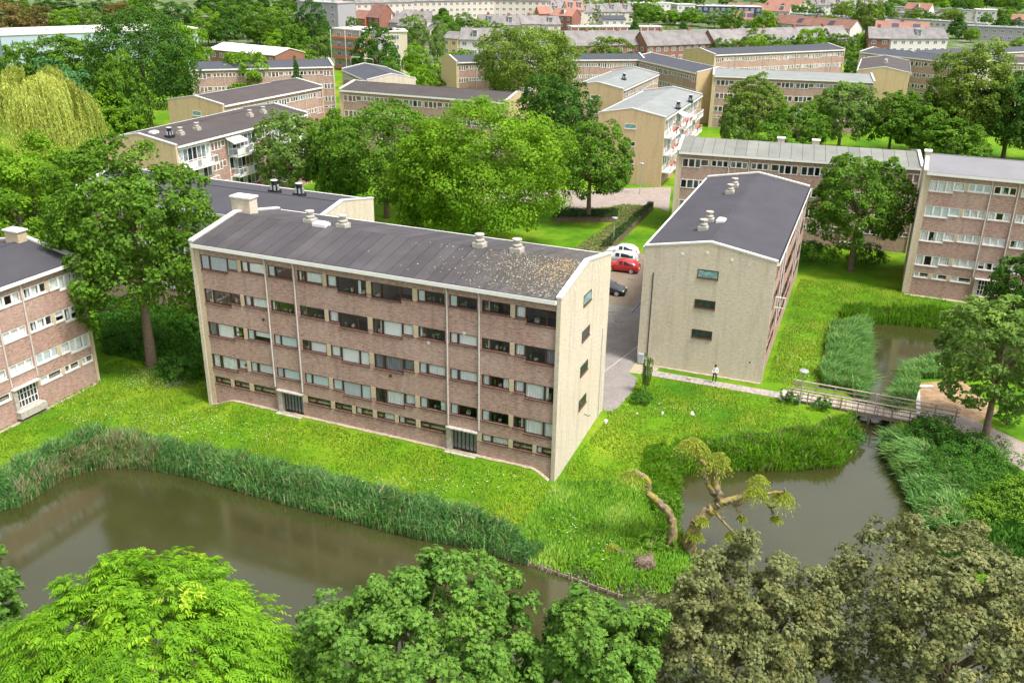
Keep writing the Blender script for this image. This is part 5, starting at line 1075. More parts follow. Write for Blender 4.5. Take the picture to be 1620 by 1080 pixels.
for i in range(13): MB().box(L_ * i / 13 + .25, L_ * (i + 1) / 13 - .25, -.08, -.01, 0, 2.6).build('garage_door', M['door_brown'], r_)
for k_, lb in (('red1', 'orange tiled roof with solar panel behind the row of trees'), ('red2', 'long orange tiled roof row with dark solar panels'), ('red3', 'orange tiled roof right of the tall olive tree')):
    r_, L_, h_ = house(k_, lb, 'tile_red', 'white_wall', 9, 3.4, chim=1)
    for q_ in range(2): x_ = L_ * (.3 + .4 * q_); MB().add([(x_, .8, h_ + .9), (x_ + 3, .8, h_ + .9), (x_ + 3, 3.2, h_ + 2.7), (x_, 3.2, h_ + 2.7)], [(0, 1, 2, 3)]).build('solar_panel', M['panel_solar'], r_)
for k_, lb, wl in (('flat1', 'long white row with flat roof above the orange roofs', 'white_wall'), ('flat2', 'second white flat roofed row right of the first', 'grey_wall'), ('flat3', 'long flat roofed white row behind the round tree', 'white_wall'), ('flat4', 'short flat roofed row at the upper right', 'white_wall'), ('flat5', 'flat roofed row at the right behind the dark cones', 'grey_wall')):
    house(k_, lb, 'roof_pale', wl, 11, 0, None, 'flat')
house('villa', 'white cubic villa at the top right', 'offwhite', 'white_wall', 10, 0, None, 'flat')
house('redhouse', 'house with orange roof among the trees at the top right', 'tile_red', 'white_wall', 9, 3.5, dorm=1)
for k_, lb in (('terrace1', 'long cream terrace with dormers at the top, left section'), ('terrace2', 'long cream terrace at the top, middle section'), ('terrace3', 'long cream terrace at the top, right section')):
    house(k_, lb, 'tile_grey', 'cream', 11, 4, None, 'gable', dorm=6, name='terrace', cat='terrace')
house('white1', 'white flat building at the top right of the large green tree', 'coping', 'white_wall', 10, 0, None, 'flat')
house('white2', 'small white building beside the white flat one', 'coping', 'white_wall', 8, 0, None, 'flat')
house('navy', 'white building with navy blue band at the top', 'coping', 'navy', 10, 0, None, 'flat')
house('redroofs', 'pale house with orange roof at the top right of the navy building', 'tile_orange', 'cream', 10, 3.5)
b_, L_, h_ = house('hall', 'long low hall with pale blue wall and whitish roof at the left edge', 'offwhite', 'blue_wall', 26, 0, (0, 1), 'flat', ext=26, cat='sports hall', name='hall')
for q_ in range(14): MB().box(3 + q_ * 3.1, 3.25 + q_ * 3.1, -.06, -.01, 5.5, 7.5).build('slit_window', M['g_dark'], b_)
house('brickwhite', 'low brick building with white roof among trees on the left', 'white', 'red_brick', 12, 1.5)
b_, L_, h_ = house('banded', 'four storey flat building with orange balcony bands', 'offwhite', 'grey_wall', 11, 0, (4, 4), 'flat', ext=6, cat='apartment building', name='banded_block')
for q_ in range(4): MB().box(.3, L_ - .3, -1.2, -.05, h_ - 2.6 - q_ * 3, h_ - 1.9 - q_ * 3).build('balcony', M['orange'], b_)
for q_ in range(4): MB().box(L_ * q_ / 3 - .1, L_ * q_ / 3 + .12, -1.3, -1.21, 0, h_).build('post', M['white'], b_)
house('bandedside', 'pale side wing of the orange banded building', 'offwhite', 'pale', 9, 0, (2, 3), 'flat', ext=3, cat='apartment building')
house('dormer1', 'small yellow rendered house right of the birches', 'tile_grey', 'yellow_wall', 8, 2)
house('dormer2', 'grey roofed house with white dormers behind the small beige gable', 'tile_grey', 'white_wall', 9, 3.4, dorm=2, ext=5)
house('oranget', 'bright orange steep house below the cream terrace', 'tile_orange', 'orange', 9, 3)
house('redtri', 'red steep pointed roof right of the orange house', 'tile_red', 'red_brick', 9, 5)
house('redh3', 'low red house at the foot of the orange one', 'tile_red', 'orange', 8, 3)
house('greyh1', 'grey roofed house with skylights below the cream terrace', 'tile_grey', 'grey_wall', 9, 3.5, dorm=1)
house('greyh2', 'grey roofed house row left of the dark conifer', 'tile_grey', 'cream', 9, 3.2, dorm=3)
house('tower', 'grey office tower at the top edge left of the terrace', 'grey_wall', 'grey_wall', 12, 0, (4, 4), 'flat', cat='office building', ext=8)
house('or1', 'orange roofed cottage below the terrace end, left one', 'tile_orange', 'orange', 8, 3); house('or2', 'orange roofed cottage with dormer, middle one', 'tile_orange', 'red_brick', 8, 3, dorm=1); house('or3', 'wide orange roofed house, right one of the three', 'tile_orange', 'cream', 9, 4, dorm=2)
house('lowred', 'low brick building below the cream terrace end', 'offwhite', 'red_brick', 8, 0, None, 'flat'); house('whouse', 'white low house with dark dormers below the orange roofs', 'tile_grey', 'white_wall', 8, 2, dorm=2); house('shed', 'white shed with grey roof behind the garages', 'roof_blue', 'white_wall', 8, 1.5)
house('rightred', 'white house with red roof at the right edge', 'tile_red', 'white_wall', 9, 2.5); house('bighse', 'red roofed house in front of the cream terrace', 'tile_red', 'cream', 9, 2.5)

rg_ = random.Random(14)
for gi, (gx0, gy0, gyaw, gn, gsp, rf, wl, lab) in enumerate(D['rows']):
    for i in range(gn):
        o2 = ['leftmost', 'second', 'third', 'fourth', 'fifth', 'sixth', 'seventh', 'eighth'][i % 8] + (' of the ' if i == 0 else ' from left of the ' ) ; D['far']['row'] = [gx0 + math.cos(gyaw) * gsp * i, gy0 + math.sin(gyaw) * gsp * i, gyaw, gsp * .96, 5.6 + rg_.random()]
        r_, L_, h_ = house('row', o2 + lab, rf, wl, 9, 3.0 + rg_.random(), None, 'gable' if rf[:4] == 'tile' else 'flat', dorm=rg_.choice([0, 1, 1]), chim=1 if rf[:4] == 'tile' else 0, name='row_house'); r_['group'] = lab + 's'
# ------------------------------------------------------------ trees
def leaves(P, N, ln, wd, rg, tint, fold=.25, mats=None, dirs=None):
    """rhombic folded leaves at points P with normals N"""
    n = len(P); t_ = rg.normal(size=(n, 3)) if dirs is None else dirs; t_ = norm(t_ - (t_ * N).sum(1, keepdims=True) * N); b_ = np.cross(N, t_)
    l_ = (ln * rg.uniform(.7, 1.25, (n, 1))); w_ = l_ * wd
    V = np.empty((n, 4, 3)); V[:, 0] = P - t_ * l_ / 2; V[:, 2] = P + t_ * l_ / 2 - N * l_ * .12; V[:, 1] = P + b_ * w_ / 2 + N * w_ * fold; V[:, 3] = P - b_ * w_ / 2 + N * w_ * fold
    I = np.arange(n)[:, None] * 4; F = np.concatenate([I + np.array([[0, 1, 2]]), I + np.array([[0, 2, 3]])]); return V.reshape(-1, 3), F, np.tile(tint, 2)
def crown_pts(rg, R, ncl, nleaf, clr, low=-.55, rough=.16, kind='broad'):
    R = np.array(R, float); i = np.arange(ncl) + .5; ph = math.pi * (3 - math.sqrt(5)) * i; zz = 1 - (1 - low) * i / ncl
    zz = np.clip(zz + rg.normal(0, .04, ncl), low, 1); rr = np.sqrt(np.clip(1 - zz ** 2, 0, 1)); ph = ph + rg.normal(0, .2, ncl)
    if kind == 'cone': prof = np.clip(1 - ((zz + .35) / 1.35).clip(0, 1) ** .9, .07, 1); d = np.stack([np.cos(ph) * prof, np.sin(ph) * prof, zz], 1)
    elif kind == 'column': prof = np.clip(1 - zz.clip(0, 1) ** 1.6, .1, 1) * .85; d = np.stack([np.cos(ph) * prof, np.sin(ph) * prof, zz], 1)
    else: d = np.stack([np.cos(ph) * rr, np.sin(ph) * rr, zz], 1)
    lob = 1 + rough * sum(np.sin(d @ rg.normal(0, 2.6, 3) + rg.random() * 6) for _ in range(4)) / 1.6
    fac = lob * rg.uniform(.82, 1.03, ncl); inner = rg.random(ncl) < .18; fac = np.where(inner, fac * .62, fac)
    C = d * R * fac[:, None]; cr = clr * R.mean() * rg.uniform(.65, 1.35, ncl)
    k_ = rg.integers(0, ncl, nleaf); u_ = norm(rg.normal(size=(nleaf, 3)) + norm(C[k_] / R) * .75 + np.array([0, 0, .45])); rad = rg.random(nleaf) ** .28
    P = C[k_] + u_ * (cr[k_] * rad)[:, None] * np.array([1.1, 1.1, .85]); N = norm(u_ * .55 + norm(C[k_] / R) * .35 + np.array([0, 0, .45]) + rg.normal(0, .42, (nleaf, 3)))
    ct = np.clip(rg.normal(.42, .2, ncl), 0, 1); tint = np.clip(ct[k_] * .55 + rg.random(nleaf) * .4 + .08 * u_[:, 2], 0, 1)
    return P, N, tint, C
def limbs_mesh(name, rg, h, base_r, C, R, cz, mat_, low=.15, n=9, lean=0):
    b_ = MB(); b_.mi = 0; sd_ = int(rg.integers(1e6)); f_ = cz - R[2] * .35
    b_.tube([(0, 0, -.6), (.03 * h * .1, 0, h * .02), (0, .01 * h, f_ * .55), (lean, 0, f_), (lean, .02 * h, cz + R[2] * .35)], [base_r * 1.5, base_r * 1.1, base_r * .82, base_r * .6, base_r * .15], 9, 0, wob=.15, seed=sd_)
    idx = rg.choice(len(C), min(n, len(C)), replace=False)
    for q_ in idx:
        c_ = C[q_]; s_ = np.array([lean * .9, 0, f_ * rg.uniform(.75, 1.1)]); e_ = np.array([c_[0], c_[1], c_[2] + cz]) * np.array([.93, .93, 1]); m_ = (s_ + e_) / 2 + rg.normal(0, .06 * R[0], 3) + np.array([0, 0, -.05 * R[2]])
        b_.tube([tuple(s_), tuple(m_), tuple(e_)], [base_r * .42, base_r * .25, base_r * .06], 6, 0, cap=False)
    return b_.mesh(name, [mat_], True)
TCACHE = {}
def tree(name, label, x, y, h, w_, kind, mat, big=0, group=None, cb=None, z=None):
    zg = 0 if z is None else z
    if z is None and abs(x) < 88 and 16 < y < 149: zg = float(ground_z(np.array([x]), np.array([y]))[0])
    root = empty(name, (x, y, zg)); tag(root, label, 'tree', group)
    cbf = cb if cb is not None else (.12 if h > 10 else .08)
    hh = h - zg
    if big or kind in ('weep',):
        rg = np.random.default_rng(abs(hash((round(x, 1), round(y, 1)))) % 2 ** 31 if False else int(abs(x * 131 + y * 977)) % 100000)
        Rz = hh * (1 - cbf) / 2; cz = hh * cbf + Rz; Rr = [w_ / 2 * .97, w_ / 2 * .97, Rz * .97]
        if kind == 'weep':
            ns = 1500; nk = 46; ka = rg.random(nk) * 6.283; ku = np.sqrt(rg.random(nk)); kk_ = rg.integers(0, nk, ns); a_ = ka[kk_] + rg.normal(0, .13, ns) / np.maximum(ku[kk_], .25); u_ = np.clip(ku[kk_] + rg.normal(0, .06, ns), .02, 1); px_ = np.cos(a_) * u_ * Rr[0] * (1 + .08 * np.sin(a_ * 5)); py_ = np.sin(a_) * u_ * Rr[1]; top = hh * (.60 + .38 * np.sqrt(np.clip(1 - u_ ** 2.2, 0, 1))) + (rg.normal(0, .9, nk))[kk_] + rg.normal(0, .25, ns)
            ln = np.minimum(rg.uniform(.25, .75, ns) * (2 + hh * .75 * u_ ** 1.2), top - .6); m_ = 34
            t_ = np.linspace(0, 1, m_)[None, :] + rg.random((ns, m_)) / m_; PX = px_[:, None] * (1 + .10 * t_) + rg.normal(0, .07, (ns, m_)); PY = py_[:, None] * (1 + .10 * t_) + rg.normal(0, .07, (ns, m_)); PZ = top[:, None] - ln[:, None] * t_ ** 1.2
            P = np.stack([PX.ravel(), PY.ravel(), PZ.ravel()], 1); n_ = len(P); out = norm(np.stack([PX.ravel(), PY.ravel(), np.full(n_, 2.5)], 1)); N = norm(out + rg.normal(0, .35, (n_, 3)))
            dirs = np.tile([[0, 0, -1.]], (n_, 1)) + rg.normal(0, .25, (n_, 3)); tint = np.clip(np.repeat(np.clip(rg.random(nk)[kk_] * .6 + rg.random(ns) * .5, 0, 1), m_) * .55 + rg.random(n_) * .35 + .1, 0, 1)
            V, F, T_ = leaves(P, N, .42, .30, rg, tint, dirs=dirs); C = np.stack([px_[:40] * .8, py_[:40] * .8, top[:40] - cz - 1], 1)
        else:
            lf = .36 * (1 + max(0, y - 110) / 240); area = 4 * math.pi * (Rr[0] * Rr[2]); nl = int(min(36000 if y < 120 else 22000, area * 3.6 / (lf * lf * .62))); ncl = int(110 + area * .26)
            P, N, tint, C = crown_pts(rg, Rr, ncl, nl, .15, -.74 if kind == 'broad' else -1, .11, kind); V, F, T_ = leaves(P, N, lf, .68, rg, tint)
            V[:, 2] += cz
        cr = put('crown', npmesh('crown', V, F, [M[TREEMAT[mat]]], T_), root)
        put('trunk', limbs_mesh('trunk', rg, hh, .022 * hh + .04, C, Rr, cz, M['bark'], n=10), root)
    else:
        va = int(abs(x * 7 + y * 3)) % 3; key = (kind, va)
        if key not in TCACHE:
            rg = np.random.default_rng(50 + va + 10 * len(kind)); Rr = [.5, .5, .45]; P, N, tint, C = crown_pts(rg, Rr, 90 if kind == 'broad' else 110, 6500, .2, -.75 if kind == 'broad' else -1, .18, kind)
            V, F, T_ = leaves(P, N, .048, .7, rg, tint); V[:, 2] += .53; cm = npmesh('crown', V, F, [M['mid']], T_); tm = limbs_mesh('trunk', rg, 1.0, .03, C, Rr, .53, M['bark'], n=7); TCACHE[key] = (cm, tm)
        cm, tm = TCACHE[key]; cr = put('crown', cm, root, scale=(w_, w_, hh)); cr.material_slots[0].link = 'OBJECT'; cr.material_slots[0].material = M[TREEMAT[mat]]; cr.rotation_euler = (0, 0, (x * 1.7) % 6.28); put('trunk', tm, root, scale=(min(w_, hh * .8), min(w_, hh * .8), hh))
    return root
for name, label, x, y, h, w_, kind, mat, big, group, cb in D['trees']: tree(name, label, x, y, h, w_, kind, mat, big, group, cb)
rg_ = random.Random(21); m_ = 0
for lab, n_, xa, ya, xb, yb, jit in D['groves']:
    for i in range(n_):
        t_ = (i + .5) / n_; o2 = ['leftmost', 'second', 'third', 'fourth', 'fifth', 'sixth', 'seventh', 'eighth', 'ninth', 'tenth'][i]
        hh = rg_.uniform(6, 11); tree('broadleaf_tree', o2 + (' of the ' if i == 0 else ' from left of the ') + lab, xa + (xb - xa) * t_ + rg_.uniform(-jit, jit) * .3, ya + (yb - ya) * t_ + rg_.uniform(-jit, jit), hh, hh * rg_.uniform(.8, 1.15), 'broad', rg_.choice(['mid', 'dark', 'bright', 'mid', 'olive']), 0, lab)
# distant wood beyond the last houses
rg = np.random.default_rng(77); n_ = 420; X = rg.uniform(-900, 1100, n_); Y = rg.uniform(0, 260, n_) + 780 + np.abs(X) * .1; cv = []; 
cm = TCACHE[('broad', 0)][0]; vv = np.empty(len(cm.vertices) * 3, np.float32); cm.vertices.foreach_get('co', vv); vv = vv.reshape(-1, 4, 3)[::40]; m_ = len(vv)
AV = []; AT = []
for i in range(n_):
    s_ = rg.uniform(12, 22); a_ = rg.random() * 6.28; ca, sa = math.cos(a_), math.sin(a_); c0 = vv.mean(1, keepdims=True); q_ = c0 + (vv - c0) * 6.0; w_ = np.stack([q_[..., 0] * ca - q_[..., 1] * sa, q_[..., 0] * sa + q_[..., 1] * ca, q_[..., 2]], -1) * np.array([s_ * 1.1, s_ * 1.1, s_ * .75]); AV.append(w_ + np.array([X[i], Y[i], 0])); AT.append(np.full(m_, rg.random()) * .6 + rg.random(m_) * .35)
AV = np.concatenate(AV).reshape(-1, 3); AT = np.concatenate(AT); I = np.arange(len(AT))[:, None] * 4
wd = put('distant_wood', npmesh('distant_wood', AV, I + np.array([[0, 1, 2, 3]]), [M['mid']], AT)); tag(wd, 'green wood closing the view beyond the last houses', 'trees', kind='stuff')
# foreground crowns
for name, label, x, y, zc, Rr, Rz, style, mat in D['fg']:
    rg = np.random.default_rng(int(abs(x * 100)) + 7); zg = float(ground_z(np.array([x]), np.array([y]))[0]); root = empty(name, (x, y, zg)); tag(root, label, 'tree'); cz = zc - zg
    R3 = [Rr, Rr * .95, Rz]
    if style == 'ash':
        P, N, tint, C = crown_pts(rg, R3, 420, 10500, .13, -.25, .10)
        m_ = 9; n_ = len(P); out = norm(P / np.array(R3) + rg.normal(0, .45, (n_, 3))); out[:, 2] *= .4; out = norm(out); side = norm(np.cross(out, np.array([0, 0, 1.])) + 1e-6); L_ = .58 * rg.uniform(.7, 1.2, n_)
        V = []; F_ = []; T_ = []
        for j in range(m_):   # leaflets along a drooping rachis
            s_ = (j // 2 + .6) / 4.6; sd_ = 0 if j == m_ - 1 else (1 if j % 2 else -1)
            if j == m_ - 1: s_ = 1.02
            pc = P + out * (L_ * s_)[:, None] - np.array([0, 0, 1.]) * (L_ * s_ ** 2 * .55)[:, None]; dr = norm(out * .55 + side * sd_ * .9 - np.array([0, 0, 1.]) * (.35 + s_ * .5)); pc = pc + dr * .10
            nn = norm(np.array([0, 0, 1.]) + out * .5 + side * sd_ * .25 + rg.normal(0, .15, (n_, 3))); v_, f_, t_ = leaves(pc, nn, .25, .36, rg, np.clip(tint + rg.normal(0, .08, n_), 0, 1), .12, dirs=dr)
            F_.append(f_ + sum(len(q_) for q_ in V)); V.append(v_); T_.append(t_)
        V = np.concatenate(V); F = np.concatenate(F_); T_ = np.concatenate(T_)
    else:
        area = 4 * math.pi * Rr * Rz; nl = int(min(52000, area * 210)); P, N, tint, C = crown_pts(rg, R3, int(area * 1.15) + 60, nl, .12, -.5, .15)
        # leaves sit in rosettes at the twig tips: snap groups of leaves to shared tips
        g_ = rg.integers(0, nl // 7, nl); tip = P[:nl // 7][g_]; ang = rg.random(nl) * 6.283; nt_ = norm(N[:nl // 7][g_] + np.array([0, 0, .3])); a1 = norm(np.cross(nt_, np.array([.3, .2, 1.]))); a2 = np.cross(nt_, a1); rd = a1 * np.cos(ang)[:, None] + a2 * np.sin(ang)[:, None]
        P = tip + rd * rg.uniform(.07, .2, (nl, 1)) - nt_ * rg.uniform(0, .12, (nl, 1)); N = norm(nt_ + rd * .45 + rg.normal(0, .2, (nl, 3))); tint = np.clip(tint[:nl // 7][g_] * .6 + rg.random(nl) * .38, 0, 1)
        # five lobed leaf: centre fan with 3 long lobes
        n = nl; ln = (.092 if mat == 'bronze' else .108) * rg.uniform(.75, 1.3, (n, 1)); t_ = norm(rd - (rd * N).sum(1, keepdims=True) * N); b_ = np.cross(N, t_); V = np.empty((n, 7, 3))
        V[:, 0] = P - t_ * ln * .7
        for j, (ca, ra) in enumerate(((-1.25, .95), (-.62, .5), (0, 1.15), (.62, .5), (1.25, .95))):
            V[:, 1 + j] = P + (t_ * math.cos(ca) + b_ * math.sin(ca)) * ln * ra - N * ln * (.22 if ra > .9 else 0)
        V[:, 6] = P + N * ln * .02; I = np.arange(n)[:, None] * 7
        F = np.concatenate([I + np.array([[0, 1, 2]]), I + np.array([[0, 2, 3]]), I + np.array([[0, 3, 4]]), I + np.array([[0, 4, 5]])]); V = V.reshape(-1, 3); T_ = np.tile(tint, 4)
    V[:, 2] += cz; put('crown', npmesh('crown', V, F, [M[mat]], T_), root)
    put('trunk', limbs_mesh('trunk', rg, cz, .24, C, R3, cz, M['bark'], n=26), root)
# ------------------------------------------------------------ pollard willow
def smooth(pts, k=4, jit=.04, seed=0):
    rg_ = random.Random(seed); P = [Vector(q_) for q_ in pts]; out = []
    for i in range(len(P) - 1):
        p0, p1, p2, p3 = P[max(i - 1, 0)], P[i], P[i + 1], P[min(i + 2, len(P) - 1)]
        for j in range(k):
            t_ = j / k; q_ = .5 * ((2 * p1) + (p2 - p0) * t_ + (2 * p0 - 5 * p1 + 4 * p2 - p3) * t_ * t_ + (3 * p1 - p0 - 3 * p2 + p3) * t_ ** 3); out.append(q_ + Vector([rg_.uniform(-jit, jit) for _ in range(3)]))
    out.append(P[-1]); return out
PL = D['pollard']; wy = D['willow_y']
def shift(c_, k_, dy): return [(q_[0], q_[1] + dy * (i / max(1, len(c_) - 1)) * .0 + dy * k_, q_[2]) for i, q_ in enumerate(c_)]
root = empty('pollard_willow', (12.0, wy, -.5)); tag(root, 'leaning pollard willow with mossy forked limbs and tufts of shoots over the right pond', 'tree')
b_ = MB(); rad0 = [(.42, .30), (.26, .17), (.17, .10), (.16, .08), (.24, .14), (.12, .06), (.08, .05), (.08, .05), (.10, .05)]
dys = [0, .2, -.15, .25, -.3, -.5, -.4, -.5, -.6]
rel = lambda q_, c0: (q_[0] - c0[0], q_[1] - c0[1], q_[2] - c0[2])
for i, ch in enumerate(PL['main']):
    n0 = len(ch); pts = [rel((q_[0], q_[1] + dys[i] * j / (n0 - 1), q_[2]), (12.0, wy, -.5)) for j, q_ in enumerate(ch)]; sp_ = smooth(pts, 9, .035, i); m_ = len(sp_)
    b_.tube(sp_, [rad0[i][0] + (rad0[i][1] - rad0[i][0]) * j / (m_ - 1) for j in range(m_)], 13, 0, wob=.55, seed=i)
    for q_ in range(4):
        s0 = sp_[(q_ * 7 + 3) % m_]; e0 = s0 + Vector((math.sin(q_ * 2.3 + i), -.3 * math.cos(q_ + i), .55 + .2 * math.cos(q_ * 3))) * .42; b_.tube([s0, (s0 + e0) / 2 + Vector((.04, 0, .03)), e0], [.07, .045, .02], 6)
b_.build('trunk', M['barkmoss'], root, True)
def tuft(root, c0, c, r_, n_, seed, up=.6):
    rg = np.random.default_rng(seed); P = []; Dr = []; 
    a_ = rg.random(n_) * 6.283; el = rg.uniform(-.35, 1.3, n_); d0 = np.stack([np.cos(a_) * np.cos(el), np.sin(a_) * np.cos(el), np.sin(el) * up], 1); m_ = 8
    ln = r_ * rg.uniform(.6, 1.25, n_)
    for j in range(m_):
        s_ = (j + 1) / m_; q_ = d0 * (ln * s_)[:, None]; q_[:, 2] -= ln * s_ ** 2 * .75; dd = d0.copy(); dd[:, 2] -= 1.5 * s_; P.append(q_ + rg.normal(0, .02, (n_, 3))); Dr.append(norm(dd + rg.normal(0, .3, (n_, 3))))
    P = np.concatenate(P) + np.array(rel(c, c0)); Dr = np.concatenate(Dr); N = norm(np.cross(Dr, rg.normal(size=Dr.shape)) + np.array([0, 0, .8])); V, F, T_ = leaves(P, N, .21, .22, rg, np.clip(rg.random(len(P)) * .8 + .1, 0, 1), dirs=Dr)
    put('shoot_tuft', npmesh('shoot_tuft', V, F, [M['pollard']], T_), root)
tf = PL['tufts']; rr_ = [1.0, 1.0, .8, .85, .8, .55, .4, .65, .3, .7, .65, .65, .35, .7]
own = [0, 0, 0, 0, 1, 0, 0, 0, 0, 0, 0, 0, 0, 2]
for i, c in enumerate(tf):
    if own[i] == 0: tuft(root, (12.0, wy, -.5), (c[0], c[1] + (.2 if c[2] > 5 else -.4), c[2]), rr_[i], int(230 * rr_[i]) + 60, i)
c0 = (10.2, wy, -.5); root = empty('pollard_willow', c0); tag(root, 'single twisted mossy willow trunk ending in one tuft, left of the forked one', 'tree'); b_ = MB()
sp_ = smooth([rel((q_[0], q_[1] + .1 * i, q_[2]), c0) for i, q_ in enumerate(PL['second'][0])], 9, .03, 31); b_.tube(sp_, [.32 - .19 * j / (len(sp_) - 1) for j in range(len(sp_))], 13, 0, wob=.55, seed=9); b_.build('trunk', M['barkmoss'], root, True); tuft(root, c0, (tf[4][0], tf[4][1] + .5, tf[4][2]), .95, 170, 44)
# fallen stump lying on the bank left of the willows
fx, fy = D['px']['bush1'][0], 0
c0 = tuple(D['stump']) ; root = empty('fallen_willow', c0); tag(root, 'fallen willow limb with torn root plate lying on the grass tip', 'tree stump'); b_ = MB()
b_.tube(smooth([(-1.9, .9, .35), (-1.3, .55, .28), (-.4, .5, .3), (.05, .25, .35), (.25, -.2, .45), (.1, -.7, .3)], 5, .03, 3), [.11] * 5 + [.14] * 10 + [.2] * 11, 9, 0, wob=.35, seed=2)
b_.tube([(.15, .3, .3), (.35, .7, .9), (.4, .8, 1.15)], [.12, .09, .05], 7); b_.build('trunk', M['bark'], root, True)
b_ = MB(); rg_ = random.Random(6); b_.tube([(-.9, -.75, .25), (-.5, -.75, .35), (0, -.75, .42), (.45, -.72, .3)], [.22, .52, .5, .2], 12, 0, wob=.35, seed=5)
for i in range(60):
    a_ = rg_.random() * 6.28; s_ = Vector((-.3 + rg_.uniform(-.5, .5), -.75 + .3 * math.cos(a_), .35 + .35 * math.sin(a_))); b_.tube([s_, s_ + Vector((rg_.uniform(-.3, .1), .28 * math.cos(a_), .25 * math.sin(a_))), s_ + Vector((rg_.uniform(-.5, .3), .4 * math.cos(a_), .35 * math.sin(a_) - .1))], [.05, .03, .01], 5)
b_.build('root_plate', M['bark'], root, True); tuft(root, c0, (c0[0] - 2.0, c0[1] + .95, c0[2] + .5), .6, 100, 55)
# ------------------------------------------------------------ reeds and grasses
def blades(name, label, polys, dens, hgt, wdt, mat, wind=(.5, -.25), lean=.45, seed=1, dry=.0, segs=2, zoff=0, cat='reeds', grow=.9):
    rg = np.random.default_rng(seed); allp = []
    for P in polys:
        Pn = np.array(P); x_, y_ = Pn[:, 0], Pn[:, 1]; ar = .5 * abs(np.dot(x_, np.roll(y_, 1)) - np.dot(y_, np.roll(x_, 1))); lo = Pn.min(0) - grow; hi = Pn.max(0) + grow; nn_ = int((hi - lo).prod() * dens); q_ = rg.random((nn_, 2)) * (hi - lo) + lo
        ok = inpoly(q_[:, 0], q_[:, 1], Pn)
        if grow: pin = inpoly(q_[:, 0], q_[:, 1], POND); pd = distpoly(q_[:, 0], q_[:, 1], POND); ok |= (distpoly(q_[:, 0], q_[:, 1], Pn) < grow) & (pd < .9) & ((~pin) | (pd < .22)); ok &= (~pin) | (pd < .3)
        allp.append(q_[ok])
    p_ = np.concatenate(allp); n = len(p_); z_ = ground_z(p_[:, 0], p_[:, 1]); z_ = np.maximum(z_, -.95) + zoff
    cl = .82 + .3 * rg.normal(0, .35, n) * (rg.random(n) < .3) + .25 * np.sin(p_[:, 0] * 1.3 + p_[:, 1] * .7) * np.sin(p_[:, 1] * 1.7 - p_[:, 0] * .5)
    h_ = hgt * rg.uniform(.55, 1.1, n) * cl; a_ = rg.random(n) * 6.283; wv = .6 + .5 * np.sin(p_[:, 0] * .9 + p_[:, 1] * .4)
    ld = np.stack([np.cos(a_) * .75 + wind[0] * wv, np.sin(a_) * .75 + wind[1] * wv], 1) * (lean * rg.uniform(.3, 1.3, n) * h_)[:, None]
    base = np.stack([p_[:, 0], p_[:, 1], z_], 1); md = base + np.stack([ld[:, 0] * .3, ld[:, 1] * .3, h_ * .62], 1); tp = base + np.stack([ld[:, 0], ld[:, 1], h_ * (1 - .35 * rg.random(n) * lean * 2)], 1)
    th = rg.random(n) * 6.283; sd_ = np.stack([np.cos(th), np.sin(th), np.zeros(n)], 1) * (wdt * rg.uniform(.6, 1.4, n) / 2)[:, None]
    V = np.stack([base - sd_ * .6, base + sd_ * .6, md + sd_, md - sd_, tp], 1).reshape(-1, 3); I = np.arange(n)[:, None] * 5
    F = np.concatenate([I + np.array([[0, 1, 2]]), I + np.array([[0, 2, 3]]), I + np.array([[3, 2, 4]])]); t_ = np.clip(rg.random(n) * .75 + .25 * (cl - .6), 0, 1); t_ = np.tile(t_, 3)
    dr = rg.random(n) < dry; fm = np.tile(dr.astype(int), 3)
    o = put(name, npmesh(name, V, F, [M[mat], M['reeddry']], t_, fm)); tag(o, label, cat, kind='stuff'); return o
RD = D['reeds']
blades('reed_bed', 'long bluish green reed bed along the left pond below the main block', [RD['left']], 290, 1.55, .075, 'reed', (.45, -.2), .5, 11, .10)
Lp = [q_ for q_ in RD['left']]
blades('dry_reeds', 'straw coloured dry stalks in the middle of the left reed bed', [D['drypoly']], 130, 1.75, .05, 'reeddry', (.2, -.1), .3, 12, 1.0)
blades('reed_bed', 'lush green waterside grass along the top edge of the right pond', [RD['mid_lush']], 290, 1.25, .08, 'reedlush', (.1, -.3), .5, 13, .05)
blades('tall_grass', 'pale seeding tall grass behind the lush waterside grass', [D['seedpoly']], 160, 1.2, .04, 'reedlush', (.5, .1), .4, 14, .45, cat='grass')
blades('reed_bed', 'dark green tall grass on the bank beside the pollard willow', [RD['mid_left']], 300, .95, .08, 'reedlush', (.4, -.3), .55, 15, .02)
blades('reed_bed', 'bluish reeds left of the upper pond, bent by the wind', [RD['north_left']], 290, 1.7, .085, 'reedblue', (.75, -.1), .62, 16, .02)
blades('reed_bed', 'bright reeds along the top of the upper pond', [RD['north_top']], 260, 1.8, .09, 'reedlush', (.1, -.1), .3, 17, .04)
blades('reed_bed', 'reeds on the right bank of the upper pond by the wall corner', [RD['north_right']], 260, 1.4, .08, 'reedblue', (-.8, -.1), .6, 18, .05)
blades('reed_bed', 'pale bluish reeds on the right bank of the right pond below the bridge', [RD['east']], 290, 1.5, .09, 'reedblue', (-.85, -.15), .65, 19, .02)
blades('ground_cover', 'rank green nettles and herbs on the right bank below the footpath', [D['herbpoly']], 120, .9, .13, 'shrub', (.3, -.2), .5, 25, .0, cat='herbs', grow=0)
blades('ground_cover', 'dark shaded undergrowth below the big tree left of the main block', [D['underpoly']], 60, .7, .16, 'shrub', (.1, -.1), .6, 26, .0, cat='herbs', grow=0)
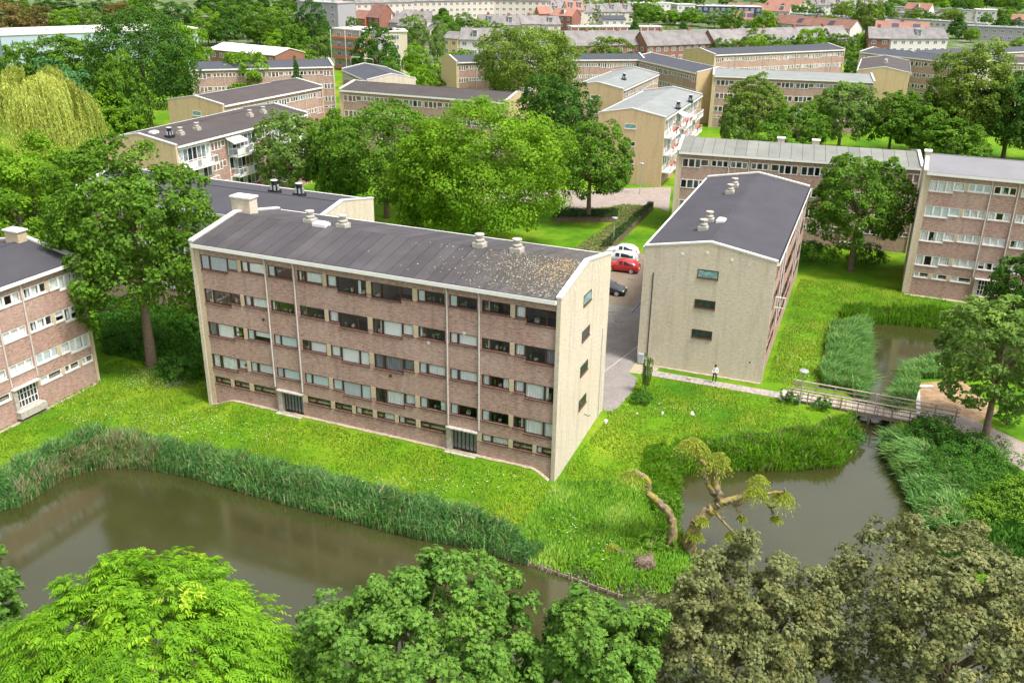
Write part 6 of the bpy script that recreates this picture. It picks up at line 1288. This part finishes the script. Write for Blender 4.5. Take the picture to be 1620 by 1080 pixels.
# dead stalks hanging at the waterline
b_pts = D['pond_a'][:17]; rg_ = random.Random(9); b_ = MB()
for i in range(len(b_pts) - 1):
    a, b = Vector((*b_pts[i], 0)), Vector((*b_pts[i + 1], 0)); L_ = (b - a).length
    for q_ in range(int(L_ * 2.6)):
        p_ = a.lerp(b, rg_.random()); d = Vector((rg_.uniform(-.4, .4), rg_.uniform(-.45, -.02), 0)); b_.obox(p_ + Vector((0, .15, -.35)), p_ + d * .7 + Vector((0, 0, -.74 + rg_.random() * .12)), .022, .022)
tag(b_.build('dead_stalks', M['wood']), 'dead bleached reed stalks hanging over the waterline', 'reed stalks', kind='stuff')
# lawn blades where the lawn is near
def lawn_tufts(poly, n, seed, name, label, hgt=.16, mat='grassblade', wdt=.035, excl=(), edge=.5):
    rg = np.random.default_rng(seed); p_ = samp(poly, n, rg); sd_ = distpoly(p_[:, 0], p_[:, 1], POND); k_ = (~inpoly(p_[:, 0], p_[:, 1], POND)) & (sd_ > edge)
    for e_ in excl: k_ &= ~inpoly(p_[:, 0], p_[:, 1], e_)
    nz = np.sin(p_[:, 0] * .9 + 2 * np.sin(p_[:, 1] * .33)) * np.sin(p_[:, 1] * .8 + 1.3 * np.sin(p_[:, 0] * .41)); k_ &= rg.random(n) < .55 + .45 * nz; p_ = p_[k_]; nz = nz[k_]; n = len(p_); z_ = ground_z(p_[:, 0], p_[:, 1]); a_ = rg.random(n) * 6.283; h_ = hgt * rg.uniform(.5, 1.4, n) * (1 + .5 * nz)
    V = np.zeros((n, 4, 3)); 
    for q_ in range(3): V[:, q_, 0] = p_[:, 0] + np.cos(a_ + q_ * 2.09) * wdt * 1.6; V[:, q_, 1] = p_[:, 1] + np.sin(a_ + q_ * 2.09) * wdt * 1.6; V[:, q_, 2] = z_
    V[:, 3, 0] = p_[:, 0] + rg.normal(0, .06, n); V[:, 3, 1] = p_[:, 1] + rg.normal(0, .06, n); V[:, 3, 2] = z_ + h_
    I = np.arange(n)[:, None] * 4; F = np.concatenate([I + np.array([[0, 1, 3]]), I + np.array([[1, 2, 3]]), I + np.array([[2, 0, 3]])]); t_ = np.tile(np.clip(.45 + .3 * nz + rg.normal(0, .22, n), 0, 1), 3)
    tag(put(name, npmesh(name, V.reshape(-1, 3), F, [M[mat]], t_)), label, 'grass', kind='stuff')
def Af(a_, b__): return tuple(float(t_) for t_ in (AO + a_ * AE + b__ * AN))
mainfoot = [Af(-.2, -.6), Af(30.5, -.6), Af(30.5, 11.5), Af(-.2, 11.5)]; gabfoot = [bp(-.3, -2.5), bp(15.5, -2.6), bp(12, 0), bp(11.4, 31), bp(-4.5, 31), bp(-4.5, 0)]; st_ = [bp(-.12, 3), bp(-11, 3), bp(-11, -13.5), bp(.1, -13), bp(.9, -9.5), bp(1.2, -6), bp(1.0, -3.4), bp(2.5, -2.4)]
lawnA = [(-45, 55), (-36, 76), (-30, 82), (-24, 72), Af(-.2, 0), Af(30.3, 0), Af(31, 9), (10.5, 75), (24.5, 73), (24, 60), (16, 57), (9, 52), (9.5, 42), (2, 47), (-10, 54), (-22, 58), (-33, 53)]
lawn_tufts(lawnA, 90000, 3, 'lawn_grass', 'short yellow green grass between the pond and the main block', excl=(mainfoot, gabfoot, st_))
lawnB = [(22.5, 74.5), (33.5, 103), (46, 100), (52, 88), (40, 86), (31, 84), (28, 73)]
lawn_tufts(lawnB, 30000, 4, 'lawn_grass', 'bright green grass between the gable block and the upper pond', .2)
lawn_tufts([(3.5, 57), (9.5, 57.5), (11, 51), (14, 49), (13.5, 45), (9, 42.5), (3.5, 46.5), (0, 49.5)], 34000, 5, 'meadow_grass', 'rough light green grass on the tip between the two ponds', .32, 'reedlush', .05, edge=.02)
# daisies
def daisies(spots, seed, label):
    rg = np.random.default_rng(seed); P = np.concatenate([np.stack([rg.normal(x_, sx, n), rg.normal(y_, sy, n)], 1) for x_, y_, sx, sy, n in spots]); k_ = (~inpoly(P[:, 0], P[:, 1], POND)) & (~inpoly(P[:, 0], P[:, 1], mainfoot)) & (~inpoly(P[:, 0], P[:, 1], gabfoot)); P = P[k_]; n = len(P); z_ = ground_z(P[:, 0], P[:, 1]) + rg.uniform(.1, .22, n); s_ = rg.uniform(.018, .034, n); V = np.zeros((n, 6, 3))
    for q_ in range(6): V[:, q_, 0] = P[:, 0] + np.cos(q_ * 1.047) * s_; V[:, q_, 1] = P[:, 1] + np.sin(q_ * 1.047) * s_; V[:, q_, 2] = z_ + (q_ % 2) * .01
    I = np.arange(n)[:, None] * 6; F = np.concatenate([I + np.array([[0, 1, 2, 3]]), I + np.array([[0, 3, 4, 5]])]); tag(put('daisies', npmesh('daisies', V.reshape(-1, 3), F, [M['flower']])), label, 'flowers', kind='stuff')
daisies([(-26, 64.5, 3.2, 1.5, 240), (-33, 66, 2.4, 2.0, 160), (-20, 63, 4, 1, 80), (25.5, 79, 2.0, 4, 230), (28, 86, 2, 4, 150), (-5, 56, 5, 1, 160), (13, 69, 3, 1.2, 120), (5, 50, 1.5, 1.5, 120), (-31.5, 73.5, 1.2, 1.4, 350)], 2, 'scattered white daisies on the lawns')
# ------------------------------------------------------------ shrubs and hedges
def bush(name, label, x, y, rx, ry, h, mat, seed, cat='shrub', leaf=.17, n=None, group=None):
    rg = np.random.default_rng(seed); zg = float(ground_z(np.array([x]), np.array([y]))[0]); root = empty(name, (x, y, zg)); tag(root, label, cat, group)
    nl = n or int(min(20000, 5.2 * rx * ry * 2 / (leaf * leaf * .6) + 500)); P, N, tint, C = crown_pts(rg, [rx, ry, h * .62], int(30 + 14 * rx * ry), nl, .24, -.25, .2); V, F, T_ = leaves(P, N, leaf, .6, rg, tint); V[:, 2] = np.maximum(V[:, 2] + h * .4, .02)
    put('foliage', npmesh('foliage', V, F, [M[mat]], T_), root); b_ = MB()
    for q_ in range(5): c_ = C[q_ * 3]; b_.tube([(0, 0, -.1), (c_[0] * .4, c_[1] * .4, h * .35), (c_[0] * .8, c_[1] * .8, max(.1, c_[2] + h * .4) * .9)], [.04, .03, .012], 5)
    b_.build('stems', M['bark'], root); return root
for i, a_ in enumerate(D['bushes']): bush(a_[0], a_[1], *a_[2:7], a_[7], 200 + i, leaf=a_[8])
# white blossoms on the bush left of the main block
x_, y_ = D['bushes'][0][2:4]; daisies([(x_, y_ - 1.2, .9, .5, 160)], 31, 'white blossoms at the foot of the flowering bush by the main block')
def hedge(label, P, h, mat, seed, leaf=.16, dens=200):
    rg = np.random.default_rng(seed); Pn = np.array(P); c_ = Pn.mean(0); root = empty('hedge', (c_[0], c_[1], 0)); tag(root, label, 'hedge'); x_, y_ = Pn[:, 0], Pn[:, 1]; ar = .5 * abs(np.dot(x_, np.roll(y_, 1)) - np.dot(y_, np.roll(x_, 1))); n = int(ar * dens); p_ = samp(P, n, rg) - c_
    z_ = h * rg.random(n) ** .35 * (1 + .06 * np.sin(p_[:, 0] * 2)); P3_ = np.stack([p_[:, 0], p_[:, 1], z_], 1); N = norm(rg.normal(0, .6, (n, 3)) + np.array([0, -.2, 1])); V, F, T_ = leaves(P3_, N, leaf, .7, rg, np.clip(rg.random(n) * .8, 0, 1)); put('foliage', npmesh('foliage', V, F, [M[mat]], T_), root)
    b_ = MB(); m_ = len(P); b_.add([(a - c_[0], b - c_[1], .0) for a, b in P] + [(.96 * (a - c_[0]), .96 * (b - c_[1]), h * .75) for a, b in P], [tuple(range(m_, 2 * m_))] + [(i, (i + 1) % m_, m_ + (i + 1) % m_, m_ + i) for i in range(m_)]); b_.build('twigs', M['bark'], root)
hedge('dark clipped hedge along the footpath behind the parked cars', D['hedge_path'], 1.1, 'hedge', 1, .2, 190)
hedge('very dark low hedge under the tree on the hedged lawn', D['hedge_dark'], 1.0, 'hedge', 2, .2, 160)
for i, P in enumerate(D['cover']): hedge(['low yellowish ground cover right of the tree behind the main block', 'olive ground cover strip beside the footpath hedge'][i], P, .4, 'olive', 5 + i, .22, 60)
# ------------------------------------------------------------ footbridge
f0, f1, k0, k1 = [Vector(q_) for q_ in D['bridge']]
f0 = Vector((23.45, 70.75, .1)); f1 = Vector((33.9, 66.35, .1)); ax = (f1 - f0).normalized(); Lb = (f1 - f0).length; yw = math.atan2(ax.y, ax.x)
br = empty('footbridge', (f0.x, f0.y, 0), yw); tag(br, 'grey wooden footbridge with three rail parapets crossing the pond channel', 'bridge')
W_ = 1.75
for y_ in (0.05, W_ * .5, W_ - .2): MB().box(-.3, Lb + .3, y_, y_ + .15, -.18, .16).build('beam', M['wood'], br)
dk = MB(); rr = random.Random(2)
for i in range(int((Lb + .4) / .16)): x_ = -.2 + i * .16; z_ = rr.random() * .01; dk.box(x_, x_ + .145, -.02, W_ + .02, .17 + z_, .215 + z_, 0 if rr.random() < .8 else 1)
dk = dk.build('deck_plank', [M['woodlight'], M['wood']], br); dk['kind'] = 'stuff'
for side, y_, xa, xb in (('front', -.08, .2, Lb - .5), ('back', W_ + .02, .4, Lb + 1.6)):
    npost = 9
    for i in range(npost):
        x_ = xa + (xb - xa) * i / (npost - 1); MB().box(x_ - .05, x_ + .05, y_ - .05, y_ + .05, -.35, 1.2).build('post', M['wood'], br)
    for z_ in (1.2, .86, .5): MB().box(xa - .35, xb + .25, y_ - .045, y_ + .045, z_, z_ + .075).build('rail', M['woodlight' if z_ > 1 else 'wood'], br)
for x_ in (2.6, 6.5): 
    for y_ in (.15, W_ - .2): MB().tube([(x_, y_, -1.7), (x_, y_, -.18)], .1, 8).build('pile', M['wood'], br)
MB().box(Lb + .1, Lb + .5, -.3, W_ + .3, -1.2, .1).box(-.7, -.3, -.3, W_ + .3, -1.2, .1).build('abutment', M['concrete'], br)
# retaining wall corner
w0, w1, w2 = [Vector((*q_, 0)) for q_ in D['wall_corner']]
rw = empty('retaining_wall', (w0.x, w0.y, 0)); tag(rw, 'L shaped brown retaining wall with white cap at the far end of the footbridge', 'wall')
b_ = MB(); b_.obox(Vector((0, 0, -.5)), w1 - w0 + Vector((0, 0, -.5)), .25, 1.1); b_.obox(Vector((.0, -.14, -.5)), w2 - w0 + Vector((0, 0, -.5)), .25, 1.1); b_.build('wall', M['door_brown'], rw)
b_ = MB(); b_.obox(Vector((-.16, 0, .09)), w1 - w0 + Vector((0, 0, .09)), .34, .08); b_.build('wall_cap', M['offwhite'], rw); b_ = MB(); b_.obox(Vector((0, -.18, .09)), w2 - w0 + Vector((0, 0, .09)), .34, .08); b_.build('wall_cap', M['offwhite'], rw)
# timber bank edging of the grass tip
be = D['bank_edge']; e_ = empty('bank_edging', (be[2][0], be[2][1], -.75)); tag(e_, 'old timber edging along the grass tip at the left pond', 'edging'); rg_ = random.Random(4)
for i in range(1, len(be) - 1):
    a = Vector((be[i][0] - be[2][0], be[i][1] - be[2][1], .12)); b = Vector((be[i + 1][0] - be[2][0], be[i + 1][1] - be[2][1], .12)); MB().obox(a + Vector((0, 0, -.08)), b + Vector((0, 0, -.08)), .06, .26).build('edge_board', M['wood'], e_)
    n_ = int((b - a).length / .55)
    for q_ in range(n_): p_ = a.lerp(b, (q_ + .5) / n_) + Vector((0, -.08, 0)); MB().tube([p_ + Vector((0, 0, -.7)), p_ + Vector((rg_.uniform(-.03, .03), 0, .3))], .05, 6).build('stake', M['wood'], e_)
# ------------------------------------------------------------ street lamps
def lamp(label, x, y, h, style=0, rz=0):
    root = empty('street_lamp', (x, y, 0), rz); tag(root, label, 'street lamp'); MB().tube([(0, 0, 0), (0, 0, .9), (0, 0, h)], [.075, .06, .045], 9).build('pole', M['steel'], root)
    if style == 0:
        b_ = MB(); b_.lathe([(.05, h - .06), (.16, h + .03), (.36, h + .2), (.37, h + .24)], 18); b_.build('lamp_bowl', M['frostgrey'], root); MB().lathe([(.40, h + .24), (.36, h + .30), (.02, h + .36)], 18).build('lamp_cap', M['steel'], root)
    else:
        MB().tube([(0, 0, h), (0, 0, h + .5), (.4, 0, h + .8), (2.0, 0, h + .85)], .05, 8).build('arm', M['white'], root); MB().box(1.6, 2.3, -.12, .12, h + .76, h + .9).build('lamp_head', M['offwhite'], root)
lamp('mushroom street lamp in front of the footbridge railing', 24.15, 69.95, 2.9); lamp('tall mushroom street lamp on the road before the beige gable', D['px']['lamp_plaza'][0], D['px']['lamp_plaza'][1], 4.6); lamp('mushroom street lamp on the lawn behind the main block', D['px']['lamp_lawn'][0], D['px']['lamp_lawn'][1], 3.4)
lamp('tall white arm street lamp beside the blue grey roofed block', -41, 238, 9.5, 1, 0); lamp('white arm street lamp right of the first one by the banded building', -35.5, 238, 9.2, 1, math.pi)
# ------------------------------------------------------------ cars
def car(label, x, y, rz, paint, kind='hatch', group='cars parked behind the main block'):
    root = empty('parked_car', (x, y, .01), rz); tag(root, label, 'car', group)
    L = {'hatch': 4.0, 'wagon': 4.5, 'sedan': 4.4}[kind]; hw = .86; H = 1.46
    # side stations: x, z bottom, z belt, z roof (==belt where no cabin), half width belt, half width roof
    if kind == 'hatch': st = [(-2.0, .32, .62, .62, .70, .70), (-1.9, .24, .88, .88, .80, .78), (-1.55, .22, .93, 1.22, .86, .64), (-1.15, .22, .94, 1.42, .86, .66), (-.2, .22, .92, 1.47, .86, .67), (.35, .22, .90, 1.40, .86, .66), (1.1, .22, .88, .90, .86, .74), (1.6, .22, .80, .80, .82, .76), (1.9, .26, .66, .66, .74, .70), (2.0, .34, .5, .5, .62, .6)]
    elif kind == 'wagon': st = [(-2.25, .32, .66, .66, .72, .72), (-2.18, .24, .92, .94, .80, .76), (-1.95, .22, .95, 1.36, .86, .66), (-1.5, .22, .95, 1.46, .86, .67), (-.2, .22, .93, 1.49, .86, .68), (.4, .22, .91, 1.42, .86, .67), (1.15, .22, .90, .92, .86, .74), (1.8, .22, .80, .80, .82, .76), (2.15, .26, .64, .64, .74, .7), (2.25, .34, .5, .5, .6, .58)]
    else: st = [(-2.2, .32, .7, .7, .72, .7), (-2.1, .24, .90, .90, .80, .78), (-1.55, .22, .95, .97, .84, .74), (-.95, .22, .94, 1.36, .86, .64), (-.2, .22, .92, 1.42, .86, .66), (.3, .22, .90, 1.36, .86, .65), (1.0, .22, .88, .90, .86, .74), (1.65, .22, .78, .78, .82, .76), (2.05, .26, .64, .64, .74, .7), (2.2, .34, .5, .5, .6, .58)]
    b_ = MB(); g_ = MB(); n = len(st); cols = 10; wh = [-1.25 if L < 4.2 else -1.35, 1.25 if L < 4.2 else 1.35]
    def ring(s_): x_, zb, zt, zr_, wb, wr = s_; zm = (zb + zt) / 2 + .06; return [(x_, -wb * .9, zb), (x_, -wb * 1.0, zm), (x_, -wb * .97, zt), (x_, -wr, max(zr_ - .04, zt + .002)), (x_, -wr * .6, zr_ + .012), (x_, wr * .6, zr_ + .012), (x_, wr, max(zr_ - .04, zt + .002)), (x_, wb * .97, zt), (x_, wb, zm), (x_, wb * .9, zb)]
    R_ = [ring(s_) for s_ in st]
    for r_ in R_: b_.v += r_
    for i in range(n - 1):
        for j in range(cols): b_.f.append((i * cols + j, (i + 1) * cols + j, (i + 1) * cols + (j + 1) % cols, i * cols + (j + 1) % cols)); b_.m.append(0)
    b_.f.append(tuple(range(cols))[::-1]); b_.m.append(0); b_.f.append(tuple((n - 1) * cols + j for j in range(cols))); b_.m.append(0)
    me = b_.mesh('body', [M[paint]]); bm = bmesh.new(); bm.from_mesh(me); bmesh.ops.recalc_face_normals(bm, faces=bm.faces[:]); bm.to_mesh(me); bm.free(); me.polygons.foreach_set('use_smooth', [True] * len(me.polygons)); put('body', me, root)
    def lerp(a, b, t_): return Vector(a).lerp(Vector(b), t_)
    def glassquad(nm, a, b, c, d, off, k=.12, ku=.12):
        a, b, c, d = map(Vector, (a, b, c, d)); n_ = (b - a).cross(d - a); n_.normalize(); 
        if n_.dot(Vector(off)) < 0: n_ = -n_
        ce = (a + b + c + d) / 4; q_ = [ce + (p_ - ce) * (1 - k) + n_ * .012 for p_ in (a, b, c, d)]; MB().add(q_ + [p_ - n_ * .02 for p_ in q_], [(0, 1, 2, 3), (0, 4, 5, 1), (1, 5, 6, 2), (2, 6, 7, 3), (3, 7, 4, 0)]).build(nm, M['car_glass'], root)
    cab = [i for i in range(n) if st[i][3] > st[i][2] + .1]; i0, i1 = cab[0], cab[-1]
    for s_ in (1, -1):
        jb, jr = (2, 3) if s_ == -1 else (7, 6)
        mid_ = cab[len(cab) // 2]
        for (ia, ib) in ((i0, mid_), (mid_, i1)):
            glassquad('side_window', R_[ia][jb], R_[ib][jb], R_[ib][jr], R_[ia][jr], (0, s_, 0), .14)
    glassquad('windscreen', R_[i1 + 1][3], R_[i1 + 1][6], R_[i1][6], R_[i1][3], (1, 0, 1), .1); glassquad('rear_window', R_[i0 - 1][3], R_[i0 - 1][6], R_[i0][6], R_[i0][3], (-1, 0, .5), .14)
    for wx in wh:
        for s_ in (1, -1):
            y_ = s_ * .80; w_ = MB(); w_.tube([(0, -.1, 0), (0, -.1, .0001), (0, .1, 0)], .31, 20) if False else None
            w_ = MB(); vs = []; nn = 20
            for yy, rr2 in ((-.1, .27), (-.09, .31), (.09, .31), (.1, .27)): vs += [(math.cos(6.283 * q_ / nn) * rr2, yy, math.sin(6.283 * q_ / nn) * rr2) for q_ in range(nn)]
            w_.add(vs, [(k_ * nn + q_, k_ * nn + (q_ + 1) % nn, (k_ + 1) * nn + (q_ + 1) % nn, (k_ + 1) * nn + q_) for k_ in range(3) for q_ in range(nn)] + [tuple(range(nn))[::-1], tuple(3 * nn + q_ for q_ in range(nn))]); wo_ = w_.build('wheel', M['rubber'], root, loc=(wx, y_, .31))
            r_ = MB(); yy = .104 * s_; 
            for q_ in range(5): a_ = q_ * 1.2566; r_.obox((0, yy, 0), (math.cos(a_) * .2, yy, math.sin(a_) * .2), .07, .02, up=(0, 1, 0))
            vs = [(math.cos(6.283 * q_ / nn) * rr2, yy, math.sin(6.283 * q_ / nn) * rr2) for rr2 in (.19, .235) for q_ in range(nn)]; r_.add(vs, [(q_, (q_ + 1) % nn, nn + (q_ + 1) % nn, nn + q_) for q_ in range(nn)]); r_.build('rim', M['coping'], wo_)
    xf, xr = st[-2][0], st[0][0]
    for s_ in (1, -1):
        MB().box(xf - .12, xf + .05, s_ * .62 - .14, s_ * .62 + .14, .56, .68).build('headlight', M['lamp_clear'], root); MB().box(xr + .02, xr + .14, s_ * .68 - .1, s_ * .68 + .1, .62, .92).build('tail_light', M['lamp_red'], root); MB().box(st[i1][0] + .35, st[i1][0] + .5, s_ * .93 - .07, s_ * .93 + .07, .9, 1.02).build('wing_mirror', M[paint], root)
    MB().box(xr - .02, xr + .06, -.7, .7, .32, .5).box(st[-1][0] - .06, st[-1][0] + .03, -.58, .58, .32, .44).build('bumper', M[paint if paint != 'car_silver' else 'grey_wall'], root); MB().box(xr - .03, xr + .0, -.26, .26, .52, .63).build('number_plate', M['white'], root)
    return root
for a_ in D['cars']: car(*a_)
# ------------------------------------------------------------ person
def person(x, y, rz):
    root = empty('person', (x, y, .03), rz); tag(root, 'person in a white jumper and dark trousers standing with bowed head on the slab path', 'person')
    me = bpy.data.meshes.new('body'); J = dict(pel=(0, 0, .93), wa=(0, .01, 1.08), ch=(0, .0, 1.3), ne=(0, -.03, 1.47), hd=(0, -.07, 1.58), ht=(0, -.09, 1.70), ls=(.18, 0, 1.40), le=(.25, -.02, 1.13), lw=(.15, -.22, 1.05), lh=(.08, -.28, 1.06), rs=(-.18, 0, 1.40), re=(-.25, -.02, 1.13), rw=(-.15, -.22, 1.05), rh=(-.08, -.28, 1.07), lhip=(.10, 0, .88), lk=(.13, -.03, .5), la=(.14, 0, .1), lt=(.16, -.17, .04), rhip=(-.10, 0, .88), rk=(-.12, -.03, .5), ra=(-.13, 0, .1), rt=(-.15, -.17, .04))
    E_ = [('pel', 'wa'), ('wa', 'ch'), ('ch', 'ne'), ('ne', 'hd'), ('hd', 'ht'), ('ch', 'ls'), ('ls', 'le'), ('le', 'lw'), ('lw', 'lh'), ('ch', 'rs'), ('rs', 're'), ('re', 'rw'), ('rw', 'rh'), ('pel', 'lhip'), ('lhip', 'lk'), ('lk', 'la'), ('la', 'lt'), ('pel', 'rhip'), ('rhip', 'rk'), ('rk', 'ra'), ('ra', 'rt')]
    rad = dict(pel=.14, wa=.125, ch=.15, ne=.055, hd=.085, ht=.075, ls=.075, le=.055, lw=.04, lh=.035, rs=.075, re=.055, rw=.04, rh=.035, lhip=.1, lk=.068, la=.045, lt=.04, rhip=.1, rk=.068, ra=.045, rt=.04); ks = list(J)
    me.from_pydata([J[k_] for k_ in ks], [(ks.index(a), ks.index(b)) for a, b in E_], []); o = put('body', me, root)
    o.modifiers.new('s', 'SKIN'); sk = me.skin_vertices[0].data
    for i, k_ in enumerate(ks): sk[i].radius = (rad[k_], rad[k_] * .8)
    sk[0].use_root = True; o.modifiers.new('ss', 'SUBSURF').levels = 2; bpy.context.view_layer.update(); dg = bpy.context.evaluated_depsgraph_get(); m2 = bpy.data.meshes.new_from_object(o.evaluated_get(dg)); o.modifiers.clear(); o.data = m2; m2.name = 'body'; m2.materials.clear()
    for k_ in ('skin', 'whitecloth', 'darkcloth', 'shoe'): m2.materials.append(M[k_])
    for p_ in m2.polygons:
        c_ = p_.center; p_.use_smooth = True; hand = c_.y < -.235 and 1.0 < c_.z < 1.15
        p_.material_index = 3 if c_.z < .1 else 2 if c_.z < .94 and not hand else 0 if (c_.z > 1.47 or hand) else 1
    MB().lathe([(.06, 1.62), (.098, 1.645), (.105, 1.70), (.09, 1.755), (.05, 1.785), (.005, 1.79)], 14, (0, -.055, 0)).build('hair', M['hair'], root, True)
    for s_ in (1, -1):
        b_ = MB()
        for q_ in range(4): x_ = s_ * (.05 + .02 * q_); b_.tube([(s_ * .085, -.26, 1.06), (x_, -.31, 1.065 + .005 * q_), (x_ * .7, -.33 + .005 * q_, 1.05)], [.012, .010, .007], 6)
        b_.tube([(s_ * .10, -.25, 1.07), (s_ * .075, -.27, 1.1), (s_ * .05, -.29, 1.1)], [.012, .010, .008], 6); b_.build('fingers', M['skin'], root, True)
    MB().box(-.035, .035, -.335, -.325, 1.04, 1.18).build('phone', M['black'], root)
person(D['px']['person'][0], D['px']['person'][1] + .15, math.radians(-8))
for (x_, y_, w_, lb) in ((10.4, 46.6, .9, 'low bright herb clump at the foot of the forked pollard willow'), (12.6, 47.2, .8, 'small herb clump right at the water beside the forked pollard willow')):
    bush('shrub', lb, x_, y_, w_, w_ * .8, .7, 'herb', int(x_ * 10), leaf=.12)
# small stones on the grass by the main block's end wall
for i, (x_, y_, s_, lb) in enumerate(D['stones']):
    b_ = MB(); rg_ = random.Random(i); b_.tube([(0, 0, -.1), (0, 0, 0), (.04, 0, s_ * .5), (.02, .02, s_ * .95)], [s_ * .6, s_ * .7, s_ * .5, s_ * .1], 8, wob=.4, seed=i); o = b_.build('stone', M['offwhite'], None, False, (x_, y_, float(ground_z(np.array([x_]), np.array([y_]))[0])), i * 1.3); tag(o, lb, 'stone')
# pale sandy strip where the wall meets the lawn
def strip(name, a, b, w_, label, parent=None):
    b_ = MB(); a = np.array(a); b = np.array(b); d = (b - a) / np.linalg.norm(b - a); nn_ = np.array([d[1], -d[0]]); n_ = int(np.linalg.norm(b - a) / .35); rg = np.random.default_rng(3)
    pts = []
    for i in range(n_ + 1):
        p_ = a + (b - a) * i / n_; q_ = p_ + nn_ * w_ * rg.uniform(.6, .9); pts.append((p_, q_))
    for i in range(n_):
        vs = [pts[i][0], pts[i][1], pts[i + 1][1], pts[i + 1][0]]; b_.add([(v_[0], v_[1], float(ground_z(v_[0:1], v_[1:2])[0]) + .035) for v_ in vs], [(0, 1, 2, 3)])
    tag(b_.build(name, M['sand']), label, kind='structure')
strip('sandy_strip', Af(.3, .1), Af(29.9, .1), .45, 'pale sandy strip at the foot of the main block facade')
Cl = lambda a_: tuple(co + a_ * np.array([math.cos(Cy), math.sin(Cy)])); strip('sandy_strip', Cl(8), Cl(29.8), .5, 'pale sandy strip at the foot of the near left block')
dv = np.array([math.cos(-.39), math.sin(-.39)]); strip('sandy_strip', tuple(np.array([43.75, 98.9]) + .3 * dv), tuple(np.array([43.75, 98.9]) + 20 * dv), .9, 'pale sandy strip at the foot of the near right block')
strip('sandy_strip', bp(.3, -.02), bp(11.2, -.02), .5, 'pale stony strip at the foot of the beige gable')

sheet('yard', D['yard'], M['plaza'], .012, 'brownish paved yard behind the big tree on the left')
